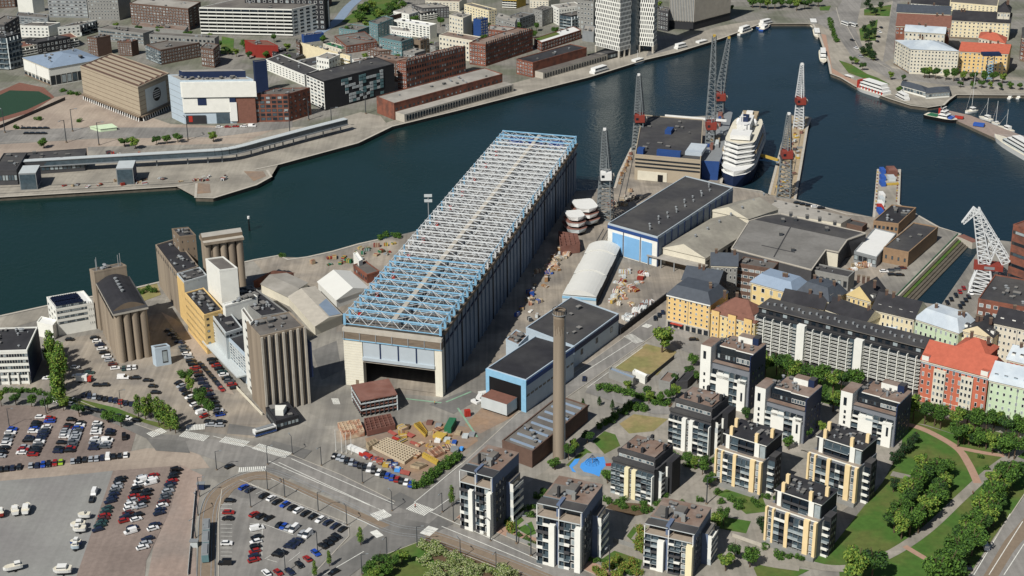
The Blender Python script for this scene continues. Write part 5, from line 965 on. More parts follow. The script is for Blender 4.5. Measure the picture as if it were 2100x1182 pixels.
B('elevator', 'elevator_tower', 'tall white elevator tower rising from the mill roofs', ('n', 300, 213), ('n', 243, 166), ('n', 374, 203), hof(('n', 318, 332), ('n', 300, 213), hY), 'white_wall', 'roof_grey', None, None)
r, C, A, Bq, D, h = B('glassmill', 'mill_building', 'pale blue glazed mill wing with a black roof along the car row', ('n', 405, 557), ('n', 260, 413), 14, hG_, 'paleblue', 'roof_black', ('p', 14, 6, .94, .8, 5, hG_ - 1), None, clut=3)
u = (A - C).normalized(); n_ = V((u.y, -u.x)); n_ = n_ if n_.dot(C - Bq) > 0 else -n_; MB().prism([C, A, A + n_ * 4.5, C + n_ * 4.5], 4.2, 4.9, 'metal_pale').build('lower_canopy', r)
B('midmill', 'mill_building', 'low black roofed mill storey stepped back above the glazed wing', ('n', 325, 470), ('n', 268, 394), ('n', 394, 448), hG_ + 3.2, 'metal_pale', 'roof_black', ('d', 8, 1, .8, .5, hG_ + .5, hG_ + 2.8), ('d', 5, 1, .8, .5, hG_ + .5, hG_ + 2.8), clut=8)
B('millroof', 'mill_building', 'broad black roofed mill block full of roof plant behind the glazed wing', ('n', 472, 402), ('n', 330, 292), ('n', 578, 384), hY, 'grey_wall', 'roof_black', None, None, clut=42)
B('whitebox', 'plant_house', 'white plant house with pipes on the mill roofs', ('n', 324, 360), ('n', 392, 296) if 0 else ('n', 312, 350), ('n', 456, 322), hof(('n', 325, 386), ('n', 324, 360), hY), 'white_wall', 'white', None, None, clut=14)
B('whitestair', 'stair_tower', 'narrow white stair tower against the ribbed concrete silo', (9, 2000, 330), (9, 1925, 225), (10, 0, 310), 37, 'white_wall', 'roof_grey', D6(1, 9, .3, .3), None)
r, C, A, Bq, D, h = B('ribsilo', 'grain_silo', 'square concrete silo tower with vertical ribs beside the dock hall', ('j', 285, 282), ('j', 135, 120), ('j', 770, 165), (545.15, 851.3), 'concrete', 'roof_grey', None, None, clut=14)
v = (Bq - C); n_ = V((v.y, -v.x)).normalized(); vv = v.normalized()
for i in range(7):
    p = C + v * (.01 + i * .163); MB().prism([p, p + vv * .9, p + vv * .9 + n_ * .7, p + n_ * .7], 0, h, 'concrete_pale').build('wall_rib', r)
    if i < 6: p = C + v * (.01 + i * .163 + .105); MB().prism([p, p + vv * .9, p + vv * .9 + n_ * .04, p + n_ * .04], 0, h, 'charcoal').build('painted_recess_shade', r)  # thin charcoal strip on the wall; recess shade is put into its colour
MB().prism([Bq - vv * .1, Bq + vv * 3, Bq + vv * 3 - n_ * 9, Bq - n_ * 9], 12, h * .78, 'navy').build('blue_hoist', r)
B('gatehouse', 'gatehouse', 'low gatehouse with a rounded black roof at the foot of the ribbed silo', (566, 866), (545, 838), (612, 853), 4.2, 'charcoal', 'roof_black', ('g', 6, 1, .9, .6), ('g', 6, 1, .9, .6), clut=5)
r, C, A, Bq, D, h = BLD['gatehouse']; MB().prism([C + (D - C) * .28 + (A - Bq) * .12, C + (D - C) * .5 + (A - Bq) * .2, C + (D - C) * .62 - (A - Bq) * .1, C + (D - C) * .35 - (A - Bq) * .1], h, h + 2.6, 'white_wall').build('roof_cabin', r)
# canteen hut, dog-park sheds south of the street
B('shedA', 'garden_shed', 'grey shed with a long narrow roof beside the dry lawn', (11, 1005, 775), (11, 810, 700), (11, 1025, 750), 3.6, 'grey_wall', 'roof_bluegrey', None, None)
B('shedB', 'white_trailer', 'white container hut beside the dry lawn', (11, 1100, 760), (11, 1000, 715), (11, 1118, 740), 3.2, 'white_wall', 'white', None, None)
B('shedC', 'garden_shed', 'flat shed with a brown roof and pale edge behind the hedge', (11, 1300, 805), (11, 1210, 785), (11, 1368, 730), 4, 'grey_wall', 'roof_brown', None, None)
B('shedD', 'garden_shed', 'dark flat roofed shed beside the brown roofed one', (11, 1440, 790), (11, 1345, 800), (11, 1510, 715), 3.4, 'dark_wall', 'roof_black', None, None)
# ================================================================ apartment streets on the right
GS = 'street houses behind the slab block'
def dormers(key, n, t=.25, size=1.6, m='white_wall', z=.25):
    r, C, A, Bq, D, h = BLD[key]
    for i in range(n):
        q = A + (C - A) * ((i + .5) / n) + (Bq - C) * t; u = (C - A).normalized(); v = (Bq - C).normalized()
        MB().bx((q, u, v), -size / 2, size / 2, -1, 1.6, h + z, h + z + 1.9, m, 'roof_dark').build('dormer', r)
B('ry1', 'apartment_house', 'deep yellow corner house with a slate mansard roof facing the street', (11, 1622, 175), (11, 1275, 92), 18, (11, 1600, 432), 'yellow', 'roof_slate', ('w', 8, 5, .36, .5, 3.8), None, kind='mansard', rh=4.5, chim=2, group=GS); dormers('ry1', 4)
r, C, A, Bq, D, h = BLD['ry1']; u = (C - A).normalized(); n_ = V((u.y, -u.x)); fr = (A, u, n_); wl = (C - A).length
MB().bx(fr, 0, wl, .02, .15, .1, 3.4, 'concrete_pale').build('shop_base', r); MB().bx(fr, 0, wl, .02, .5, h - .8, h - .1, 'white_wall').build('cornice', r)
for i in range(7): MB().bx(fr, 1 + i * wl / 7.2, 3.2 + i * wl / 7.2, .15, .25, .3, 2.8, 'glass_dark').build('shop_window', r)
MB().bx(fr, 3, wl * .4, .3, 1.8, 2.6, 2.8, 'red').build('awning', r)
B('ry2', 'apartment_house', 'yellow house with bay fronts under a brown tiled roof', (11, 1978, 322), (11, 1628, 232), 16, (11, 1972, 560), 'yellow_pale', 'roof_rust', ('w', 9, 5, .4, .5), None, kind='hip', rh=6.5, chim=2, group=GS); dormers('ry2', 5, .2, 2.2, 'roof_rust', .2)
r, C, A, Bq, D, h = BLD['ry2']; u = (C - A).normalized(); n_ = V((u.y, -u.x)); fr = (A, u, n_); wl = (C - A).length
for t in (.12, .5, .86): MB().bx(fr, wl * t - 2, wl * t + 2, .02, 1.1, 2, h + 1.5, 'yellow', 'roof_rust').build('bay_front', r); facade(r, fr[0] + u * (wl * t - 1.8) + n_ * 1.1, fr[0] + u * (wl * t + 1.8) + n_ * 1.1, 3, h - .5, ('w', 2, 4, .4, .5))
flush_windows(r)
# long white gridded slab
hs = hof((12, 1258, 888), (12, 1285, 590)); r, C, A, Bq, D, h = B('slab', 'slab_block', 'long white gridded slab block with a dark grey roof', (12, 1285, 590), (11, 1990, 255), 13, hs, 'charcoal', 'roof_dark', None, None, cap=100)
u = (C - A).normalized(); n_ = V((u.y, -u.x)); wl = (C - A).length; fr = (A, u, n_)
secs = [(0, .27), (.305, .6), (.655, 1.0)]
for a0, a1 in secs:
    nc = int(round((a1 - a0) * 38)); facade(r, A + u * wl * a0, A + u * wl * a1, 2.5, h - .3, ('bs', nc, 9, 1, 1))
    for i in range(nc // 2 + 1): p = A + u * (wl * a0 + (a1 - a0) * wl * min(i * 2 / nc, 1)); MB().prism([p, p + u * .35, p + u * .35 + n_ * 1.7, p + n_ * 1.7], 0, h, 'white_wall').build('facade_fin', r)
flush_windows(r)
for a0 in (.285, .635): MB().bx(fr, wl * a0 - 1.2, wl * a0 + 2.6, 0, 2.6, 0, h + 1.2, 'white_wall').build('stair_tower', r); MB().bx(fr, wl * a0 - 4.2, wl * a0 - 1.3, 0, .3, 0, h, 'glass_mid').build('stair_glazing', r)
MB().bx(fr, -.2, wl + .2, -12.8, -2.2, h, h + 3.2, 'charcoal', 'roof_dark').build('attic_storey', r); MB().bx(fr, -.4, wl + .4, -13.3, -1.2, h + 3.2, h + 3.6, 'roof_grey', 'roof_dark').build('attic_roof', r)
for i in range(26): MB().bx(fr, wl * (.03 + i * .037), wl * (.03 + i * .037) + .9, -6 - (i % 3), -5 - (i % 3), h + 3.6, h + 4.6, 'metal_grey').build('roof_vent', r)
for i in range(22): MB().bx(fr, wl * (.02 + i * .0445), wl * (.02 + i * .0445) + 2.0, -2.2, -2.1, h + .8, h + 2.4, 'glass_pale' if i % 3 == 0 else 'glass_dark').build('attic_window', r)
# orange house and its neighbours
B('orange', 'apartment_house', 'orange stucco apartment house with a bright tiled roof and white bays', ('o', 1030, 545), ('o', 130, 310), 17, hof((2022, 862), (2027, 771)), 'orange_wall', 'roof_red', ('w', 11, 5, .4, .55), None, kind='gable', rh=6, group=GS)
r, C, A, Bq, D, h = BLD['orange']; u = (C - A).normalized(); n_ = V((u.y, -u.x)); wl = (C - A).length; fr = (A, u, n_)
for t in (.3, .71): MB().bx(fr, wl * t - 2.6, wl * t + 2.6, .02, .9, 2, h - 2.5, 'offwhite').build('bay_front', r); facade(r, A + u * (wl * t - 2.6) + n_ * .9, A + u * (wl * t + 2.6) + n_ * .9, 2.5, h - 3, ('w', 3, 5, .6, .6))
for t in (.06, .94): MB().bx(fr, wl * t - 1.5, wl * t + 1.5, -2, .3, h - .5, h + 2.2, 'white_wall', 'roof_red').build('corner_dormer', r)
MB().bx(fr, 0, wl, .02, .2, h - 1.6, h - 1.2, 'paleblue').build('cornice', r); MB().bx(fr, wl * .86, wl * .94, .02, .3, 0, 3.6, 'brick_brown').build('gateway', r); flush_windows(r)
B('green', 'apartment_house', 'pale green apartment house with a blue-white metal roof at the right edge', (12, 2290, 880), (12, 1825, 775), 16, 20, 'green_wall', 'roof_pale', ('w', 9, 6, .36, .48), None, kind='gable', rh=5.5, group=GS)
dormers('green', 6, .2, 1.5, 'paleblue', .3)
st = [
 ('s1', 'yellow house with a pale blue patched metal roof behind the slab', (12, 255, 85), (11, 1945, -8), 20, 'yellow_pale', 'roof_bluegrey', ('w', 5, 4, .4, .5), 'mansard', 4),
 ('s2', 'cream house with a black mansard roof and chimneys, second behind the slab', (12, 545, 150), (12, 290, 70), 20, 'cream', 'roof_slate', ('w', 7, 4, .4, .5), 'mansard', 5),
 ('s3', 'pale yellow house with a black gabled roof behind the slab middle', (12, 880, 150), (12, 690, 95), 20, 'yellow_pale', 'roof_black', ('w', 5, 5, .4, .5), 'gable', 6),
 ('s4', 'wide cream house with a black roof and white roof windows', (12, 1225, 290), (12, 890, 210), 20, 'cream', 'roof_black', ('w', 9, 5, .42, .5), 'gable', 6),
 ('s5', 'pale mint house with a light metal mansard crowded with dormers', (12, 1580, 400), (12, 1230, 285), 20, 'green_wall', 'roof_pale', ('w', 9, 5, .42, .5), 'mansard', 5),
 ('s6', 'small cream house with a plain black roof next to the mint one', (12, 1850, 440), (12, 1600, 380), 20, 'cream', 'roof_black', ('w', 7, 5, .45, .45), 'gable', 4),
 ('s7', 'tall cream house with a black roof cut by the right edge', (12, 2240, 400), (12, 1865, 320), 24, 'offwhite', 'roof_black', ('w', 10, 7, .45, .45), 'gable', 5),
 ('s8', 'house with a white metal roof at the right edge above the green one', (12, 2290, 690), (12, 1965, 610), 18, 'orange_wall', 'roof_pale', ('w', 8, 5, .4, .5), 'gable', 4),
]
for i, (k, lab, c, a, h, wl_, rf, fl, kd, rh) in enumerate(st):
    B(k, 'apartment_house', lab, c, a, 15, h, wl_, rf, fl, None, kind=kd, rh=rh, chim=2 + i % 3, group=GS, clut=4 if kd == 'mansard' else 0); dormers(k, 4 + i % 3, .22, 1.5, 'white_wall' if i != 4 else 'paleblue', .3)
wing = [
 ('w1', 'dark roofed rear wing left behind the slab block', (12, 500, 215), (12, 165, 145), 10, 17, 'yellow_pale', 'roof_black'),
 ('w2', 'dark roofed rear wing with white chimneys behind the slab middle', (12, 835, 325), (12, 505, 205), 12, 17, 'cream', 'roof_black'),
 ('w3', 'low rear wing with a blue-white metal roof behind the slab', (12, 1060, 395), (12, 850, 330), 9, 12, 'offwhite', 'roof_pale'),
 ('w4', 'orange tiled rear wing with a rounded hip behind the orange house', (12, 1800, 590), (12, 1540, 520), 13, 20, 'orange_wall', 'roof_red'),
 ('w5', 'dark roofed house left of the courtyard by the loading canopy', ('q', 290, 452), ('q', 130, 428), 16, 19, 'dark_wall', 'roof_slate'),
 ('w6', 'dark roofed house with rooftop trusses above the yellow corner', ('q', 380, 366), ('q', 262, 362), 12, 20, 'grey_wall', 'roof_slate'),
 ('w7', 'narrow yellow stair house among the dark roofs', (11, 1740, 0), (11, 1660, -10), 10, (11, 1735, 130), 'yellow', 'roof_dark'),
]
for k, lab, c, a, b, h, wl_, rf in wing: B(k, 'rear_wing', lab, c, a, b, h, wl_, rf, ('w', 6, 5, .4, .5), None, kind='hip' if k == 'w4' else 'gable' if k != 'w7' else 'flat', rh=4.5, chim=2 if k not in ('w7',) else 0, group='rear wings in the courtyards')
B('court', 'apartment_house', 'brick courtyard house with white window bands above the yellow houses', ('q', 540, 384), ('q', 380, 358), 10, 19, 'brick_brown', 'roof_grey', ('p', 6, 5, .85, .4), None, clut=8)
B('canopyrow', 'low_shed', 'long low dark shed roof between the flat hall and yellow houses', (8, 700, 1090), (8, 60, 960), 9, 8, 'grey_wall', 'roof_dark', ('d', 14, 1, .6, .5), None, clut=6)
B('bricklarge', 'brick_factory', 'red brick factory with a large dark flat roof by the dry dock', (12, 2260, 230), (12, 1735, 135), 34, (12, 2255, 440), 'brick', 'roof_dark', ('p', 9, 3, .6, .45), None, clut=14)
B('bricktower', 'brick_tower', 'tall brown brick tower with dark window bands at the right edge', (2190, 500), (2078, 462), 20, (2180, 640), 'brick', 'roof_rust', ('d', 2, 6, .95, .3), None)
# ================================================================ villa blocks of the housing estate
VG = 'villa blocks of the housing estate'
mat('villa_white', (226, 226, 218), .8, .04, .3); mat('villa_cream', (226, 216, 178), .85, .05, .3); mat('villa_yellow', (226, 202, 156), .85, .06, .4); mat('villa_grey', (118, 122, 128), .8, .08, .3); mat('villa_blue', (96, 110, 134), .7, .08, .3); mat('terrace', (150, 138, 124), .9, .12, .6)
def villa(kind, lab, c, a, b, foot, seed):
    h = hof(foot, c); C, A, Bq, D = rect(c, a, b, h); ctr = (C + D) / 2; rnd = random.Random(seed)
    u = (C - A).normalized(); wl = (C - A).length; v = V((-u.y, u.x)); wd = max(15.0, min(22.0, (Bq - C).dot(v)))
    A = C - u * wl; fr = (A, u, v); root = thing('villa_block', lab, 'apartment block', (ctr.x, ctr.y, 0), VG); L = root.location
    fh = h / (7.6 if kind != 'white' else 8.0); n = int(h / fh)
    body = {'front': 'villa_grey', 'dark': 'dark_wall', 'yellow': 'villa_grey', 'white': 'villa_grey'}[kind]; roof = {'front': 'roof_brown', 'dark': 'roof_brown', 'yellow': 'roof_black', 'white': 'roof_brown'}[kind]
    flank = {'front': 'villa_blue', 'dark': 'charcoal', 'yellow': 'dark_wall', 'white': 'navy'}[kind]
    def bx(nm, a0, a1, b0, b1, z0, z1, m, top=None): return MB().bx(fr, wl * a0, wl * a1, wd * b0, wd * b1, z0, z1, m, top).build(nm, root)
    def bal(a0, a1, k0, k1, sty, nc=1, out=0.0): facade(root, A + u * wl * a0 - v * out, A + u * wl * a1 - v * out, k0 * fh, k1 * fh, (sty, nc, int(k1 - k0), 1, 1))
    def win(a0, a1, k0, k1, sty, nc, wf=.8, hf=.6, out=0.0): facade(root, A + u * wl * a0 - v * out, A + u * wl * a1 - v * out, k0 * fh, k1 * fh, (sty, nc, int(k1 - k0), wf, hf))
    def pan(a0, a1, z0, z1, m, out=1.6): return bx('facade_panel', a0, a1, -out / wd, .0, z0, z1, m)
    if kind == 'front':
        bx('wall', 0, 1, .1, 1, 0, h - 1.5 * fh, body); bx('upper_storey', .02, .97, .2, 1, h - 1.5 * fh, h - .3, 'glass_mid'); bx('flank_wall', .97, 1.0, .0, 1, 0, h - .3, flank)
        bx('roof_canopy', -.01, .46, -.02, .2, h - .35, h, 'metal_pale', 'roof_dark'); bx('roof_canopy', .5, 1.01, -.02, .24, h - .35, h, 'metal_pale', 'roof_dark'); bx('roof', .0, 1.005, .25, 1.01, h - .4, h, 'metal_grey', 'roof_brown')
        bal(.0, .28, 0, 6, 'bm', 2); bal(.5, .74, 0, 6, 'bm', 2); win(.75, .88, 0, 6, 'p', 1, .9, .75, .3); bx('terrace_floor', 0, .97, -.06, .2, h - 1.55 * fh, h - 1.4 * fh, 'metal_pale', 'terrace')
        pan(.28, .41, 0, h - 2.3 * fh, 'villa_white'); bx('facade_panel', .87, 1.0, -.1, .1, 0, h - 2.0 * fh, 'villa_cream' if seed == 3 else 'villa_white'); bx('stair_shaft', .41, .49, .02, .3, 0, h + .6, 'villa_blue')
        for t in (.0, .49, .985): MB().bx(fr, wl * t, wl * t + .3, -1.2, -.9, 0, h - .3, 'white').build('post', root)
        bx('side_wing', 1.0, 1.12, .5, .9, 0, h - 2.2 * fh, flank, 'roof_grey'); facade(root, A + u * wl + v * .08 * wd, A + u * wl + v * .45 * wd, fh, h - fh, ('d', 3, 5, .4, .5)); facade(root, A + u * wl * 1.12 + v * .5 * wd, A + u * wl * 1.12 + v * .9 * wd, 0, h - 2.4 * fh, ('bp', 1, 5, 1, 1))
        bx('rooftop_box', .42, .62, .45, .7, h, h + 2.0, 'metal_grey', 'roof_grey'); bx('chimney', .3, .35, .28, .34, h, h + 4.2, 'charcoal'); bx('chimney', .62, .7, .3, .36, h, h + 2.6, 'grey_wall'); bx('roof_well', .05, .4, .3, .7, h, h + .25, 'roof_grey')
    elif kind == 'dark':
        bx('wall', 0, 1, 0, 1, 0, h - fh, body); bx('upper_storey', .06, .95, .12, .95, h - fh, h + fh * .7, 'dark_wall', 'roof_black'); bx('roof', .1, .9, .2, .9, h + fh * .7, h + fh * .95, 'dark_wall', roof)
        bx('parapet', -.01, 1.01, -.03, .06, h - fh, h - fh * .55, 'roof_dark'); bx('parapet', .05, .96, .1, .18, h + fh * .4, h + fh * .9, 'roof_dark')
        win(.08, .92, int(h / fh), int(h / fh) + 1, 'p', 9, .9, .6, -wd * .12)
        bal(.0, .33, 0, 6, 'bm', 3); bal(.6, .98, 0, 6, 'bm', 3); m = 'villa_cream' if seed == 4 else 'villa_white'; pan(.33, .43, 0, h - 1.5 * fh, m); pan(.5, .6, 0, h - 1.6 * fh, m); win(.43, .5, 0, 6, 'p', 1, .8, .6, .4)
        bx('facade_panel', .98, 1.0, -.1, .0, 0, h - 1.8 * fh, 'villa_white'); bx('side_wing', 1.0, 1.14, .55, .95, 0, h - fh * .9, 'charcoal', 'roof_black'); bx('facade_panel', 1.0, 1.05, .52, .55, 0, h - 2 * fh, 'villa_white')
        facade(root, A + u * wl + v * .05 * wd, A + u * wl + v * .5 * wd, 0, 6 * fh, ('bp', 1, 6, .35, 1))
        for s_, t in ((.2, .25), (.55, .22), (.88, .6), (.45, .85)): bx('chimney', s_, s_ + .06, t, t + .07, h + fh * .9, h + fh * 1.9, 'charcoal')
        bx('roof_terrace', .4, .75, .5, .8, h + fh * .95, h + fh * 1.25, 'roof_brown', 'roof_brown')
    elif kind == 'yellow':
        k = .7 * h
        bx('wall', 0, 1, 0, 1, 0, k, body); bx('upper_storey', .08, .98, .16, 1, k, h - .4, 'charcoal', 'roof_black'); bx('roof', .06, 1.0, .13, 1.02, h - .4, h, 'white_wall', 'roof_black'); bx('terrace_floor', 0, 1, -.02, .16, k, k + .6, 'white_wall', 'terrace')
        nf = int(k / fh); bal(.17, .39, 0, nf, 'bm', 2); bal(.46, .76, 0, nf, 'bm', 3); win(.03, .13, 0, nf, 'p', 1, .9, .8, .5); win(.86, .95, 0, nf, 'p', 1, .9, .8, .5)
        for a0, a1 in ((-.005, .035), (.13, .17), (.39, .46), (.76, .86), (.95, 1.005)): pan(a0, a1, .6, k + .4, 'villa_yellow')
        facade(root, A + u * wl * .25 + v * .16 * wd, A + u * wl * .74 + v * .16 * wd, k + .6, h - .8, ('bk', 3, 2, 1, .95)); bx('facade_panel', .14, .22, .1, .17, k, h, 'villa_white'); bx('facade_panel', .76, .86, .1, .17, k, h, 'villa_white'); bx('window_bay', .87, .98, .12, .2, k + .6, h - 1, 'glass_pale')
        for s_, t in ((.2, .13), (.74, .13), (.12, .55), (.9, .55)): bx('chimney', s_, s_ + .065, t, t + .08, h - .2, h + 3.6, 'villa_yellow')
        bx('side_wing', 1.0, 1.14, .3, .62, 0, k * 1.06, 'charcoal', 'roof_dark'); facade(root, A + u * wl * 1.01 + v * .3 * wd, A + u * wl * 1.13 + v * .3 * wd, 0, nf * fh, ('bp', 1, nf, 1, 1)); facade(root, A + u * wl * 1.14 + v * .32 * wd, A + u * wl * 1.14 + v * .6 * wd, 1, k, ('d', 3, nf, .5, .5))
        bx('plinth', -.01, 1.01, -.16, 0, 0, 1.6, 'grey_wall')
    else:
        k = .72 * h
        bx('wall', 0, 1, 0, 1, 0, k, body); bx('upper_storey', .22, .99, .2, 1, k, h - .5, 'glass_dark'); bx('roof', .28, .62, .2, 1.0, h - .5, h, 'white_wall', roof); bx('roof', .63, 1.0, .16, 1.0, h - .5, h, 'white_wall', roof)
        bx('white_tower', -.02, .2, -.12, .55, 0, h + .6, 'villa_white', roof); bx('terrace_roof', .18, .98, -.02, .17, k + .1, k + .5, 'dark_wall', roof); bx('flank_wall', .985, 1.005, 0, 1, 0, h - .4, flank)
        MB().bx(fr, wl * .04, wl * .1, wd * -.12 - .06, wd * -.12 - .01, h - 5.6, h - 2, 'glass_dark').build('window', root)
        for i in range(4): MB().bx(fr, wl * .06, wl * .1, wd * -.12 - .06, wd * -.12 - .01, 3 + i * fh, 4.4 + i * fh, 'glass_dark').build('window', root)
        nf = int(k / fh); bal(.2, .34, 0, nf, 'bm', 1); bal(.6, .78, 0, nf, 'bm', 2); bal(.22, .96, nf - 1, nf, 'bp', 6, .2); pan(.33, .6, 0, k - 1.1 * fh, 'villa_white'); pan(.78, .95, 0, k - 1.3 * fh, 'villa_white'); MB().bx(fr, wl * .86, wl * .9, -1.68, -1.62, 5, 9, 'glass_dark').build('window', root)
        win(.24, .62, int(k / fh) + 1, int(k / fh) + 2, 'd', 7, .9, .7, -wd * .2); win(.64, .97, int(k / fh) + 1, int(k / fh) + 2, 'p', 6, .9, .7, -wd * .2)
        bx('penthouse', .5, .8, .7, .98, h, h + 2.6, 'white_wall', roof); bx('stair_shaft', .8, .92, .72, .96, h, h + 3.2, 'navy', 'roof_dark'); bx('chimney', .7, .74, .3, .35, h, h + 2.4, 'metal_grey')
        facade(root, A + u * wl * 1.005 + v * .1 * wd, A + u * wl * 1.005 + v * .9 * wd, 1, k, ('d', 4, nf, .35, .4))
    for i in range(16):
        s_, t = rnd.uniform(.2, .9), rnd.uniform(.3, .9); q = A + u * wl * s_ + v * wd * t; zz = h + (fh * .95 if kind == 'dark' else 0)
        link('roof_vent', VENT1 if i % 3 else VENT2, root, (q.x - L.x, q.y - L.y, zz), math.atan2(u.y, u.x), (rnd.uniform(.6, 1.6), rnd.uniform(.6, 1.4), rnd.uniform(.6, 1.3)))
    flush_windows(root)
villa('front', 'white villa block beside the boiler house, leftmost of the front three', ('a', 432, 475), ('a', 80, 385), ('a', 755, 215), ('a', 440, 1112), 1)
villa('front', 'white villa block at the street, middle of the front three', ('p', 618, 412), ('p', 75, 298), ('p', 972, 105), ('p', 612, 1132), 2)
villa('front', 'villa block with one cream panel, rightmost of the front three', ('h', 785, 582), ('h', 95, 430), ('h', 1105, 235), ('h', 775, 1195), 3)
villa('dark', 'dark balconied villa block with cream panels beside the blue playground', ('b', 605, 640), ('b', 100, 490), ('b', 900, 420), ('b', 570, 1085), 4)
villa('dark', 'dark balconied villa block with white panels, further back', ('f', 690, 590), ('f', 105, 425), ('f', 940, 340), ('f', 625, 1172), 5)
villa('yellow', 'dark villa block with yellow strips left of the estate lane', ('c', 690, 470), ('c', 130, 300), ('c', 900, 260), ('c', 650, 1060), 6)
villa('yellow', 'dark villa block with yellow strips nearest the lawn', ('d', 770, 478), ('d', 155, 272), ('d', 1020, 280), ('d', 722, 1112), 7)
villa('yellow', 'dark villa block with yellow strips in the right middle of the estate', (16, 795, 188), (16, 400, 62), (16, 960, 105), (16, 752, 610), 8)
villa('white', 'white villa block with brown roofs next to the yellow houses', ('e', 745, 380), ('e', 145, 228), ('e', 850, 290), ('e', 700, 1090), 9)
villa('white', 'white villa block with brown roofs in front of the orange house', ('g', 980, 492), ('g', 215, 285), ('g', 1070, 395), ('g', 950, 1100), 10)
villa('white', 'white villa block with brown roofs in the middle below the slab trees', (12, 365, 930), (12, -20, 825), (12, 430, 885), (12, 340, 1290), 11)
# ================================================================ piers, quays and the dock
B('pierhall', 'dock_office', 'beige banded pier building with a flat dark roof', (1437, 330), (1302, 318), (1442, 247), (1441, 381), 'tan_clad', 'roof_dark', None, None, clut=10)
r, C, A, Bq, D, h = BLD['pierhall']; u = (C - A).normalized(); n_ = V((u.y, -u.x)); wl = (C - A).length; fr = (A, u, n_)
for i in range(3): MB().bx(fr, .3, wl - .3, .02, .3, h * (.52 + i * .15), h * (.52 + i * .15) + .9, 'glass_dark').build('window_band', r)
MB().bx(fr, 2, wl * .5, .05, .4, .2, 6, 'offwhite').build('loading_front', r); MB().bx(fr, wl * .36, wl * .44, .3, .5, .2, 4.5, 'black').build('loading_door', r)
v = -n_; fv = (A, u, v); wd = (Bq - C).length
MB().bx(fv, 1, wl * .12, 1, 6, h, h + 3.5, 'blue_wall').build('roof_box', r); MB().bx(fv, wl * .32, wl * .68, 2, 5, h, h + 3.5, 'blue_wall').build('roof_box', r); MB().bx(fv, wl * .72, wl * .97, 8, 26, h, h + 2.2, 'roof_pale').build('roof_box', r)
MB().bx(fv, wl * .2, wl * .3, wd * .55, wd * .65, h, h + 2.5, 'blue_wall').build('roof_box', r); MB().bx(fv, 0, wl, wd - 1, wd, h, h + 1.4, 'white').build('end_parapet', r)
# blue ship hull moored along the pier building
def hull(mb, P, d, L, W_, z0, z1, m, deck, bow=.25, n=10):
    """a lofted hull: P stern centre, d heading, pointed bow"""
    s = V((-d.y, d.x)); ring = []
    def half(t, k): return W_ / 2 * (min(1, .82 + t * 1.2) if t < .15 else 1 if t < 1 - bow else math.sqrt(max(0, 1 - ((t - 1 + bow) / bow) ** 2)) ** (1.0 if k else 1.5)) * (1 if k else .86)
    T_ = [i / n for i in range(n + 1)]
    for i in range(n):
        t0, t1 = T_[i], T_[i + 1]
        for sg in (1, -1):
            a = P + d * (L * t0) ; b_ = P + d * (L * t1)
            q = [(*(a + s * sg * half(t0, 0)), z0), (*(b_ + s * sg * half(t1, 0)), z0), (*(b_ + s * sg * half(t1, 1)), z1), (*(a + s * sg * half(t0, 1)), z1)]
            mb.quad(q if sg < 0 else q[::-1], m)
        a = P + d * (L * t0); b_ = P + d * (L * t1)
        mb.quad([(*(a - s * half(t0, 1)), z1 - .05), (*(b_ - s * half(t1, 1)), z1 - .05), (*(b_ + s * half(t1, 1)), z1 - .05), (*(a + s * half(t0, 1)), z1 - .05)], deck)
    mb.quad([(*(P - s * half(0, 0)), z0), (*(P - s * half(0, 1)), z1), (*(P + s * half(0, 1)), z1), (*(P + s * half(0, 0)), z0)][::-1], m)
    return mb
def heading(p, q, z): a, b = G(p, z), G(q, z); return a, (b - a).normalized(), (b - a).length
P, d, L = heading((1456, 350), (1484, 238), 6); bs = thing('docked_hull', 'sky blue ship hull fitting out beside the beige pier building', 'ship', (P.x, P.y, ZW))
hm = MB(); hull(hm, P, d, L, 13, ZW, 12, 'blue_wall', 'metal_grey', .12); hm.build('hull', bs); s = V((-d.y, d.x)); f2 = (P, d, s); R2 = random.Random(8)
for i in range(14): a_ = R2.uniform(.05, .85) * L; b_ = R2.uniform(-5, 3); MB().bx(f2, a_, a_ + R2.uniform(3, 8), b_, b_ + R2.uniform(1.5, 3), 12, 12 + R2.uniform(1, 3), R2.choice(['metal_pale', 'blue_wall', 'rust', 'metal_grey', 'tan_steel'])).build('deck_house', bs)
# cruise ship
P, d, L = heading((1540, 292), (1506, 374), 0); L = 88; cs = thing('cruise_ship', 'white expedition cruise ship with a dark blue hull moored in the basin', 'ship', (P.x, P.y, ZW)); s = V((-d.y, d.x)); f2 = (P, d, s)
hm = MB(); hull(hm, P, d, L, 21.5, ZW, 6.0, 'navy', 'white', .3, 16); hm.build('hull', cs); hm = MB(); hull(hm, P, d, L - 1, 21.6, 6.0, 8.6, 'white', 'white', .3, 16); hm.build('bulwark', cs)
for k in range(5):
    z = 8.6 + k * 2.35; L1 = L * (.86 - .06 * k); W_ = 21 - .6 * k; hm = MB(); hull(hm, P + d * (2 + k * 3.2), d, L1, W_, z, z + 2.3, 'white', 'white' if k < 4 else 'offwhite', .16, 10); hm.build('deck', cs)
    hm = MB(); hull(hm, P + d * (2.9 + k * 3.2), d, L1 - .8, W_ + .16, z + .9, z + 1.8, 'glass_dark', 'glass_dark', .16, 10); hm.build('window_band', cs)
for a0, a1, w_, z1, m in ((.3, .55, 8, 5, 'white'), (.1, .25, 10, 2.5, 'tan_steel'), (.58, .72, 12, 2.8, 'white'), (.4, .48, 4, 8, 'navy'), (.15, .2, 4, 4, 'white')): MB().bx(f2, L * a0, L * a1, -w_ / 2, w_ / 2, 21, 21 + z1, m).build('deck_house', cs)
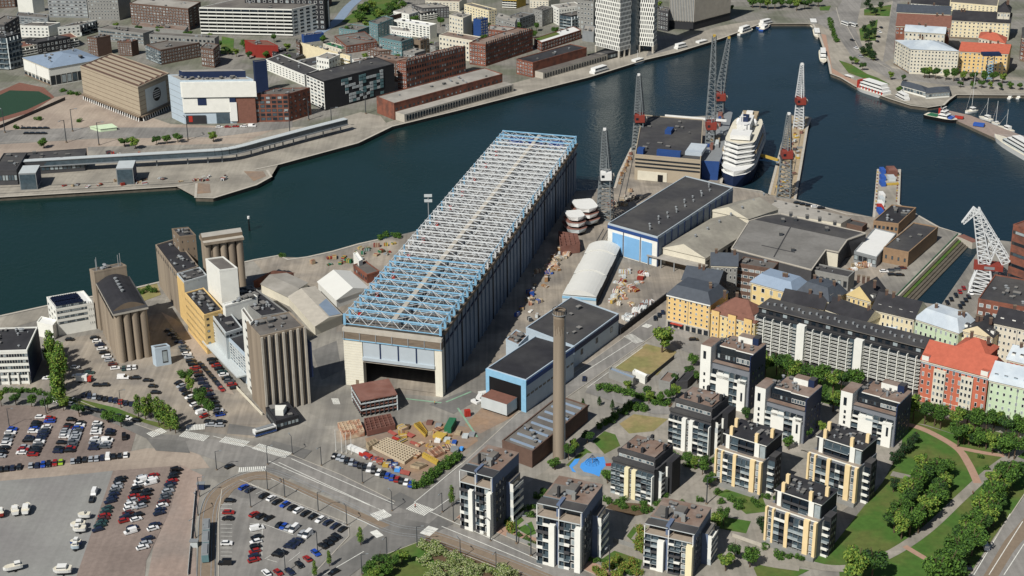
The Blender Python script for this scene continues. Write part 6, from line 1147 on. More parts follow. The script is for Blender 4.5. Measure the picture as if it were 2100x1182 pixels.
for t, yy in ((.35, 5), (.35, -5), (.52, 3)): mb = MB(); q = P + d * L * t + s * yy; mb.cyl(q, 1.6, 1.6, 21, 23, 10, 'white'); mb.cyl(q, 1.6, .4, 23, 25, 10, 'white'); mb.build('radar_dome', cs)
mb = MB(); q = P + d * L * .62; mb.bar((q.x, q.y, 26), (q.x, q.y, 36), .5, 'white'); mb.bar((q.x - 2, q.y, 33), (q.x + 2, q.y, 33), .3, 'white'); mb.build('mast', cs)
for i in range(5):
    for sg in (-1, 1): MB().bx(f2, L * (.3 + i * .09), L * (.3 + i * .09) + 5.5, sg * 9.6 - .7, sg * 9.6 + .7, 13, 15, 'tan_steel').build('lifeboat', cs)
o = MB(); o.bar((*G((7, 2025, 110), 6), 6), (*G((8, 140, 152), 5), 5), 1.6, 'yellow_steel', 1.4); tag(o.build('gangway'), 'yellow gangway from the cruise ship to the crane pier', 'gangway')
o = MB(); o.bar((*G((7, 2010, 148), 2), 2), (*G((8, 140, 165), 2), 2), 1.0, 'skyblue', .8); tag(o.build('gangway'), 'blue service pipe bridge below the yellow gangway', 'gangway')
# cranes
def lattice(mb, p, q, w0, w1, n, m, t=.35):
    """four-chord lattice boom from p to q tapering w0 -> w1"""
    p, q = V(p), V(q); d = (q - p).normalized(); a = d.cross(V((.3, .95, .05))).normalized(); b = a.cross(d)
    R = []
    for i in range(n + 1):
        c = p + (q - p) * (i / n); w_ = (w0 + (w1 - w0) * i / n) / 2; R.append([c + a * sx * w_ + b * sy * w_ for sx, sy in ((1, 1), (-1, 1), (-1, -1), (1, -1))])
    for i in range(n):
        for k in range(4): mb.bar(R[i][k], R[i + 1][k], t, m); mb.bar(R[i][k], R[i + 1][(k + 1) % 4], t * .6, m); mb.bar(R[i][k], R[i][(k + 1) % 4], t * .6, m)
def crane(lab, foot, cab_px, tip, zc_h, m='crane_grey', cab='crane_red', wb=7.0, lean=0):
    g = G(foot); t_ = thing('portal_crane', lab, 'crane', (g.x, g.y, 0), 'tall lattice cranes of the shipyard'); zc = hof(foot, cab_px) if cab_px else zc_h
    mb = MB(); lattice(mb, (g.x, g.y, .2), (g.x, g.y, zc), wb, wb * .78, 8, m, .55); mb.build('tower', t_)
    mb = MB(); mb.prism([(g.x - wb / 2, g.y - wb / 2), (g.x + wb / 2, g.y - wb / 2), (g.x + wb / 2, g.y + wb / 2), (g.x - wb / 2, g.y + wb / 2)], zc, zc + .7, 'steel_dark'); mb.build('platform', t_)
    fr = (g, V((1, 0)), V((0, 1))); MB().bx(fr, -3, 3, -4.5, 4.5, zc + .7, zc + 5.0, cab, 'crane_red' if cab != 'white' else 'white').build('machine_house', t_); MB().bx(fr, -2.6, -1, -4.7, -4.5, zc + 2.4, zc + 3.8, 'glass_dark').build('cab_window', t_); MB().bx(fr, 3, 4.6, -2, 2, zc + .7, zc + 3, 'concrete_pale').build('counterweight', t_)
    zt = hof(foot, tip); mb = MB(); gx = g.x + (px(tip)[0] - px(foot)[0]) * .0; T_ = G3(tip, zt)
    lattice(mb, (g.x, g.y + 2, zc + 5), T_, 5.4, 2.0, 14, m, .46); mb.build('boom', t_); mb = MB(); mb.bar((g.x, g.y - 3, zc + 5), (g.x, g.y - 2, zc + 14), .5, m); mb.bar((g.x, g.y - 2, zc + 14), T_, .18, 'steel_dark'); mb.build('stay', t_)
    MB().prism([(T_.x - .8, T_.y - .8), (T_.x + .8, T_.y - .8), (T_.x + .8, T_.y + .8), (T_.x - .8, T_.y + .8)], T_.z - .5, T_.z + .8, 'yellow_steel' if lean else 'white').build('boom_tip', t_)
crane('grey lattice crane with a white machine house beside the dock hall', (1241, 448), (1241, 368), (1240, 266), 0, cab='white', wb=8)
crane('grey lattice crane with a red machine house at the pier edge', (1310, 306), (1311, 250), (1310, 154), 0, wb=7.5)
crane('lattice crane with the tallest slender boom on the blue hull', (1455, 330), (1453, 265), (1465, 74), 0, wb=6, lean=1)
crane('lattice crane with a slanting boom behind the blue hull', (1474, 268), (1474, 206), (1495, 78), 0, wb=6, lean=1)
crane('pale lattice crane with a red house at the far end of the pier', (1638, 262), (1639, 214), (1645, 132), 0, wb=6.5, m='steel_white')
crane('grey lattice crane with a red house in the middle of the crane pier', (1608, 402), (1608, 324), (1618, 234), 0, wb=7.5)
# big jib crane by the dry dock
foot = (8, 1760, 1167 + 20); g = G(foot); zc = 24.0; t_ = thing('jib_crane', 'large pale grey double jib crane with a red slewing platform at the dry dock', 'crane', (g.x, g.y, 0))
zc = hof(foot, (8, 1830, 1010)); mb = MB(); lattice(mb, (g.x, g.y, 0), (g.x, g.y, zc), 12, 6, 6, 'steel_white', .7); mb.build('portal', t_)
fr = (g, V((.96, -.28)).normalized(), V((.28, .96)).normalized()); MB().bx(fr, -5, 9, -3.4, 3.4, zc, zc + 2.8, 'crane_red').build('slewing_platform', t_); MB().bx(fr, 0, 5, -3.6, -3.4, zc + .7, zc + 2.1, 'metal_grey').build('platform_plate', t_)
def up(x, y): z = hof(foot, (8, x, y)); return V(G3((8, x, y), z))
mb = MB(); k1, k2, tip, bk = up(1760, 880), up(1720, 540), up(1610, 655), up(1950, 860)
k0 = V((g.x, g.y, zc + 3.5)); lattice(mb, k0, k2, 5.5, 3.0, 12, 'steel_white', .5); mb.build('main_jib', t_); mb = MB(); lattice(mb, k2, tip, 3.0, 1.2, 6, 'steel_white', .4); mb.build('fly_jib', t_)
mb = MB(); lattice(mb, V((g.x + 10, g.y - 2, zc + 4)), k2, 4.0, 2.4, 12, 'steel_white', .5); mb.build('back_stay', t_); mb = MB(); lattice(mb, k0, V((g.x + 4, g.y - 1, zc + 16)), 5, 3, 4, 'steel_white', .5); mb.bar((g.x + 4, g.y - 1, zc + 16), V((g.x + 10, g.y - 2, zc + 4)), 1.2, 'steel_white'); mb.build('mast_frame', t_)
# dry dock: stepped walls, gate
dk = thing('dry_dock', 'stepped stone side wall of the dry dock with green growth', 'dock wall', (*G((1900, 550)), 0))
a, b_ = G((1968, 483)), G((1840, 612)); d = (b_ - a).normalized(); n_ = V((-d.y, d.x)); n_ = n_ if n_.x > 0 else -n_
for i in range(5): mb = MB(); mb.prism([a + n_ * (i * 1.6), b_ + n_ * (i * 1.6), b_ + n_ * (i * 1.6 + 1.5), a + n_ * (i * 1.6 + 1.5)], ZW - 1, .3 - i * .5, 'quay_wall', top='grass' if i == 1 else 'quay_wall'); mb.build('dock_step', dk)
mb = MB(); mb.prism([a - n_ * 1.2, b_ - n_ * 1.2, b_ - n_ * .9, a - n_ * .9], 0, 1.0, 'green_paint'); mb.build('dock_railing', dk)
o = MB(); q0, q1 = G((1976, 486)), G((2008, 500)); d = q1 - q0; n_ = V((d.y, -d.x)).normalized(); o.prism([q0, q1, q1 + n_ * 5, q0 + n_ * 5], ZW - 1, 1.5, 'concrete_pale', top='rust'); tag(o.build('dock_gate'), 'rusty topped caisson gate closing the dry dock', 'dock gate')
# containers and goods on the piers
CG = 'containers on the small pier'
def cont(nm, lab, c, l, w_, hh, m, ang, grp=None, z=0.0, cat='container', top=None):
    g = G(c, z); u = V((math.cos(ang), math.sin(ang))); mb = MB(); fr = (g, u, V((-u.y, u.x))); mb.bx(fr, -l / 2, l / 2, -w_ / 2, w_ / 2, z + .15, z + hh, m, top)
    k = max(3, int(l / .8))
    for i in range(k): a_ = -l / 2 + l * (i + .3) / k; mb.bx(fr, a_, a_ + l / k * .4, -w_ / 2 - .06, w_ / 2 + .06, z + .3, z + hh - .15, m)
    mb.bx(fr, -l / 2, l / 2, -w_ / 2 + .1, w_ / 2 - .1, z, z + .16, 'steel_dark'); o = mb.build(nm); return tag(o, lab, cat, grp)
A1 = math.radians(92)
for c, m, lab in (((8, 970, 250), 'blue', 'bright blue container at the outer end of the small pier'), ((8, 972, 305), 'blue', 'bright blue container, second from the outer end of the small pier'), ((8, 970, 350), 'blue', 'bright blue container, third from the outer end of the small pier'),
                  ((8, 965, 445), 'white', 'white container in the middle of the small pier'), ((8, 962, 480), 'metal_pale', 'pale grey container behind the white one on the small pier'), ((8, 955, 515), 'white', 'white container near the shore end of the small pier'), ((8, 952, 545), 'red', 'orange-red container near the shore end of the small pier'), ((8, 950, 572), 'blue', 'dark blue container at the shore end of the small pier')):
    cont('shipping_container', lab, c, 6.2, 2.6, 2.6, m, A1, CG)
cont('pier_cabin', 'rusty winch cabin at the outer right corner of the small pier', (8, 1042, 265), 9, 5, 4, 'rust', A1, cat='cabin'); cont('pier_cabin', 'grey machine cabin beside the rusty one on the small pier', (8, 1040, 310), 6, 4, 2.6, 'metal_pale', A1, cat='cabin'); cont('steel_beam', 'yellow steel beam lying across the small pier', (8, 1040, 350), 9, 1.5, 1.2, 'yellow_steel', .1, cat='beam')
for i in range(24):
    t = random.Random(i); side = i % 2; y = .04 + .92 * i / 24; p0, p1 = ((1800, 352), (1795, 440)) if not side else ((1842, 352), (1838, 420)); q = G(p0) + (G(p1) - G(p0)) * y
    mb = MB(); mb.cyl(q, .35, .45, 0, 1.0, 8, 'rust' if i % 3 else 'yellow_steel'); tag(mb.build('bollard'), f'mooring bollard, {ORD[i // 2 + 1]} from the outer end on the {"right" if side else "left"} edge of the small pier', 'bollard', 'bollards on the small pier')
# scrap and equipment on the crane pier
for i in range(30):
    t = random.Random(40 + i); y = (i + .5) / 30; x = t.uniform(.25, .9); p = G((1622, 240)).lerp(G((1582, 400)), y) * (1 - x) + G((1655, 244)).lerp(G((1626, 404)), y) * x
    mb = MB(); ang = t.uniform(0, 3); u = V((math.cos(ang), math.sin(ang))); fr = (p, u, V((-u.y, u.x))); l = t.uniform(1, 4)
    mb.bx(fr, -l / 2, l / 2, -1, 1, .15, t.uniform(.6, 2.2), t.choice(['tan_steel', 'rust', 'metal_grey', 'concrete_dark', 'yellow_steel', 'steel_dark'])); mb.bx(fr, -l / 3, l / 3, -.6, .6, .1, t.uniform(1.2, 2.6), t.choice(['tan_steel', 'metal_pale', 'rust']))
    tag(mb.build('equipment_box'), f'equipment box on the crane pier, {ORD[i + 1]} from the outer end', 'equipment', 'equipment lying on the crane pier')
# ================================================================ boats
def boat(nm, lab, stern, bow, W_, hm_, cab, fb=1.6, decks=1, mast=0, cat='boat', z=ZW, grp=None, cabm='white'):
    P, d, L = heading(stern, bow, z); t_ = thing(nm, lab, cat, (P.x, P.y, z), grp); mb = MB(); hull(mb, P, d, L, W_, z, z + fb, hm_, 'offwhite', .4, 8); mb.build('hull', t_); s = V((-d.y, d.x)); fr = (P, d, s)
    for k in range(decks):
        a0, a1 = cab[0] + k * .05, cab[1] - k * .07; w_ = W_ * (.72 - .08 * k); z0 = z + fb + k * 2.3
        if w_ < 1.2: continue
        hh = 2.2 if L > 9 else 1.0
        MB().bx(fr, L * a0, L * a1, -w_ / 2, w_ / 2, z0, z0 + hh, cabm if k == 0 else 'white').build('cabin', t_); MB().bx(fr, L * a0 + .1, L * a1 + .06, -w_ / 2 - .04, w_ / 2 + .04, z0 + hh * .45, z0 + hh * .8, 'glass_dark').build('cabin_window', t_)
    if mast: mb = MB(); q = P + d * L * .45; mb.bar((q.x, q.y, z + fb), (q.x, q.y, z + fb + mast), .18, 'white'); mb.bar((q.x, q.y, z + fb + mast * .8), (*(P + d * L * .95), z + fb + .4), .08, 'white'); mb.build('mast', t_)
    return t_
tg = boat('tugboat', 'tugboat with a white wheelhouse, black hull and green afterdeck', (4, 1315, 935), (4, 1570, 985), 9, 'black', (.45, .72), 2.6, 3, 7, 'tugboat'); P, d, L = heading((4, 1315, 935), (4, 1570, 985), ZW)
MB().bx((P, d, V((-d.y, d.x))), 2, L * .4, -3.4, 3.4, ZW + 2.6, ZW + 2.75, 'green_paint').build('afterdeck', tg); MB().bx((P, d, V((-d.y, d.x))), L * .74, L * .86, -2.6, 2.6, ZW + 2.6, ZW + 3.8, 'blue').build('foredeck_cover', tg); mb = MB(); mb.cyl(P + d * L * .42, 1, .9, ZW + 4, ZW + 8, 10, 'red'); mb.build('funnel', tg)
fy = boat('restaurant_ship', 'white and red three deck restaurant ship at the esplanade quay', (4, 1010, 785), (4, 765, 705), 11, 'white', (.02, .86), 2.4, 3, 0, 'ship'); P, d, L = heading((4, 1010, 785), (4, 765, 705), ZW)
for i in range(8): MB().bx((P, d, V((-d.y, d.x))), L * (.04 + i * .1), L * (.04 + i * .1) + 1.4, 4.0, 4.06, ZW + 2.6, ZW + 4.5, 'red').build('red_panel', fy)
MB().bx((P, d, V((-d.y, d.x))), L * .8, L * .86, -4, 4.2, ZW + 2.4, ZW + 8, 'red').build('red_bridge', fy)
BB = 'boats moored along the quays'
for a in [('motor_yacht', 'grey and white steamer moored right of the restaurant ship', (4, 1195, 845), (4, 1050, 770), 6, 'metal_pale', (.2, .7), 1.8, 2, 9), ('motor_boat', 'low white boat moored left of the restaurant ship', (4, 755, 655), (4, 645, 620), 4, 'white', (.2, .7), 1.2, 1, 0),
          ('work_boat', 'grey work boat against the esplanade wall', (4, 490, 415), (4, 500, 520), 6, 'metal_grey', (.2, .7), 1.5, 2, 5), ('work_boat', 'dark grey barge at the bend of the esplanade wall', (4, 410, 170), (4, 430, 240), 7, 'metal_grey', (.2, .6), 1.5, 1, 4), ('work_boat', 'pale barge below the dark grey one at the bend', (4, 440, 245), (4, 455, 315), 6, 'concrete_pale', (.2, .7), 1.5, 1, 4),
          ('motor_yacht', 'blue and white boat at the canal mouth', (4, -30, 230), (4, 110, 195), 6, 'blue_wall', (.2, .75), 1.6, 2, 0), ('motor_yacht', 'white cabin boat moored nearest the canal mouth bridge', (3, 1840, 285), (3, 1955, 245), 6, 'white', (.15, .75), 1.6, 2, 3), ('motor_yacht', 'white cabin boat below the silver office block', (3, 1325, 420), (3, 1450, 390), 6, 'white', (.15, .75), 1.6, 2, 3),
          ('motor_yacht', 'pale blue cabin boat right of the dark quay paving', (3, 1500, 372), (3, 1610, 345), 5.5, 'paleblue', (.15, .75), 1.5, 1, 4), ('motor_yacht', 'white cabin boat in front of the hotel columns', (3, 985, 525), (3, 1100, 490), 6, 'white', (.2, .75), 1.6, 1, 9), ('motor_yacht', 'blue and white passenger boat left of the hotel', (3, 660, 620), (3, 820, 570), 7, 'blue_wall', (.1, .8), 1.8, 2, 0),
          ('motor_yacht', 'blue boat at the left end of the canal bridge', (4, 1, 250), (4, 60, 215), 5, 'blue', (.2, .7), 1.4, 1, 0),
          ('sailing_boat', 'white sailing boat with two tall masts in the inner harbour', (4, 1720, 890), (4, 1630, 905), 4.5, 'white', (.2, .5), 1.3, 1, 26), ('sailing_boat', 'white sailing boat by the jetty, left of three', (4, 1845, 970), (4, 1740, 940), 4, 'white', (.2, .5), 1.2, 1, 14), ('sailing_boat', 'white sailing boat by the jetty, middle of three', (4, 1900, 1000), (4, 1840, 985), 3.5, 'white', (.2, .5), 1.2, 1, 15), ('sailing_boat', 'white sailing boat by the jetty, right of three', (4, 2010, 1060), (4, 1890, 1015), 4, 'white', (.2, .5), 1.2, 1, 13)]:
    boat(a[0], a[1], *a[2:8], decks=a[8], mast=a[9], grp=BB)
for i, (x, y, m) in enumerate([(1480, 790, 'white'), (1550, 772, 'white'), (1615, 765, 'metal_pale'), (1730, 760, 'white'), (1850, 765, 'blue'), (1995, 780, 'white'), (2065, 778, 'white')]):
    boat('dinghy', f'small {"blue" if m == "blue" else "white"} boat at the inner harbour wall, {ORD[i + 1]} from the left', (4, x - 18, y + 14), (4, x + 18, y - 6), 3, m, (.2, .6), .9, 1, 0, grp='small boats at the inner harbour wall')
nv = boat('patrol_ship', 'grey and white patrol ship cut by the right edge', (2150, 350), (8, 1860, -20), 10, 'white', (.2, .75), 3.4, 3, 12, 'ship', cabm='metal_pale')
cont('boat_tarp', 'blue tarpaulin heap on the red jetty', (4, 1740, 1005), 7, 4, 1.8, 'blue', -.5, cat='tarpaulin'); cont('jetty_crates', 'red crates on the jetty near the tugboat', (4, 1580, 945), 6, 3, 1.4, 'red', -.5, cat='crates')
bo = G((1000 / 2 + 11, 466)); t_ = thing('channel_marker', 'thin channel marker standing in the water above the silo row', 'marker', (bo.x, bo.y, ZW)); mb = MB(); mb.cyl(bo, .5, .3, ZW, 5, 8, 'black'); mb.build('pole', t_); MB().cyl(bo, .7, .7, 5, 6.4, 8, 'white').build('topmark', t_)
# boats and campers ashore on the gravel lot
def ashore(lab, st, bw, W_, m, cab=(.25, .6), z=1.2, mast=0):
    t_ = boat('boat_on_trailer', lab, st, bw, W_, m, cab, 1.3, 1, mast, 'boat', z, 'boats stored on the gravel lot'); P, d, L = heading(st, bw, z); s = V((-d.y, d.x)); fr = (P, d, s)
    MB().bx(fr, L * .15, L * .8, -.7, .7, .4, .6, 'steel_dark').build('trailer_frame', t_)
    for sx_ in (-1, 1): MB().bx(fr, L * .35, L * .35 + .7, sx_ * W_ * .42 - .12, sx_ * W_ * .42 + .12, 0, .7, 'black').build('wheel', t_)
ashore('white motor boat ashore, left of the pair in the gravel lot', ('H', 195, 410), ('H', 190, 310), 3, 'white'); ashore('white motor boat ashore, right of the pair in the gravel lot', ('H', 315, 400), ('H', 350, 280), 3, 'white')
ashore('flat white boat hull ashore at the edge of the gravel lot, topmost', ('H', 1140, 425), ('H', 985, 425), 2.6, 'white', (.4, .41)); ashore('white cabin cruiser ashore below the flat white hull', ('H', 1080, 535), ('H', 890, 550), 2.8, 'white'); ashore('white boat ashore below the cabin cruiser', ('H', 1085, 595), ('H', 920, 600), 2.8, 'white', (.5, .8))
ashore('blue hulled boat ashore in the lower half of the gravel lot', ('H', 1025, 770), ('H', 885, 765), 2.4, 'blue_wall'); ashore('pale blue covered boat ashore below the blue hulled one', ('H', 1000, 815), ('H', 895, 825), 2.4, 'paleblue', (.2, .7)); ashore('large white motor yacht ashore at the bottom edge', ('H', 905, 1110), ('H', 670, 1120), 3.6, 'white', (.25, .75), 1.6)
ashore('long white boat ashore in the lower left corner', ('H', 285, 1055), ('H', 40, 1110), 2.6, 'white', (.1, .4)); ashore('dark red boat ashore cut by the left edge', ('H', 10, 430), ('H', 5, 340), 2.6, 'redwall')
# ================================================================ steel sections and goods of the shipyard
P = [G(p, 6.2) for p in (('I', 395, 325), ('I', 265, 108), ('I', 770, 20), ('I', 888, 235))]; c_ = sum(P, V((0, 0))) / 4; ss = thing('ship_block', 'large rusty ship section of two decks before the dock hall gate', 'ship section', (c_.x, c_.y, 0))
for k in range(3): MB().prism(P, 1.4 + k * 3.0 - (.0), 1.75 + k * 3.0, 'rust').build('deck', ss)
MB().prism(P, 7.3, 7.6, 'rust').build('top_deck', ss)
for i, (p, q) in enumerate(((0, 1), (0, 3))):
    for k in range(9):
        a_ = P[p] + (P[q] - P[p]) * (k / 8); a_ = a_ + (c_ - a_) * .02; mb = MB(); mb.bar((*a_, .2), (*a_, 7.4), .45, 'metal_pale' if k in (0, 8) else 'steel_dark'); mb.build('frame_post', ss)
    for k in range(2): a_, b_ = P[p], P[q]; mb = MB(); mb.bar((*a_, 3.3 + 3 * k), (*b_, 3.3 + 3 * k), .4, 'metal_pale', .5); mb.build('side_girder', ss)
mb = MB(); mb.prism([c_ + (p - c_) * .8 for p in P], 1.5, 7.2, 'black'); mb.build('inner_bulkhead', ss)
for i, (x, y, t) in enumerate(((.62, .3, 0), (.7, .34, 0), (.74, .28, 0), (.3, .3, 1), (.36, .28, 1), (.42, .27, 1), (.48, .25, 1))):
    q = P[0] + (P[3] - P[0]) * x + (P[1] - P[0]) * y; u = (P[3] - P[0]).normalized(); MB().bx((q, u, V((-u.y, u.x))), -.9, .9, -1.2, 1.2, 7.6, 7.63, 'red' if t == 0 else 'metal_pale').build('deck_mark', ss)
def cell_grid(nm, lab, pts, nx, ny, hh, m, mfloor, cat='steel section', bw=.3):
    P = [G(p, hh) for p in pts]; c_ = sum(P, V((0, 0))) / 4; t_ = thing(nm, lab, cat, (c_.x, c_.y, 0)); MB().prism([c_ + (p - c_) * .98 for p in P], .15, .5, mfloor).build('base_plate', t_)
    def at(s, t): return (P[0] * (1 - s) + P[1] * s) * (1 - t) + (P[3] * (1 - s) + P[2] * s) * t
    for i in range(nx + 1): mb = MB(); mb.bar((*at(i / nx, 0), hh / 2 + .2), (*at(i / nx, 1), hh / 2 + .2), bw, m, hh); mb.build('web_plate', t_)
    for j in range(ny + 1): mb = MB(); mb.bar((*at(0, j / ny), hh / 2 + .25), (*at(1, j / ny), hh / 2 + .25), bw, m, hh); mb.build('stiffener', t_)
    return t_
mat('primer', (196, 176, 150), .8, .2, .5, rgb2=(168, 120, 96), scale2=.3); mat('primer_white', (186, 172, 148), .8, .12, .6); mat('yard_red', (158, 84, 74), .85, .14, .5)
cell_grid('hull_panel', 'open ribbed steel hull section standing before the ship block', (('I', 480, 690), ('I', 440, 520), ('I', 790, 455), ('I', 855, 600)), 5, 6, 2.4, 'rust', 'soil'); cell_grid('hull_panel', 'reddish open steel section left of the ribbed one', (('I', 170, 750), ('I', 85, 575), ('I', 370, 530), ('I', 440, 690)), 7, 6, 2.2, 'primer', 'rust')
cell_grid('hull_panel', 'cream honeycomb steel section in the storage yard', (('I', 980, 1105), ('I', 530, 880), ('I', 745, 775), ('I', 1185, 955)), 13, 7, 1.3, 'primer_white', 'black', bw=.26); cell_grid('hull_panel', 'small curved steel frame beside the honeycomb section', (('I', 500, 900), ('I', 465, 850), ('I', 590, 790), ('I', 620, 830)), 4, 3, 2.0, 'tan_steel', 'soil')  # black floor paints the shade inside the honeycomb cells
cell_grid('steel_rack', 'yellow scaffold rack in the storage yard, upper one', (('I', 1260, 740), ('I', 1110, 590), ('I', 1190, 560), ('I', 1290, 700)), 9, 1, 1.2, 'yellow_steel', 'tan_steel', 'rack', .2); cell_grid('steel_rack', 'yellow scaffold rack in the storage yard, lower right one', (('I', 1420, 1110), ('I', 1220, 1000), ('I', 1240, 975), ('I', 1440, 1080)), 8, 2, 1.6, 'yellow_steel', 'rust_ground', 'rack', .22)
cell_grid('steel_rack', 'stack of tan trestles near the hedge', (('I', 1180, 1175), ('I', 1060, 1150), ('I', 1150, 1100), ('I', 1280, 1130)), 9, 2, 1.2, 'tan_steel', 'soil', 'rack', .2)
cell_grid('steel_rack', 'stack of tan trestles near the boiler house', (('I', 1380, 1030), ('I', 1290, 940), ('I', 1450, 880), ('I', 1530, 960)), 9, 3, 1.2, 'primer', 'black', 'rack', .2)  # black floor here too: shade between the trestles put into the colour
def plate(nm, lab, pts, hh, m, cat): P = [G(p, hh) for p in pts]; mb = MB(); c_ = sum(P, V((0, 0))) / len(P); mb.prism(P, .35, hh, m); [mb.bar((*(c_ + (p - c_) * .85), 0), (*(c_ + (p - c_) * .85), .4), .4, 'steel_dark') for p in P]; return tag(mb.build(nm), lab, cat)
plate('yellow_deck', 'bright yellow platform in the storage yard', (('I', 1360, 740), ('I', 1425, 685), ('I', 1560, 720), ('I', 1490, 780)), 1.6, 'yellow_steel', 'platform'); plate('steel_plate', 'dull red steel plate, top left in the storage yard', (('I', 755, 690), ('I', 790, 665), ('I', 890, 720), ('I', 850, 740)), .7, 'yard_red', 'steel plate'); plate('steel_plate', 'dull red steel plate, top middle in the storage yard', (('I', 950, 710), ('I', 1000, 680), ('I', 1130, 735), ('I', 1080, 765)), .8, 'yard_red', 'steel plate')
plate('steel_plate', 'bright red steel plate by the honeycomb section', (('I', 810, 770), ('I', 830, 750), ('I', 920, 785), ('I', 880, 805)), .8, 'red', 'steel plate'); plate('steel_plate', 'dull red plate right of the honeycomb section', (('I', 1050, 830), ('I', 1070, 810), ('I', 1200, 855), ('I', 1180, 885)), .8, 'yard_red', 'steel plate'); plate('steel_plate', 'rusty red plate by the corner of the hedge', (('F', 1110, 830), ('F', 1130, 780), ('F', 1260, 810), ('F', 1240, 860)), .8, 'yard_red', 'steel plate')
plate('canvas_cover', 'grey canvas cover in the storage yard', (('I', 1600, 920), ('I', 1620, 880), ('I', 1720, 890), ('I', 1700, 950)), 1.8, 'metal_grey', 'cover'); plate('blue_cover', 'blue cover at the right corner of the storage yard', (('I', 1720, 910), ('I', 1740, 885), ('I', 1780, 895), ('I', 1760, 920)), 1.6, 'pool_blue', 'cover')
cont('shipping_container', 'green and blue container at the right of the storage yard', ('I', 1600, 650), 9, 3, 2.8, 'green_paint', 1.35, cat='container'); cont('white_caravan', 'row of white covers behind the parked cars', ('I', 340, 965), 9, 2.2, 1.8, 'white', -.68, cat='covers'); cont('red_cover', 'red tarpaulin behind the parked cars', ('I', 465, 1030), 6, 2.2, 1.4, 'red', -.68, cat='tarpaulin')
for i, (c, m, nm) in enumerate([(('I', 590, 1050), 'yard_red', 'dull red'), (('I', 650, 1070), 'yard_red', 'rusty red'), (('I', 730, 1130), 'yellow_steel', 'yellow'), (('I', 780, 1090), 'navy', 'navy'), (('I', 850, 1130), 'blue_wall', 'blue'), (('I', 1580, 830), 'yellow_steel', 'bright yellow'), (('I', 1640, 830), 'blue', 'royal blue'), (('I', 1430, 800), 'white', 'white'), (('I', 1555, 790), 'metal_pale', 'pale grey'), (('I', 1700, 700), 'tan_steel', 'tan'), (('I', 1800, 740), 'metal_pale', 'light grey'), (('I', 1890, 720), 'steel_grey', 'grey'), (('I', 1320, 560), 'rust', 'rust brown'), (('I', 1440, 600), 'steel_grey', 'mid grey'), (('I', 1010, 620), 'soil', 'dark brown'), (('F', 1080, 780), 'pool_blue', 'sky blue')]):
    cell_grid('material_crate', f'{nm} heap of stacked material in the storage yard', [(c[0], c[1] + a, c[2] + b_) for a, b_ in ((-45, 20), (-25, -22), (45, -20), (28, 26))], 6, 1, .9, m, 'soil', 'material', .22)
cont('orange_skip', 'orange skip standing alone on the apron', ('I', 1830, 485), 2.4, 1.8, 3, 'red', .3, cat='skip'); cont('yellow_loader_bed', 'pale yellow pallet stack at the warehouse gate', (10, 1970, 985), 8, 4, 1.2, 'yellow_steel', -.5, cat='pallets')
for i, (x, y) in enumerate(((1830, 890), (1800, 920), (1770, 960), (1810, 955))): cont('white_bundle', f'white wrapped bundle left of the warehouse gate, {ORD[i + 1]} of four', (10, x, y), 4, 2, 1.2, 'white', .3 + i, 'white bundles by the gate', cat='bundle')
# ship parts and goods beside the hall
def superstr(lab, c, l, w_, ang):
    g = G(c); u = V((math.cos(ang), math.sin(ang))); fr = (g, u, V((-u.y, u.x))); t_ = thing('superstructure_block', lab, 'ship section', (g.x, g.y, 0))
    for k, (m, top) in enumerate((('metal_pale', 'rust'), ('white', 'rust'), ('white', 'white'))):
        e = k * 1.2; hm = MB(); hull(hm, g - u * (l / 2 - e), u, l - 2 * e, w_ - e, 2 + k * 3.2, 2 + k * 3.2 + 2.0, m, top, .3, 8); hm.build('deck', t_); MB().bx(fr, -l / 2 + e + 1, l * .3 - e, -w_ / 2 + 1.2 + e, w_ / 2 - 1.2 - e, .2 + k * 3.2, 2 + k * 3.2, 'glass_dark').build('inner_wall', t_)
    for a_ in (-.35, 0, .25): MB().bx(fr, l * a_, l * a_ + .6, -w_ / 3, w_ / 3, 0, 2, 'rust').build('trestle', t_)
superstr('white rusty topped ship superstructure block beside the dock hall, upper one', (7, 620, 640), 22, 15, -1.35); superstr('white topped ship superstructure block beside the dock hall, lower one', (7, 540, 720), 17, 12, -1.35)
cell_grid('staging_tower', 'rusty staging frame below the superstructure blocks', ((7, 430, 840), (7, 410, 720), (7, 560, 740), (7, 580, 820)), 5, 4, 5.0, 'rust', 'soil', 'staging')
RG = random.Random(21); gm = ['metal_pale', 'rust', 'tan_steel', 'white', 'steel_grey', 'blue', 'wood', 'primer', 'steel_dark', 'primer_white']
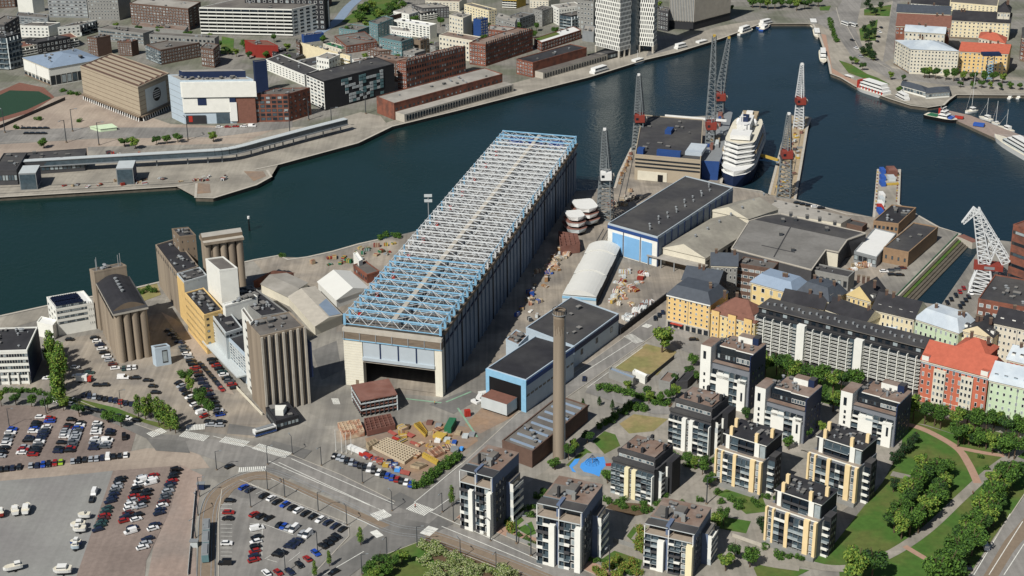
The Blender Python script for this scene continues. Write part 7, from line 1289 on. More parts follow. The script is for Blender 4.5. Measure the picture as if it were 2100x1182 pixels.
def heaps(pre, frm, n, poly, group, big=(1.5, 4.5), hh=(.6, 2.2), cols=None):
    """goods standing about one yard: each an own crate or pallet, named by its place"""
    for i in range(n):
        s, t = (i + RG.random()) / n, RG.random(); a_ = G(poly[0]).lerp(G(poly[1]), s); b_ = G(poly[3]).lerp(G(poly[2]), s); p = a_.lerp(b_, t); ang = RG.uniform(0, 3.1); u = V((math.cos(ang), math.sin(ang))); fr = (p, u, V((-u.y, u.x))); l = RG.uniform(*big); w_ = l * RG.uniform(.4, .8); z = RG.uniform(*hh); m = RG.choice(cols or gm)
        mb = MB(); mb.bx(fr, -l / 2, l / 2, -w_ / 2, w_ / 2, .15, z, m)
        for k in (-.4, 0, .36): mb.bx(fr, l * k, l * k + .2, -w_ / 2, w_ / 2, 0, .16, 'wood')
        for k in range(int(l)): mb.bx(fr, -l / 2 + k + .1, -l / 2 + k + .5, -w_ / 2 - .05, w_ / 2 + .05, .2, z + RG.uniform(0, .35), RG.choice(cols or gm))
        nm = {'metal_pale': 'pale metal', 'rust': 'rusty', 'tan_steel': 'tan', 'white': 'white', 'steel_grey': 'grey', 'blue': 'blue', 'wood': 'wooden', 'primer': 'primed', 'steel_dark': 'dark', 'primer_white': 'cream', 'yard_red': 'dull red', 'blue_wall': 'navy', 'green_paint': 'green', 'steel_dark': 'dark', 'redwall': 'red', 'yellow_steel': 'yellow', 'concrete_pale': 'stone grey'}.get(m, m)
        tag(mb.build('goods_pallet'), f'{nm} load {pre}, {ORD[i + 1]} from {frm}', 'pallet load', group)
heaps('in the strip beside the dock hall', 'its gate end', 26, ((11, 40, 330), (7, 330, 900), (7, 470, 880), (11, 240, 300)), 'goods beside the dock hall'); heaps('right of the fabric hall', 'its lower end', 28, ((11, 800, 200), (7, 920, 1000), (7, 1130, 1060), (11, 1000, 190)), 'goods beside the fabric hall', cols=['white', 'metal_pale', 'primer', 'redwall', 'primer_white', 'yellow_steel'])
heaps('by the street wall', 'the warehouse', 20, ((11, 920, 350), (11, 1080, 210), (11, 1180, 120), (11, 940, 290)), 'goods by the street wall', cols=['white', 'metal_pale', 'steel_grey', 'rust']); heaps('along the shore left of the dock hall', 'the left', 24, ((6, 400, 990), (6, 1150, 780), (6, 1100, 900), (6, 700, 990)), 'goods on the shore', cols=['yellow_steel', 'rust', 'green_paint', 'redwall', 'tan_steel', 'steel_grey'])
heaps('beside the white cabbed crane', 'the left', 20, ((7, 860, 560), (7, 1080, 440), (7, 980, 400), (7, 800, 520)), 'goods around the shipyard crane', cols=['rust', 'tan_steel', 'steel_dark', 'concrete_pale']); heaps('before the white roofed shed', 'the left', 16, ((8, 680, 1060), (8, 880, 1000), (8, 900, 960), (8, 720, 1000)), 'goods before the white roofed shed', cols=['tan_steel', 'wood', 'primer', 'rust', 'white'])
heaps('below the superstructure blocks', 'the lower end', 16, ((7, 200, 1080), (7, 420, 840), (7, 560, 850), (7, 320, 1090)), 'goods below the superstructure blocks'); heaps('along the pier shore', 'the white cabbed crane', 14, ((7, 880, 340), (7, 980, 100), (7, 1000, 110), (7, 900, 350)), 'goods along the pier shore', big=(1, 2.5), cols=['tan_steel', 'rust', 'wood'])
heaps('in the storage yard', 'its left corner', 22, (('I', 720, 680), ('I', 1500, 560), ('I', 1650, 900), ('I', 1180, 1080)), 'loose steel in the storage yard', (1.2, 5), (.4, 1.3), ['yellow_steel', 'tan_steel', 'rust', 'primer_white', 'wood', 'steel_dark', 'primer'])
heaps('on the far headland and quay', 'the left', 24, ((5, 60, 400), (5, 1560, 320), (6, 40, 300), (5, 1500, 260)), 'quay goods on the far bank', (1.5, 4), (.5, 1.6), ['rust', 'tan_steel', 'steel_dark', 'metal_pale', 'redwall'])
heaps('along the storage yard edge, below the plates', 'the left', 22, (('F', 440, 520), ('F', 1000, 720), ('F', 1300, 880), ('F', 700, 650)), 'loose steel in the storage yard', (1.2, 4), (.4, 1.2), ['rust', 'yard_red', 'steel_dark', 'blue_wall', 'tan_steel', 'metal_pale'])
heaps('on the far square building site', 'the left', 18, ((5, 840, 100), (5, 1700, 110), (5, 1300, 130), (5, 860, 150)), 'building goods on the far square', (1.5, 4), (.5, 2), ['red', 'steel_dark', 'white', 'tan_steel', 'rust'])
# walls and fences
def wall(nm, lab, p, q, hh, th, m, cat='wall'):
    a_, b_ = G(p), G(q); d = (b_ - a_).normalized(); n_ = V((-d.y, d.x)) * th / 2; mb = MB(); mb.prism([a_ - n_, b_ - n_, b_ + n_, a_ + n_], 0, hh, m); L_ = (b_ - a_).length; k = int(L_ / 4)
    for i in range(k + 1): c = a_ + d * (L_ * i / max(k, 1)); mb.prism([c - n_ * 1.4 - d * .15, c + n_ * 1.4 - d * .15, c + n_ * 1.4 + d * .15, c - n_ * 1.4 + d * .15], 0, hh + .12, m)
    return tag(mb.build(nm), lab, cat)
wall('street_wall', 'dark boundary wall between the shipyard and the street', (11, 900, 415), (11, 1272, 130), 3.2, .5, 'charcoal'); wall('garden_fence', 'dark fence along the dry lawn and sheds', (11, 1100, 800), (11, 1330, 610), 2, .15, 'dark_wall', 'fence'); wall('estate_wall', 'grey garden wall beside the middle front villa', (15, 0, 860), (15, 240, 960), 1.8, .3, 'grey_wall'); wall('estate_wall', 'grey garden wall between the middle and right front villas', (15, 850, 900), (15, 1090, 980), 1.8, .3, 'grey_wall')
wall('estate_wall', 'low pale wall right of the rightmost front villa', (15, 1800, 860), (15, 2080, 960), 1.4, .3, 'concrete_pale'); wall('park_fence', 'white fence along the tram track left of the car park', (13, 1560, 500), (13, 1500, 1167), 1.3, .12, 'metal_pale', 'fence'); wall('lot_hedge_wall', 'long pale wall along the foot of the ribbed silo', (9, 1890, 850), (10, 70, 1060), 1.2, .4, 'offwhite'); wall('track_fence', 'dark fence beside the green sports turf', (1, 0, 1025), (1, 520, 800), 2.2, .12, 'dark_wall', 'fence')
# playground
for p in ([(15, 590, 280), (15, 640, 250), (15, 700, 250), (15, 720, 225), (15, 760, 240), (15, 755, 320), (15, 735, 385), (15, 690, 365), (15, 610, 345), (15, 580, 310)], [(15, 495, 300), (15, 540, 245), (15, 580, 240), (15, 560, 280), (15, 520, 310), (15, 550, 350), (15, 520, 345)]): sheet('play_surface', p, 'pool_blue', 8)
sheet('play_surface', [(15, 590, 290), (15, 640, 240), (15, 770, 225), (15, 790, 290), (15, 745, 345), (15, 620, 345)], 'pool_blue', 7); sheet('play_surface', [(15, 590, 235), (15, 640, 195), (15, 740, 200), (15, 835, 250), (15, 840, 320), (15, 760, 380), (15, 600, 380), (15, 490, 330)], 'gravel_grey', 6); sheet('play_surface', [(15, 780, 280), (15, 830, 275), (15, 835, 300), (15, 790, 300)], 'red', 7)
pf = thing('climbing_net', 'blue rope climbing net on the blue playground surface', 'climbing frame', (*G((15, 680, 270)), 0)); g = G((15, 680, 275)); mb = MB()
for i in range(12): a0 = i * math.pi / 6; mb.bar((g.x + 3.2 * math.cos(a0), g.y + 3.2 * math.sin(a0), 0), (g.x, g.y, 4), .06, 'navy'); [mb.bar((g.x + rr * math.cos(a0), g.y + rr * math.sin(a0), 4 - rr * 1.25), (g.x + rr * math.cos(a0 + .52), g.y + rr * math.sin(a0 + .52), 4 - rr * 1.25), .05, 'blue_wall') for rr in (1, 2, 3)]
mb.build('rope_net', pf); mb = MB(); mb.cyl(g, .15, .15, 0, 4.4, 8, 'steel_grey'); mb.build('pole', pf)
# ================================================================ trees and shrubs
for k, c in dict(leaf_a=(84, 116, 46), leaf_b=(64, 94, 40), leaf_c=(46, 72, 34), leaf_y=(118, 136, 58), leaf_d=(38, 58, 38), leaf_w=(158, 164, 122), leaf_o=(128, 112, 58)).items(): mat(k, c, .8, .22, .8, spec=.2)
mat('bark', (88, 74, 60), .9, .2, .8)
def crown_mesh(nm, seed, blobs, n, size, mats):
    """leaf-clump faces scattered through several lobes of a unit crown (radius about 1, height 0..2)"""
    R = random.Random(seed); mb = MB()
    for k in range(n):
        bx_, by, bz, br = R.choice(blobs)
        d = V((R.gauss(0, 1), R.gauss(0, 1), R.gauss(0, 1))).normalized() * br * (R.random() ** .33) * R.uniform(.85, 1.12)
        p = V((bx_, by, bz)) + d; a = (d.normalized() * .6 + V((R.uniform(-1, 1), R.uniform(-1, 1), R.uniform(-.3, 1)))).normalized(); u = a.orthogonal().normalized(); u = (u * math.cos(k) + a.cross(u) * math.sin(k)); v = a.cross(u); s = size * R.uniform(.6, 1.35)
        mb.add([p - u * s, p - v * s * .6, p + u * s, p + v * s * .7], [(0, 1, 2, 3)], R.choice(mats))
    return plain_mesh(nm, mb)
def lobes(seed, n, rad, z0, z1, br):
    R = random.Random(seed); o = [(0, 0, (z0 + z1) / 2, br * 1.2)]
    for i in range(n): a = R.uniform(0, 6.28); r = rad * R.uniform(.4, 1); z = R.uniform(z0, z1); o.append((r * math.cos(a), r * math.sin(a), z, br * R.uniform(.6, 1.1)))
    return o
CR = {}
for i in range(4): CR['round%d' % i] = crown_mesh('crown_round_%d' % i, i, lobes(i, 9, .58, .5, 1.6, .44), 2200, .088, [['leaf_a', 'leaf_b', 'leaf_b', 'leaf_c'], ['leaf_a', 'leaf_y', 'leaf_b', 'leaf_y'], ['leaf_c', 'leaf_b', 'leaf_d', 'leaf_b'], ['leaf_a', 'leaf_a', 'leaf_b', 'leaf_c']][i])
for i in range(2): CR['tall%d' % i] = crown_mesh('crown_tall_%d' % i, 20 + i, [(R_ * .2, -R_ * .15, z, .5 - abs(z - .8) * .18) for R_, z in ((.5, .3), (-.6, .7), (.4, 1.1), (-.2, 1.5), (.1, 1.8), (-.5, .4), (.6, .8))], 1000, .08, ['leaf_a', 'leaf_b', 'leaf_y'])
for i in range(2): CR['bush%d' % i] = crown_mesh('crown_bush_%d' % i, 30 + i, lobes(30 + i, 8, .7, .2, .7, .4), 700, .1, ['leaf_a', 'leaf_b', 'leaf_c'])
CR['yellow'] = crown_mesh('crown_yellow', 41, lobes(41, 8, .7, .2, .8, .4), 700, .1, ['leaf_y', 'leaf_a', 'leaf_o']); CR['dark'] = crown_mesh('crown_dark', 42, lobes(42, 9, .5, .4, 1.6, .45), 1000, .09, ['leaf_d', 'leaf_c', 'leaf_d'])
for i in range(2): CR['blossom%d' % i] = crown_mesh('crown_blossom_%d' % i, 50 + i, lobes(50 + i, 9, .7, .3, 1.2, .4), 1100, .08, ['leaf_w', 'leaf_w', 'leaf_y', 'leaf_b'])
CR['cone'] = crown_mesh('crown_cone', 60, [(0, 0, .2 + i * .25, .62 - i * .08) for i in range(7)], 700, .09, ['leaf_d', 'leaf_c', 'leaf_b'])
_t = MB(); _t.cyl((0, 0), .06, .035, 0, .8, 8, 'bark'); [_t.bar((0, 0, .45 + .08 * k), (.3 * math.cos(k * 1.7), .3 * math.sin(k * 1.7), .85 + .1 * k), .03, 'bark') for k in range(5)]; TRUNK = plain_mesh('trunk_mesh', _t)
TC = [0]
def tree(kind, lab, p, H, R, group, nm='tree', cat='tree', zc=.6, z=0.0):
    TC[0] += 1; kk = [k for k in CR if k.startswith(kind)]; k = kk[TC[0] % len(kk)]
    g = G(p, H * zc); rz = TC[0] * 1.3; t_ = thing(nm, lab, cat, (g.x, g.y, z), group); c0 = H * (.22 if nm == 'tree' else .0)
    s = (H - c0) / 2
    if kind in ('bush', 'yellow'): s = H / 1.15
    link('crown', CR[k], t_, (0, 0, c0), rz, (R, R, s))
    if nm == 'tree': link('trunk', TRUNK, t_, (0, 0, 0), rz, (R * 1.1, R * 1.1, H * .8))
def trees(kind, pre, frm, pts, H, R, group, nm='tree', cat='tree', zc=.6, jit=.18):
    rr = random.Random(len(pts) * 7 + int(H * 3))
    for i, p in enumerate(pts): tree(kind, f'{pre}, {ORD[i + 1]} from {frm}' if len(pts) > 1 else pre, p, H * rr.uniform(1 - jit, 1 + jit), R * rr.uniform(1 - jit, 1 + jit), group, nm, cat, zc)
def along(pts, n, jx=0, seed=1):
    """n survey points spread along a picture polyline"""
    P = [px(p) for p in pts]; L = [math.dist(P[i], P[i + 1]) for i in range(len(P) - 1)]; T = sum(L); R = random.Random(seed); out = []
    for k in range(n):
        s = T * (k + .5) / n; i = 0
        while i < len(L) - 1 and s > L[i]: s -= L[i]; i += 1
        t = s / L[i]; out.append((P[i][0] + (P[i + 1][0] - P[i][0]) * t + R.uniform(-jx, jx), P[i][1] + (P[i + 1][1] - P[i][1]) * t + R.uniform(-jx, jx) * .6))
    return out
trees('round', 'full green park tree in the diagonal belt, left side', 'the top', along([(16, 1330, 260), (16, 1250, 420), (16, 1130, 600), (16, 1040, 760)], 10, 6, 1), 11, 5.0, 'park trees in the diagonal belt'); trees('round', 'full green park tree in the diagonal belt, path side', 'the top', along([(16, 1420, 250), (16, 1450, 420), (16, 1400, 540), (16, 1290, 660), (16, 1130, 790)], 11, 6, 2), 10.5, 4.8, 'park trees in the diagonal belt')
trees('round', 'green tree in the row beside the right hand avenue', 'the top', along([(16, 2060, 300), (16, 1900, 420), (16, 1800, 580), (16, 1680, 740), (16, 1600, 900), (16, 1560, 980)], 15, 7, 3), 11.5, 5.2, 'trees beside the right hand avenue'); trees('round', 'inner green tree behind the avenue row', 'the top', along([(16, 1960, 450), (16, 1840, 640), (16, 1700, 900)], 8, 9, 4), 10.5, 4.8, 'trees beside the right hand avenue')
trees('round', 'large bright green tree at the bottom right', 'the left', [(16, 770, 1070), (16, 900, 1050), (16, 1420, 1130), (16, 1500, 1090)], 14, 6.6, 'large trees at the bottom right')
trees('round', 'green tree on the lawn before the orange house', 'the left', along([(12, 1180, 960), (12, 1330, 1000), (12, 1480, 1060), (12, 1640, 1070), (12, 1870, 1090), (12, 2100, 1140)], 11, 6, 5), 11, 4.8, 'trees before the orange and green houses'); trees('round', 'front green tree along the upper path', 'the left', along([(16, 1540, 10), (16, 1720, 40), (16, 1900, 90), (16, 2080, 130)], 9, 6, 6), 10, 4.8, 'trees along the upper path')
trees('round', 'green tree under the slab block', 'the left', along([(12, 20, 640), (12, 200, 640), (12, 330, 700), (12, 500, 740), (12, 690, 760), (12, 740, 780)], 11, 9, 7), 11, 5.0, 'trees under the slab block'); trees('round', 'lower green tree below the slab block', 'the left', along([(12, 400, 860), (12, 560, 860), (12, 640, 900), (12, 520, 960), (12, 1080, 860)], 5, 8, 8), 9, 4.2, 'trees under the slab block')
tree('round', 'large round dark green tree at the street corner by the yellow house', (11, 1240, 425), 14, 7.0, None)
trees('tall', 'tall bright green tree beside the left office building', 'the top', along([(9, 390, 470), (9, 440, 560), (9, 480, 640), (9, 430, 720), (9, 460, 790), (9, 460, 860)], 11, 7, 9), 15, 5.6, 'tall trees beside the left office')
trees('round', 'small round tree above the red car park', 'the left', [(9, 0, 910), (9, 120, 915), (9, 245, 930), (9, 375, 955), (9, 500, 960), (9, 625, 1000), (9, 855, 1055), (9, 960, 1090)], 7, 3.0, 'trees at the edge of the red car park')
trees('tall', 'dense green tree beside the crossing', 'the left', [(9, 1095, 970), (9, 1150, 985), (9, 1195, 965), (9, 1255, 1010), (9, 1300, 1030), (9, 1345, 1060), (9, 1390, 1090)], 12, 3.6, 'trees beside the crossing'); trees('round', 'green tree between the parked cars by the mill', 'the top', [(9, 1475, 740), (9, 1520, 800), (9, 1590, 880), (9, 1600, 930), (9, 1660, 990)], 8, 3.4, 'trees between the parked cars')
trees('bush', 'clipped hedge shrub by the left office entrance', 'the left', along([(9, 20, 855), (9, 280, 860), (9, 360, 885), (9, 500, 890)], 9, 1, 10), 2.4, 2.6, 'hedge by the left office', 'shrub', 'shrub', .4)
trees('tall', 'young street tree around the lower car park', 'the left', [(14, 485, 1110), (14, 600, 1025), (14, 850, 845)], 7, 2.2, 'young trees around the lower car park'); tree('tall', 'lollipop street tree before the left front villa', (14, 1580, 520), 9, 2.4, None)
trees('bush', 'dense hedge shrub along the storage yard', 'the bottom', along([(14, 1310, 450), (14, 1400, 380), (14, 1500, 300), (14, 1580, 240), (14, 1640, 220)], 12, 2, 11), 4.2, 3.0, 'hedge along the storage yard', 'shrub', 'shrub', .4)
trees('blossom', 'white blossoming shrub at the junction, upper row', 'the left', along([(14, 1330, 900), (14, 1500, 960), (14, 1700, 1060), (14, 1900, 1110), (14, 2080, 1150)], 14, 5, 12), 4.8, 3.1, 'blossoming shrubs at the junction', 'shrub', 'shrub', .5); trees('blossom', 'white blossoming shrub at the junction, lower row', 'the left', along([(14, 1340, 1000), (14, 1420, 1060), (14, 1560, 1100), (14, 1780, 1150), (14, 1350, 1140)], 12, 6, 13), 4.6, 3.0, 'blossoming shrubs at the junction', 'shrub', 'shrub', .5)
trees('round', 'green tree on the junction lawn', 'the left', [(14, 920, 1110), (14, 960, 1160), (14, 1010, 1030), (14, 1050, 1110), (14, 1110, 1050), (14, 1180, 1010)], 6.5, 3.2, 'trees on the junction lawn')
trees('bush', 'hedge shrub along the side street', 'the left', along([(11, 730, 820), (11, 900, 850), (11, 1050, 900), (11, 1180, 940), (11, 1290, 960)], 13, 3, 14), 3.4, 3.0, 'hedge along the side street', 'shrub', 'shrub', .4); trees('bush', 'shrub between the playground and the boiler house', 'the top', along([(11, 930, 960), (11, 1100, 1000), (11, 1000, 980), (11, 860, 1060), (11, 780, 1110), (11, 690, 1150)], 11, 4, 15), 3.6, 2.6, 'shrubs near the boiler house', 'shrub', 'shrub', .4)
trees('cone', 'small dark conifer by the garden court', 'the left', [(11, 735, 935), (11, 840, 965), (11, 605, 955)], 5, 1.8, 'conifers by the garden court'); trees('round', 'garden tree among the sheds', 'the left', [(11, 960, 810), (11, 1120, 860), (11, 1230, 910), (11, 1300, 890), (11, 1350, 850), (11, 1450, 690)], 6, 2.8, 'garden trees among the sheds')
trees('round', 'green courtyard tree among the villas', 'the left', [(15, 380, 270), (15, 490, 170), (15, 540, 130), (15, 640, 50), (15, 800, 370), (15, 1440, 230), (15, 1500, 260), (15, 1570, 240), (15, 1560, 290), (15, 1620, 400)], 6.5, 3.0, 'courtyard trees among the villas'); trees('round', 'round green tree right of the rightmost front villa', 'the left', [(15, 1745, 1050), (15, 1815, 960), (15, 1940, 1000), (15, 1730, 680), (15, 1660, 720)], 8, 3.4, 'trees right of the rightmost front villa')
trees('bush', 'courtyard shrub among the villas', 'the left', along([(15, 150, 680), (15, 250, 560), (15, 320, 460), (15, 20, 720), (15, 920, 550), (15, 1060, 600), (15, 1600, 560), (15, 1680, 560), (15, 1850, 620), (15, 1960, 620), (15, 2060, 560)], 18, 4, 16), 2.6, 2.2, 'courtyard shrubs', 'shrub', 'shrub', .4); trees('yellow', 'yellow green garden shrub beside the front villas', 'the left', [(15, 40, 780), (15, 720, 1120), (15, 800, 1080), (15, 860, 1040), (15, 930, 1100), (15, 1010, 1060), (15, 1030, 1130), (15, 760, 1160), (15, 880, 1150), (15, 1060, 880), (15, 1080, 800), (15, 1070, 940)], 4, 2.8, 'garden shrubs of the front villas', 'shrub', 'shrub', .4)
trees('dark', 'dark tree between the right villa and the lawn', 'the left', [(16, 1060, 220), (16, 1110, 190), (16, 1150, 150), (16, 1200, 110), (16, 1230, 60), (16, 1065, 430), (16, 0, 740), (16, 40, 800)], 6, 3.0, 'dark trees beside the lawn'); trees('bush', 'small bush on the park lawn', 'the left', [(16, 1760, 220), (16, 1800, 310), (16, 150, 1020)], 2.4, 2.0, 'bushes on the lawn', 'shrub', 'shrub', .4)
trees('bush', 'shore shrub beside the water', 'the left', [(6, 230, 905), (6, 1060, 740), (6, 1120, 745), (6, 1020, 760), (6, 1160, 750), (9, 1120, 70), (9, 1180, 40), (9, 1230, 60)], 3.5, 2.8, 'shrubs on the shore', 'shrub', 'shrub', .4)
trees('bush', 'low garden shrub at the foot of the yellow striped villas', 'the left', along([(1465, 1005), (1520, 1030), (1560, 1025), (1600, 1000), (1570, 1120), (1640, 1150), (1660, 990), (1700, 1045)], 22, 6, 31), 2.4, 2.2, 'garden shrubs of the villas', 'shrub', 'shrub', .4); trees('bush', 'low garden shrub at the foot of the dark villas', 'the left', along([(1225, 1010), (1290, 1040), (1350, 1050), (1380, 930), (1420, 955), (1470, 940)], 20, 6, 32), 2.4, 2.2, 'garden shrubs of the villas', 'shrub', 'shrub', .4)
trees('round', 'small tree between the villas and the street corner', 'the left', along([(1300, 820), (1360, 800), (1420, 730), (1400, 760), (1560, 860), (1630, 880), (1680, 900), (1700, 850), (1560, 940), (1420, 1000)], 14, 8, 33), 6, 2.8, 'small trees among the villas'); trees('bush', 'shrub along the garden walls of the front villas', 'the left', along([(1030, 1060), (1060, 1100), (1100, 1120), (1230, 1150), (1300, 1180)], 16, 5, 34), 2.2, 2.0, 'shrubs along the garden walls', 'shrub', 'shrub', .4)
# far bank and esplanade
trees('round', 'round street tree on the far square', 'the left', [(1, 345, 1135), (1, 990, 1130), (1, 1075, 1130), (1, 1245, 1110), (1, 1330, 1105), (1, 1415, 1095), (1, 1700, 1085)], 7.5, 4.0, 'street trees on the far square'); trees('dark', 'dark tree on the esplanade green', 'the top', [(4, 880, 60), (4, 920, 85), (4, 960, 40), (4, 850, 20), (4, 890, 190), (4, 830, 230), (4, 870, 260), (4, 910, 250), (4, 840, 290), (4, 860, 370), (4, 820, 400), (4, 880, 420), (4, 900, 440)], 9, 4, 'dark trees on the esplanade green')
trees('bush', 'clipped hedge segment beside the esplanade road', 'the top', along([(4, 545, 140), (4, 575, 240), (4, 605, 330)], 9, 0, 17), 3.5, 3.2, 'hedge beside the esplanade road', 'shrub', 'shrub', .4); trees('round', 'street tree before the beige and yellow houses', 'the left', [(4, 1310, 575), (4, 1350, 570), (4, 1400, 570), (4, 1480, 585), (4, 1545, 585), (4, 1620, 600), (4, 1700, 600), (4, 1780, 600), (4, 1860, 605), (4, 1930, 615)], 9, 4.0, 'street trees before the beige house')
trees('round', 'small street tree along the inner harbour', 'the left', [(4, 1595, 665), (4, 1690, 672), (4, 1765, 665), (4, 1830, 672), (4, 1912, 680), (4, 1995, 675), (4, 2070, 685), (4, 1040, 595), (4, 1140, 615), (4, 1110, 710), (4, 730, 475), (4, 770, 485), (4, 815, 520)], 6, 2.8, 'street trees along the inner harbour'); trees('round', 'green tree at the top edge by the canal mouth', 'the left', along([(4, -80, 10), (4, 40, 20), (4, 120, 15), (4, 200, 25), (4, 480, 5)], 10, 5, 18), 10, 5, 'trees at the top edge'); trees('round', 'green hill tree by the canal', 'the left', along([(2, 800, 120), (2, 880, 90), (2, 960, 40), (2, 1020, 110), (2, 1080, 60), (2, 1150, 20), (2, 1200, 10)], 20, 12, 19), 9, 5.5, 'trees on the canal hill')
trees('round', 'courtyard tree of the far quarter', 'the left', along([(1, 800, 190), (1, 1080, 210), (1, 1400, 240), (1, 1800, 330), (1, 1840, 420), (2, 60, 300), (2, 240, 300), (2, 340, 470), (2, 620, 260), (2, 1190, 130), (3, 240, 230), (3, 300, 210), (3, 1230, 30), (3, 1240, 70), (3, 1850, 60)], 28, 8, 20), 7.5, 4, 'courtyard trees of the far quarter'); trees('round', 'street tree of the far quarter behind the store and quay rows', 'the left', along([(1, 1250, 330), (1, 1560, 300), (1, 1900, 420), (2, 150, 440), (2, 420, 520), (2, 720, 470), (2, 900, 440), (2, 1120, 470), (2, 1480, 320), (2, 1720, 300), (2, 1900, 320), (3, 120, 290), (3, 420, 250)], 24, 9, 51), 7, 3.6, 'street trees of the far quarter')
trees('bush', 'street shrub in the far left quarter', 'the left', [(1, 90, 480), (1, 60, 520), (1, 500, 720), (1, 560, 740), (1, 620, 745), (1, 130, 1015), (1, 300, 945), (1, 630, 960)], 3, 3.5, 'shrubs in the far left quarter', 'shrub', 'shrub', .4)
# ================================================================ vehicles
PAINT = dict(k=('black', (20, 20, 22)), d=('navy', (30, 38, 62)), g=('grey', (84, 88, 92)), s=('silver', (160, 164, 168)), w=('white', (228, 228, 226)), r=('red', (146, 34, 30)), b=('blue', (28, 68, 160)), t=('dark green', (44, 70, 68)), n=('maroon', (88, 40, 36)), y=('lime green', (150, 180, 44)))
for k, (nm, c) in PAINT.items(): mat('paint_' + k, c, .35, 0, spec=.5, coat=.4)
mat('tyre', (24, 24, 24), .9, 0)
def car_meshes(k, van):
    p = 'paint_' + k; L, W_, = (5.2, 1.95) if van else (4.5, 1.8); mb = MB()
    pr = [(-L / 2, .35), (L / 2, .35), (L / 2 + .06, .6), (L / 2 - .05, .85 if not van else 1.0), (L * .27, 1.0 if not van else 1.15), (-L * .43, 1.0 if not van else 1.15), (-L / 2 - .03, .8)]
    n = len(pr); vs = [(x, -W_ / 2, z) for x, z in pr] + [(x, W_ / 2, z) for x, z in pr]; mb.add(vs, [(i, (i + 1) % n, n + (i + 1) % n, n + i) for i in range(n)] + [tuple(range(n))[::-1], tuple(range(n, 2 * n))], p)
    h = 1.46 if not van else 2.1; x0, x1, y0, y1 = (-L * .44, L * .26, -L * .34, L * .12) if not van else (-L * .46, L * .34, -L * .46, L * .2); zb = 1.0 if not van else 1.15; wb, wt = W_ / 2 - .04, W_ / 2 - .2
    mb.add([(y0, -wt, h), (y1, -wt, h), (y1, wt, h), (y0, wt, h)], [(0, 1, 2, 3)], p)
    if van: mb.add([(x0, -wb, zb), (L * .1, -wb, zb), (L * .1, -wt, h), (y0, -wt, h), (x0, wb, zb), (L * .1, wb, zb), (L * .1, wt, h), (y0, wt, h)], [(0, 1, 2, 3), (4, 7, 6, 5), (0, 3, 7, 4)], p)
    for sy in (-1, 1): mb.add([(L / 2 + .07, sy * .75, .6), (L / 2 + .07, sy * .45, .6), (L / 2 + .05, sy * .45, .76), (L / 2 + .05, sy * .75, .76)], [(0, 1, 2, 3)], 'glass_pale')
    body = plain_mesh('car_body_' + k + str(int(van)), mb); g = MB(); q = [(x0, -wb, zb), (x1, -wb, zb), (x1, wb, zb), (x0, wb, zb), (y0, -wt, h - .02), (y1, -wt, h - .02), (y1, wt, h - .02), (y0, wt, h - .02)]
    if van: q[0] = (L * .1, -wb, zb); q[3] = (L * .1, wb, zb); q[4] = (L * .1, -wt, h - .02); q[7] = (L * .1, wt, h - .02)
    g.add(q, [(0, 1, 5, 4), (1, 2, 6, 5), (2, 3, 7, 6), (3, 0, 4, 7)], 'glass_dark'); glass = plain_mesh('car_glass_' + str(int(van)), g); return body, glass
CM = {}
def carm(k, van):
    if (k, van) not in CM: CM[(k, van)] = car_meshes(k, van)
    return CM[(k, van)]
_w = MB(); vs = [(.32 * math.cos(i * .5236), sy, .32 + .32 * math.sin(i * .5236)) for sy in (-.1, .1) for i in range(12)]; _w.add(vs, [(i, (i + 1) % 12, 12 + (i + 1) % 12, 12 + i) for i in range(12)] + [tuple(range(12))[::-1], tuple(range(12, 24))], 'tyre'); WHEEL = plain_mesh('car_wheel', _w)
def whole(k, van):
    if (k, van, 'w') in CM: return CM[(k, van, 'w')]
    a, b_ = carm(k, van); mb = MB()
    for src in (MESH_SRC[a.name], MESH_SRC[b_.name]):
        o = len(mb.v); mb.v += src.v
        for f, m in zip(src.f, src.m): mb.f.append(tuple(o + i for i in f)); mb.m.append(mb.mi(src.mats[m]))
    for x, y in ((-1.35, -.8), (1.35, -.8), (-1.35, .8), (1.35, .8)): mb.add([(v[0] + x, v[1] + y, v[2]) for v in MESH_SRC['car_wheel'].v], MESH_SRC['car_wheel'].f, 'tyre')
    CM[(k, van, 'w')] = plain_mesh('car_whole_' + k + str(int(van)), mb); return CM[(k, van, 'w')]
NCAR = [0, 0]
FARC = [0, MB()]
def vehicle(k, p, ang, lab, group, parts=True, z=0.05):
    van = k in 'WK'; kk = k.lower(); NCAR[van] += 1; nm = 'parked_van' if van else 'parked_car'
    if not parts:
        FARC[0] += 1
        if FARC[0] > 12:
            src = MESH_SRC[whole(kk, van).name]; mb = FARC[1]; o = len(mb.v); ca, sa = math.cos(ang), math.sin(ang); mb.v += [(p.x + v[0] * ca - v[1] * sa, p.y + v[0] * sa + v[1] * ca, z + v[2]) for v in src.v]
            for f, m in zip(src.f, src.m): mb.f.append(tuple(o + i for i in f)); mb.m.append(mb.mi(src.mats[m]))
            return None
        o = bpy.data.objects.new(nm, whole(kk, van)); COL.objects.link(o); o.location = (p.x, p.y, z); o.rotation_euler = (0, 0, ang); tag(o, lab, 'van' if van else 'car', group); return o
    t_ = thing(nm, lab, 'van' if van else 'car', (p.x, p.y, z), group, ang); b_, g_ = carm(kk, van); sc = random.Random(NCAR[0]).uniform(.9, 1.06); t_.scale = (sc, 1, .95 + (NCAR[0] % 4) * .05); link('body', b_, t_, (0, 0, 0)); link('windows', g_, t_, (0, 0, 0))
    for x, y in ((-1.35, -.8), (1.35, -.8), (-1.35, .8), (1.35, .8)): link('wheel', WHEEL, t_, (x, y, 0))
    return t_
CR_ = random.Random(77)
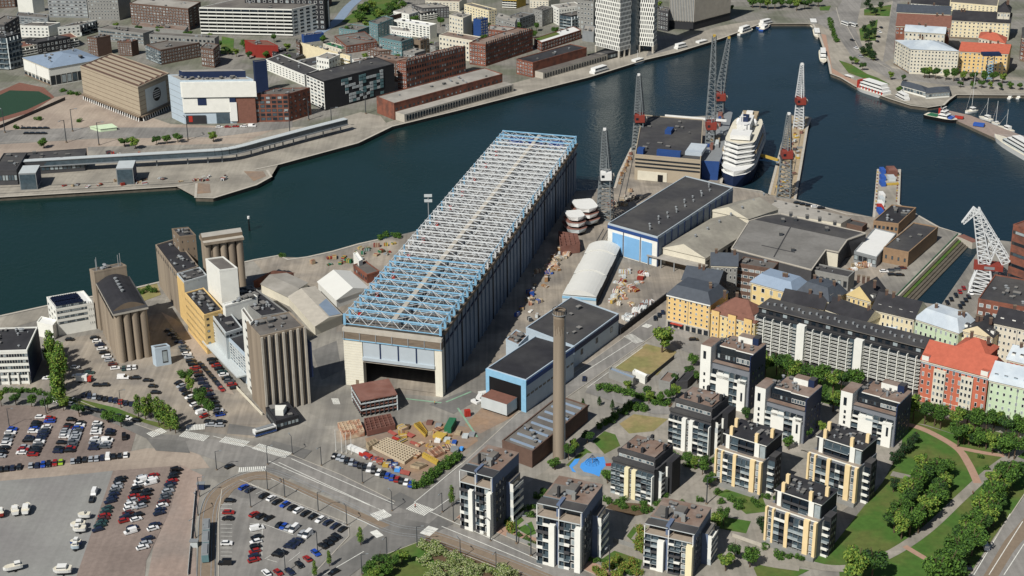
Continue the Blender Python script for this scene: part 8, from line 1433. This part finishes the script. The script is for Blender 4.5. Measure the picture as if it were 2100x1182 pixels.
def row(p, q, s, head, desc, frm, group, parts=True, jit=.18):
    """cars stand at even steps from p to q; '.' leaves a bay empty; head = two survey points giving the way they face"""
    a, b_ = G(p, .7), G(q, .7); hd = G(head[1]) - G(head[0]); ang = math.atan2(hd.y, hd.x); n = len(s); c = 0; tot = sum(ch != '.' for ch in s)
    for i, ch in enumerate(s):
        if ch == '.': continue
        c += 1; g = a.lerp(b_, i / max(n - 1, 1)) + V((CR_.uniform(-jit, jit), CR_.uniform(-jit, jit)))
        col = PAINT[ch.lower()][0]; kind = 'van' if ch in 'WK' else 'car'
        lab = f'{col} {kind} {desc}' + (f', {ORD[c]} from {frm}' if tot > 1 else '')
        vehicle(ch, g, ang + CR_.uniform(-.04, .04) + (math.pi if CR_.random() < .3 else 0), lab, group, parts)
RG_ = 'cars in the red gravel car park'; HA = (('A', 500, 500), ('A', 600, 500))
row(('A', 185, 440), ('A', 15, 850), 'bwgswkks', HA, 'in the red gravel car park, first double row', 'the top', RG_); row(('A', 605, 260), ('A', 330, 800), 'w.kkbw.dk.srw', HA, 'in the red gravel car park, second row left file', 'the top', RG_); row(('A', 765, 280), ('A', 505, 825), 'rb.wgdddwgkkr', HA, 'in the red gravel car park, second row right file', 'the top', RG_)
row(('A', 1075, 300), ('A', 875, 780), 'k.knsswwk.kd'.replace('ww', 'w.'), HA, 'in the red gravel car park, third row left file', 'the top', RG_); row(('A', 1220, 345), ('A', 1050, 770), 'kwbgsssggrk', HA, 'in the red gravel car park, third row right file', 'the top', RG_); row(('A', 1475, 360), ('A', 1420, 735), 'wgww.wsdd', HA, 'in the red gravel car park, fourth row left file', 'the top', RG_); row(('A', 1675, 470), ('A', 1590, 710), 'dk.Wsg', HA, 'in the red gravel car park, fourth row right file', 'the top', RG_)
row(('A', 1875, 560), ('A', 1875, 560), 'K', (('A', 1900, 600), ('A', 1900, 500)), 'standing alone right of the red gravel car park', '', None); row(('A', 10, 1050), ('A', 1905, 832), 'kkdk.sdbkry.skkssdWkkw', (('A', 500, 1000), ('A', 520, 900)), 'in the bottom row along the tan track', 'the left', 'cars along the tan track'); row(('A', 830, 12), ('A', 2060, 305), 'w.wkkkk.dwk', (('A', 1200, 60), ('A', 1500, 130)), 'along the curved street', 'the left', 'cars along the curved street')
row(('D', 680, 885), ('D', 1400, 1020), 'ddskkddrdd', (('D', 800, 950), ('D', 830, 860)), 'above the grass verge', 'the left', 'cars above the grass verge'); row(('D', 840, 15), ('D', 1150, 480), 'kwdwkwsnw', (('D', 900, 200), ('D', 1000, 190)), 'along the curved silo', 'the top', 'cars along the curved silo'); row(('D', 1290, 480), ('D', 1440, 460), 'tww', (('D', 1350, 500), ('D', 1360, 420)), 'at the foot of the silo cylinders', 'the left', 'cars at the silo foot')
for c, ch, lab in ((('D', 545, 465), 'w', 'in the tree shade of the silo yard'), (('D', 130, 630), 'w', 'at the left office corner'), (('D', 575, 600), 'w', 'behind the white truck in the silo yard'), (('D', 755, 545), 'T', 'beside the white truck in the silo yard'), (('D', 880, 735), 'k', 'in front of the white truck'), (('D', 985, 735), 'k', 'with a dark trailer in the silo yard'), (('D', 1275, 625), 'W', 'crossing the silo yard'), (('D', 1450, 625), 'k', 'following the white van in the silo yard'), (('D', 1650, 660), 'k', 'at the right edge of the silo yard, upper'), (('D', 1720, 750), 'k', 'at the right edge of the silo yard, middle'), (('D', 1770, 845), 'k', 'at the right edge of the silo yard, lower'), (('D', 460, 45), 'k', 'under the solar house porch'),
                   (('E', 590, 1095), 'k', 'by the zebra crossing at the mill lane end, left'), (('E', 710, 1100), 'k', 'by the zebra crossing at the mill lane end, right'), (('E', 600, 1135), 's', 'near the zebra crossing, front left'), (('E', 700, 1140), 's', 'near the zebra crossing, front right')):
    if ch == 'T': ch = 't'
    row(c, c, ch, HA, lab, '', None)
row(('E', 610, 415), ('E', 865, 725), 'kkrktwkgrk', (('E', 700, 500), ('E', 780, 490)), 'below the glazed mill wing', 'the top', 'cars below the glazed mill wing'); row(('E', 495, 470), ('E', 720, 740), 'kkkkkkdr', (('E', 500, 470), ('E', 720, 740)), 'in the single file of the mill lane', 'the top', 'cars in the mill lane'); row(('E', 300, 275), ('E', 710, 1020), 'ggwskkrnkdddndkkkwb', (('E', 350, 450), ('E', 420, 440)), 'in the right file of the tree row', 'the top', 'cars in the tree row'); row(('E', 245, 670), ('E', 530, 1035), 'ksdkwkwkWr', (('E', 350, 800), ('E', 430, 770)), 'in the left file of the tree row', 'the top', 'cars in the tree row'); row(('E', 140, 100), ('E', 260, 220), 'gggd', (('E', 200, 150), ('E', 280, 160)), 'in the shadow of the curved silo', 'the top', 'cars in the silo shadow')
HBd = (('B', 900, 600), ('B', 1050, 560)); GB = 'cars in the middle gravel car park'
row(('B', 720, 230), ('B', 380, 1005), 'kkssgddd.ttrnttd', HBd, 'in the middle gravel car park, left file', 'the top', GB); row(('B', 1040, 205), ('B', 770, 875), 'swwkkrswwndr'.replace('sww', 'sWw', 1), HBd, 'in the middle gravel car park, centre left file', 'the top', GB); row(('B', 1220, 180), ('B', 870, 1040), 'rwW.kkrks.kw.dW', HBd, 'in the middle gravel car park, centre right file', 'the top', GB); row(('B', 1560, 110), ('B', 1210, 990), 'KkkrdgsggnwdD..dw'.replace('D', 'd'), HBd, 'in the middle gravel car park, right file', 'the top', GB); row((13, 1180, 875), (13, 1140, 945), 'dsw', HBd, 'at the lower end of the middle gravel car park', 'the top', GB)
row(('B', 285, 545), ('B', 285, 545), 'k', (('B', 280, 560), ('B', 330, 420)), 'parked before the camper van on the gravel lot', '', None); row(('B', 325, 430), ('B', 325, 430), 'W', (('B', 280, 560), ('B', 330, 420)), 'parked on the grey gravel lot edge', '', None)
GC = 'cars in the paved car park'
row(('C', 185, 275), ('C', 125, 1030), 'k.rk...w..K', (('C', 100, 600), ('C', 220, 600)), 'in the paved car park, left edge row', 'the top', GC); row(('C', 350, 110), ('C', 1550, 620), 'bd.kwkbkwkkwddk', (('C', 700, 300), ('C', 780, 250)), 'in the paved car park, row along the tram line', 'the left', GC); row(('C', 475, 440), ('C', 655, 490), 'rkk', (('C', 440, 460), ('C', 530, 410)), 'in the paved car park, short upper row', 'the left', GC); row(('C', 515, 610), ('C', 480, 1000), 'W.kwkrdr', (('C', 430, 720), ('C', 560, 690)), 'in the paved car park, second column', 'the top', GC)
row(('C', 785, 570), ('C', 960, 620), 'kbsW', (('C', 900, 650), ('C', 990, 570)), 'in the paved car park, middle row', 'the left', GC); row(('C', 1065, 670), ('C', 1125, 690), 'sW', (('C', 1070, 710), ('C', 1160, 630)), 'in the paved car park, right of the middle row', 'the left', GC); row(('C', 1010, 760), ('C', 910, 830), 'ddd', (('C', 950, 760), ('C', 1070, 780)), 'in the paved car park, lower centre row', 'the right', GC); row(('C', 815, 895), ('C', 755, 935), 'kk', (('C', 760, 890), ('C', 870, 910)), 'in the paved car park, lower left of centre', 'the right', GC)
row(('C', 1480, 705), ('C', 1315, 825), 'kkkk', (('C', 1420, 690), ('C', 1520, 750)), 'in the paved car park, lower right row', 'the right', GC); row(('C', 1220, 905), ('C', 1030, 1055), 'brk', (('C', 1090, 950), ('C', 1170, 1020)), 'in the paved car park, bottom right row', 'the right', GC); row(('C', 630, 1155), ('C', 915, 1135), 'wrd', (('C', 750, 1100), ('C', 830, 1170)), 'at the bottom edge of the paved car park', 'the left', GC); row(('C', 1445, 1145), ('C', 1445, 1145), 'k', (('C', 1390, 1170), ('C', 1500, 1110)), 'driving out past the paved car park', '', None)
row(('F', 175, 590), ('F', 1270, 995), 'kssksdkkWkwkbbrkwb', (('F', 500, 800), ('F', 560, 690)), 'in the row below the storage yard', 'the left', 'cars below the storage yard')
row((13, 1830, 295), (13, 1830, 295), 'k', (('A', 0, 0), ('A', 100, -40)), 'waiting at the tram curve', '', None); row((11, 615, 765), (11, 615, 765), 'd', (('A', 0, 0), ('A', 50, -60)), 'with a trailer on the yard street', '', None); row((11, 1180, 285), (11, 1240, 235), 'kkd', (('A', 0, 0), ('A', 50, -60)), 'beside the street wall', 'the left', 'cars beside the street wall', False); row((11, 1490, 450), (11, 1490, 450), 'k', HA, 'before the yellow corner house', '', None, False)
row((8, 985, 1035), (8, 1130, 1010), 'wggn', HA, 'in the yard of the tan brick workshop', 'the left', 'cars in the brick workshop yard', False); row((8, 1050, 1060), (8, 1110, 1065), 'kk', HA, 'in the brick workshop yard, lower pair', 'the left', 'cars in the brick workshop yard', False); row((8, 290, 490), (8, 480, 530), 'kkkwk', HA, 'behind the low pale workshop', 'the left', 'cars behind the low workshop', False); row((12, 1490, 160), (12, 1620, 40), 'kkkrr', (('A', 0, 0), ('A', 50, -60)), 'on the dry dock quay, left row', 'the bottom', 'cars on the dry dock quay', False); row((12, 1590, 190), (12, 1720, 30), 'kkkkwwk', (('A', 0, 0), ('A', 50, -60)), 'on the dry dock quay, right row', 'the bottom', 'cars on the dry dock quay', False)
row((1, 190, 1022), (1, 365, 1022), 'kkkkk', HA, 'on the far square, upper row', 'the left', 'cars on the far square', False); row((1, 215, 1063), (1, 350, 1063), 'kkkk', HA, 'on the far square, lower row', 'the left', 'cars on the far square', False); row((1, 1750, 1012), (1, 2010, 1005), 'wrrwW', HA, 'before the department store', 'the left', 'cars before the department store', False)
row((4, 960, 220), (4, 930, 330), 'kwkk', (('A', 0, 0), ('A', 10, -60)), 'beside the esplanade green', 'the top', 'cars on the esplanade', False); row((4, 1570, 630), (4, 1720, 625), 'wgkg', HA, 'before the deep yellow house', 'the left', 'cars on the esplanade', False); row((4, 730, 320), (4, 800, 450), 'kws', (('A', 0, 0), ('A', 20, 50)), 'on the esplanade road', 'the top', 'cars on the esplanade', False); row((16, 1790, 930), (16, 1790, 930), 'W', (('A', 0, 0), ('A', 50, -60)), 'parked under the avenue trees', '', None); row((16, 1660, 1100), (16, 1660, 1100), 'k', (('A', 0, 0), ('A', 50, -60)), 'on the avenue at the bottom right', '', None)
stuff(FARC[1].build('distant_cars'))
def coach(nm, lab, p, q, W_, H_, m, roof, cat, nsec=1, stripe_=None):
    P, Q = G(p, 0), G(q, 0); d = (Q - P).normalized(); L = (Q - P).length; s = V((-d.y, d.x)); fr = (P, d, s); t_ = thing(nm, lab, cat, (P.x, P.y, 0.25))
    for i in range(nsec):
        a0, a1 = L * i / nsec + (.25 if i else 0), L * (i + 1) / nsec - .25; b_ = MB(); b_.bx(fr, a0, a1, -W_ / 2, W_ / 2, .6, H_, m, roof); b_.build('body', t_); MB().bx(fr, a0 + .3, a1 - .3, -W_ / 2 - .04, W_ / 2 + .04, H_ * .48, H_ * .8, 'glass_dark').build('window_band', t_); MB().bx(fr, a0 + 1, a1 - 1, -W_ / 3, W_ / 3, H_, H_ + .4, 'metal_grey').build('roof_unit', t_)
        if stripe_: MB().bx(fr, a0, a1, -W_ / 2 - .03, W_ / 2 + .03, .7, H_ * .46, stripe_).build('stripe', t_)
        for t in (.2, .75):
            for sy in (-1, 1): c = MB(); a_ = a0 + (a1 - a0) * t; c.bx(fr, a_, a_ + 1, sy * (W_ / 2 - .2) - .15, sy * (W_ / 2 - .2) + .2, .3, 1.15, 'tyre'); c.build('wheel', t_)
    MB().bx(fr, L, L + .05, -W_ / 2 + .2, W_ / 2 - .2, H_ * .45, H_ * .9, 'glass_dark').build('windscreen', t_)
coach('tram', 'grey-green articulated tram on the curved track by the car park', (13, 1640, 1075), (13, 1655, 775), 2.5, 3.5, 'teal_wall', 'metal_grey', 'tram', 3); coach('city_bus', 'white and blue city bus before the ribbed silo', (14, 5, 65), (14, 180, 15), 2.6, 3.1, 'white', 'white', 'bus', 1, 'blue_wall')
coach('city_bus', 'white bus on the esplanade road, left one', (4, 650, 195), (4, 705, 215), 2.6, 3.1, 'white', 'white', 'bus'); coach('city_bus', 'white bus on the esplanade road, right one', (4, 715, 205), (4, 765, 222), 2.6, 3.1, 'white', 'white', 'bus')
tk = thing('box_truck', 'white box truck with a red cab in the silo yard', 'truck', (*G(('D', 680, 680)), 0)); P, d, L = heading(('D', 575, 690), ('D', 800, 690), 0); fr = (P, d, V((-d.y, d.x))); MB().bx(fr, 0, L * .74, -1.25, 1.25, .9, 3.6, 'white').build('cargo_box', tk); MB().bx(fr, L * .77, L, -1.15, 1.15, .6, 2.7, 'red').build('cab', tk); MB().bx(fr, L + .01, L + .05, -1, 1, 1.5, 2.4, 'glass_dark').build('windscreen', tk); MB().bx(fr, .2, L, -.5, .5, .5, .9, 'steel_dark').build('chassis', tk)
for t in (.15, .28, .86):
    for sy in (-1, 1): MB().bx(fr, L * t, L * t + .9, sy * 1.0 - .15, sy * 1.0 + .15, 0, .9, 'tyre').build('wheel', tk)
# shelters, camper
for p, lab in (((13, 1605, 480), 'dark blue advertising kiosk by the tram curve'), ((13, 1552, 940), 'pale tram stop shelter beside the tram')): o = MB(); g = G(p); o.bx((g, V((1, 0)), V((0, 1))), -1.3, 1.3, -.8, .8, 0, 2.6, 'navy' if 'blue' in lab else 'metal_pale'); o.bx((g, V((1, 0)), V((0, 1))), -1.6, 1.6, -1.1, 1.1, 2.6, 2.8, 'metal_grey'); tag(o.build('street_kiosk'), lab, 'kiosk')
# ================================================================ street lamps
_l = MB(); _l.cyl((0, 0), .16, .1, 0, 8.5, 8, 'steel_dark'); _l.cyl((0, 0), .3, .3, 0, .5, 8, 'concrete_dark'); LP1 = plain_mesh('lamp_pole', _l); _l = MB(); _l.bar((0, 0, 8.4), (1.6, 0, 8.7), .12, 'steel_dark'); LP2 = plain_mesh('lamp_arm', _l); _l = MB(); box_at(_l, 1.3, 2.1, -.16, .16, 8.6, 8.78, 'metal_grey'); LP3 = plain_mesh('lamp_head', _l)
def lamps(pre, frm, pts, group, sc=1.0):
    for i, p in enumerate(pts):
        g = G(p); t_ = thing('street_lamp', f'{pre}, {ORD[i + 1]} from {frm}', 'street lamp', (g.x, g.y, 0), group); a = i * 2.1
        for nm, me in (('pole', LP1), ('arm', LP2), ('lamp_head', LP3)): link(nm, me, t_, (0, 0, 0), a, (sc * 1.25, sc * 1.25, sc))
lamps('street lamp on the far side of the main road', 'the left', [(13, 1728, 328), (14, 310, 205), (14, 542, 292), (14, 870, 432), (14, 1105, 655), (14, 1505, 665), (14, 1595, 740), (14, 1890, 895)], 'street lamps along the main road'); lamps('tram line mast beside the paved car park', 'the left', [(14, 113, 285), (14, 113, 490), (14, 250, 548), (14, 517, 660), (14, 745, 770), (14, 1065, 1022), (14, 1305, 940), (14, 1650, 1042), (14, 1935, 1142), (14, 865, 1165)], 'masts along the tram line')
lamps('lamp post inside the paved car park', 'the left', [('C', 440, 360), ('C', 860, 1150), ('C', 1250, 900)], 'lamps in the paved car park'); lamps('lamp post along the white track fence', 'the top', [(13, 1590, 540), (13, 1580, 690), (13, 1560, 870)], 'lamps along the track fence'); lamps('tall pale lamp post among the villas', 'the left', [(15, 75, 915), (15, 190, 1015), (15, 815, 1150), (15, 1590, 600)], 'lamps among the villas', 1.35)
lamps('lamp post in the gravel and silo car parks', 'the left', [(9, 75, 1150), (9, 370, 1050), (9, 515, 900), (9, 965, 1000), (9, 1368, 1150), (9, 630, 1050)], 'lamps in the left car parks'); lamps('tall lamp mast on the far square', 'the left', [(1, 580, 1050), (1, 40, 1060), (1, 530, 1140), (1, 790, 1160), (1, 1500, 1120), (2, 290, 1060), (2, 625, 1040), (2, 895, 910), (2, 440, 960)], 'lamp masts on the far square', 1.8)
fl = thing('floodlight_mast', 'floodlight mast between the water and the dock hall', 'floodlight', (*G((6, 1398, 640)), 0)); g = G((6, 1398, 640)); hh = hof((6, 1398, 640), (6, 1398, 430)); mb = MB(); mb.cyl(g, .35, .25, 0, hh, 8, 'steel_grey'); mb.build('mast', fl)
for i in range(2): MB().bx((g, V((1, 0)), V((0, 1))), -2.2, 2.2, -.5, .5, hh - 4 + i * 3, hh - 2.6 + i * 3, 'metal_pale').build('lamp_bank', fl)
for i, (x, y) in enumerate(((60, 540), (140, 560), (200, 570), (270, 580))): g = G(('I', x, y + 420)); t_ = thing('flag_pole', f'white flagpole left of the storage yard, {ORD[i + 1]} from the left', 'flagpole', (g.x, g.y, 0), 'flagpoles left of the storage yard'); mb = MB(); mb.cyl(g, .12, .08, 0, 10, 6, 'white'); mb.build('pole', t_); mb = MB(); mb.cyl(g, .4, .4, 0, .4, 8, 'concrete_pale'); mb.build('base', t_)
print('cars', NCAR, 'trees', TC)
# ================================================================ people on the paths
mat('skin', (196, 150, 120), .7, 0)
def person(lab, p, q, cloth, trousers):
    g = G(p); d = (G(q) - g).normalized(); a = math.atan2(d.y, d.x); t_ = thing('person', lab, 'person', (g.x, g.y, .16), None, a)
    vs = [(0, 0, .95), (0, 0, 1.2), (0, 0, 1.45), (.02, 0, 1.56), (.03, 0, 1.7), (0, .2, 1.4), (-.08, .25, 1.12), (.06, .26, .88), (0, -.2, 1.4), (.1, -.25, 1.12), (.24, -.24, .92), (0, .1, .88), (.14, .1, .48), (.1, .1, .06), (.26, .1, .03), (0, -.1, .88), (-.04, -.1, .46), (-.24, -.1, .1), (-.12, -.1, .03)]
    es = [(0, 1), (1, 2), (2, 3), (3, 4), (2, 5), (5, 6), (6, 7), (2, 8), (8, 9), (9, 10), (0, 11), (11, 12), (12, 13), (13, 14), (0, 15), (15, 16), (16, 17), (17, 18)]
    rd = [.16, .15, .15, .06, .11, .07, .05, .035, .07, .05, .035, .1, .07, .05, .04, .1, .07, .05, .04]
    me = bpy.data.meshes.new('person_body'); me.from_pydata(vs, es, []); o = bpy.data.objects.new('body', me); COL.objects.link(o); o.parent = t_
    sk = o.modifiers.new('skin', 'SKIN'); [setattr(v, 'radius', (r, r)) for v, r in zip(me.skin_vertices[0].data, rd)]; me.skin_vertices[0].data[0].use_root = True
    o.modifiers.new('sub', 'SUBSURF').levels = 1
    for m in ('skin',): me.materials.append(MATS[m])
    j = MB(); j.cyl((0, 0), .21, .23, .84, 1.47, 10, cloth); link('jacket', plain_mesh('jacket_mesh', j), t_, (0, 0, 0)); j = MB(); j.cyl((.02, 0), .125, .09, 1.68, 1.82, 10, 'bark'); link('hair', plain_mesh('hair_mesh', j), t_, (0, 0, 0))
    j = MB(); [j.bar((0, y, .9), (x, y, .14), .19, trousers) for y, x in ((.1, .1), (-.1, -.2))]; link('trousers', plain_mesh('trousers_mesh', j), t_, (0, 0, 0))
person('person in dark clothes walking where the park paths meet', (16, 1690, 525), (16, 1600, 600), 'black', 'navy'); person('person in a white top on the park path near the right edge', (16, 1900, 305), (16, 1960, 260), 'white', 'navy')
person('person in red crossing the zebra crossing by the left front villa', (14, 1290, 630), (14, 1380, 660), 'red', 'black'); person('person in a yellow vest standing on the shipyard apron', ('I', 1390, 330), ('I', 1300, 330), 'yellow_steel', 'navy')
# ================================================================ small pieces belong to the part they sit on
SUBP = {'roof_vent': 'roof', 'chimney': 'roof', 'dormer': 'roof', 'corner_dormer': 'roof', 'solar_panel': 'roof', 'skylight': 'roof', 'roof_rib': 'roof', 'antenna': 'roof', 'roof_box': 'roof', 'roof_joint': 'roof', 'ventilator': 'roof', 'roof_catwalk': 'roof', 'cab_window': 'machine_house', 'counterweight': 'machine_house',
        'boom_tip': 'boom', 'stay': 'boom', 'cabin_window': 'cabin', 'topmark': 'pole', 'platform_plate': 'slewing_platform', 'arcade_opening': 'quay_arcade', 'annex_opening': 'quay_annex', 'shop_window': 'shop_base', 'awning': 'shop_base', 'attic_window': 'attic_storey', 'gallery_roof': 'gallery', 'personnel_door': 'front_wall', 'panel_joint': 'door_panel', 'canopy_post': 'loading_canopy', 'roof_unit': 'body', 'window_band': 'body', 'facade_fin': 'upper_block', 'downpipe': 'wall', 'cornice': 'wall', 'string_course': 'wall', 'plinth': 'wall', 'wall_rib': 'side_wall', 'wall_rail': 'side_wall'}
for o in [o for o in COL.objects if o.type == 'EMPTY']:
    kids = {}
    for c in o.children: kids.setdefault(c.name.split('.')[0], c)
    for c in list(o.children):
        k = c.name.split('.')[0]; p = kids.get(SUBP.get(k, ''))
        if p is not None and p is not c and p.location.length < 1e-6: c.parent = p
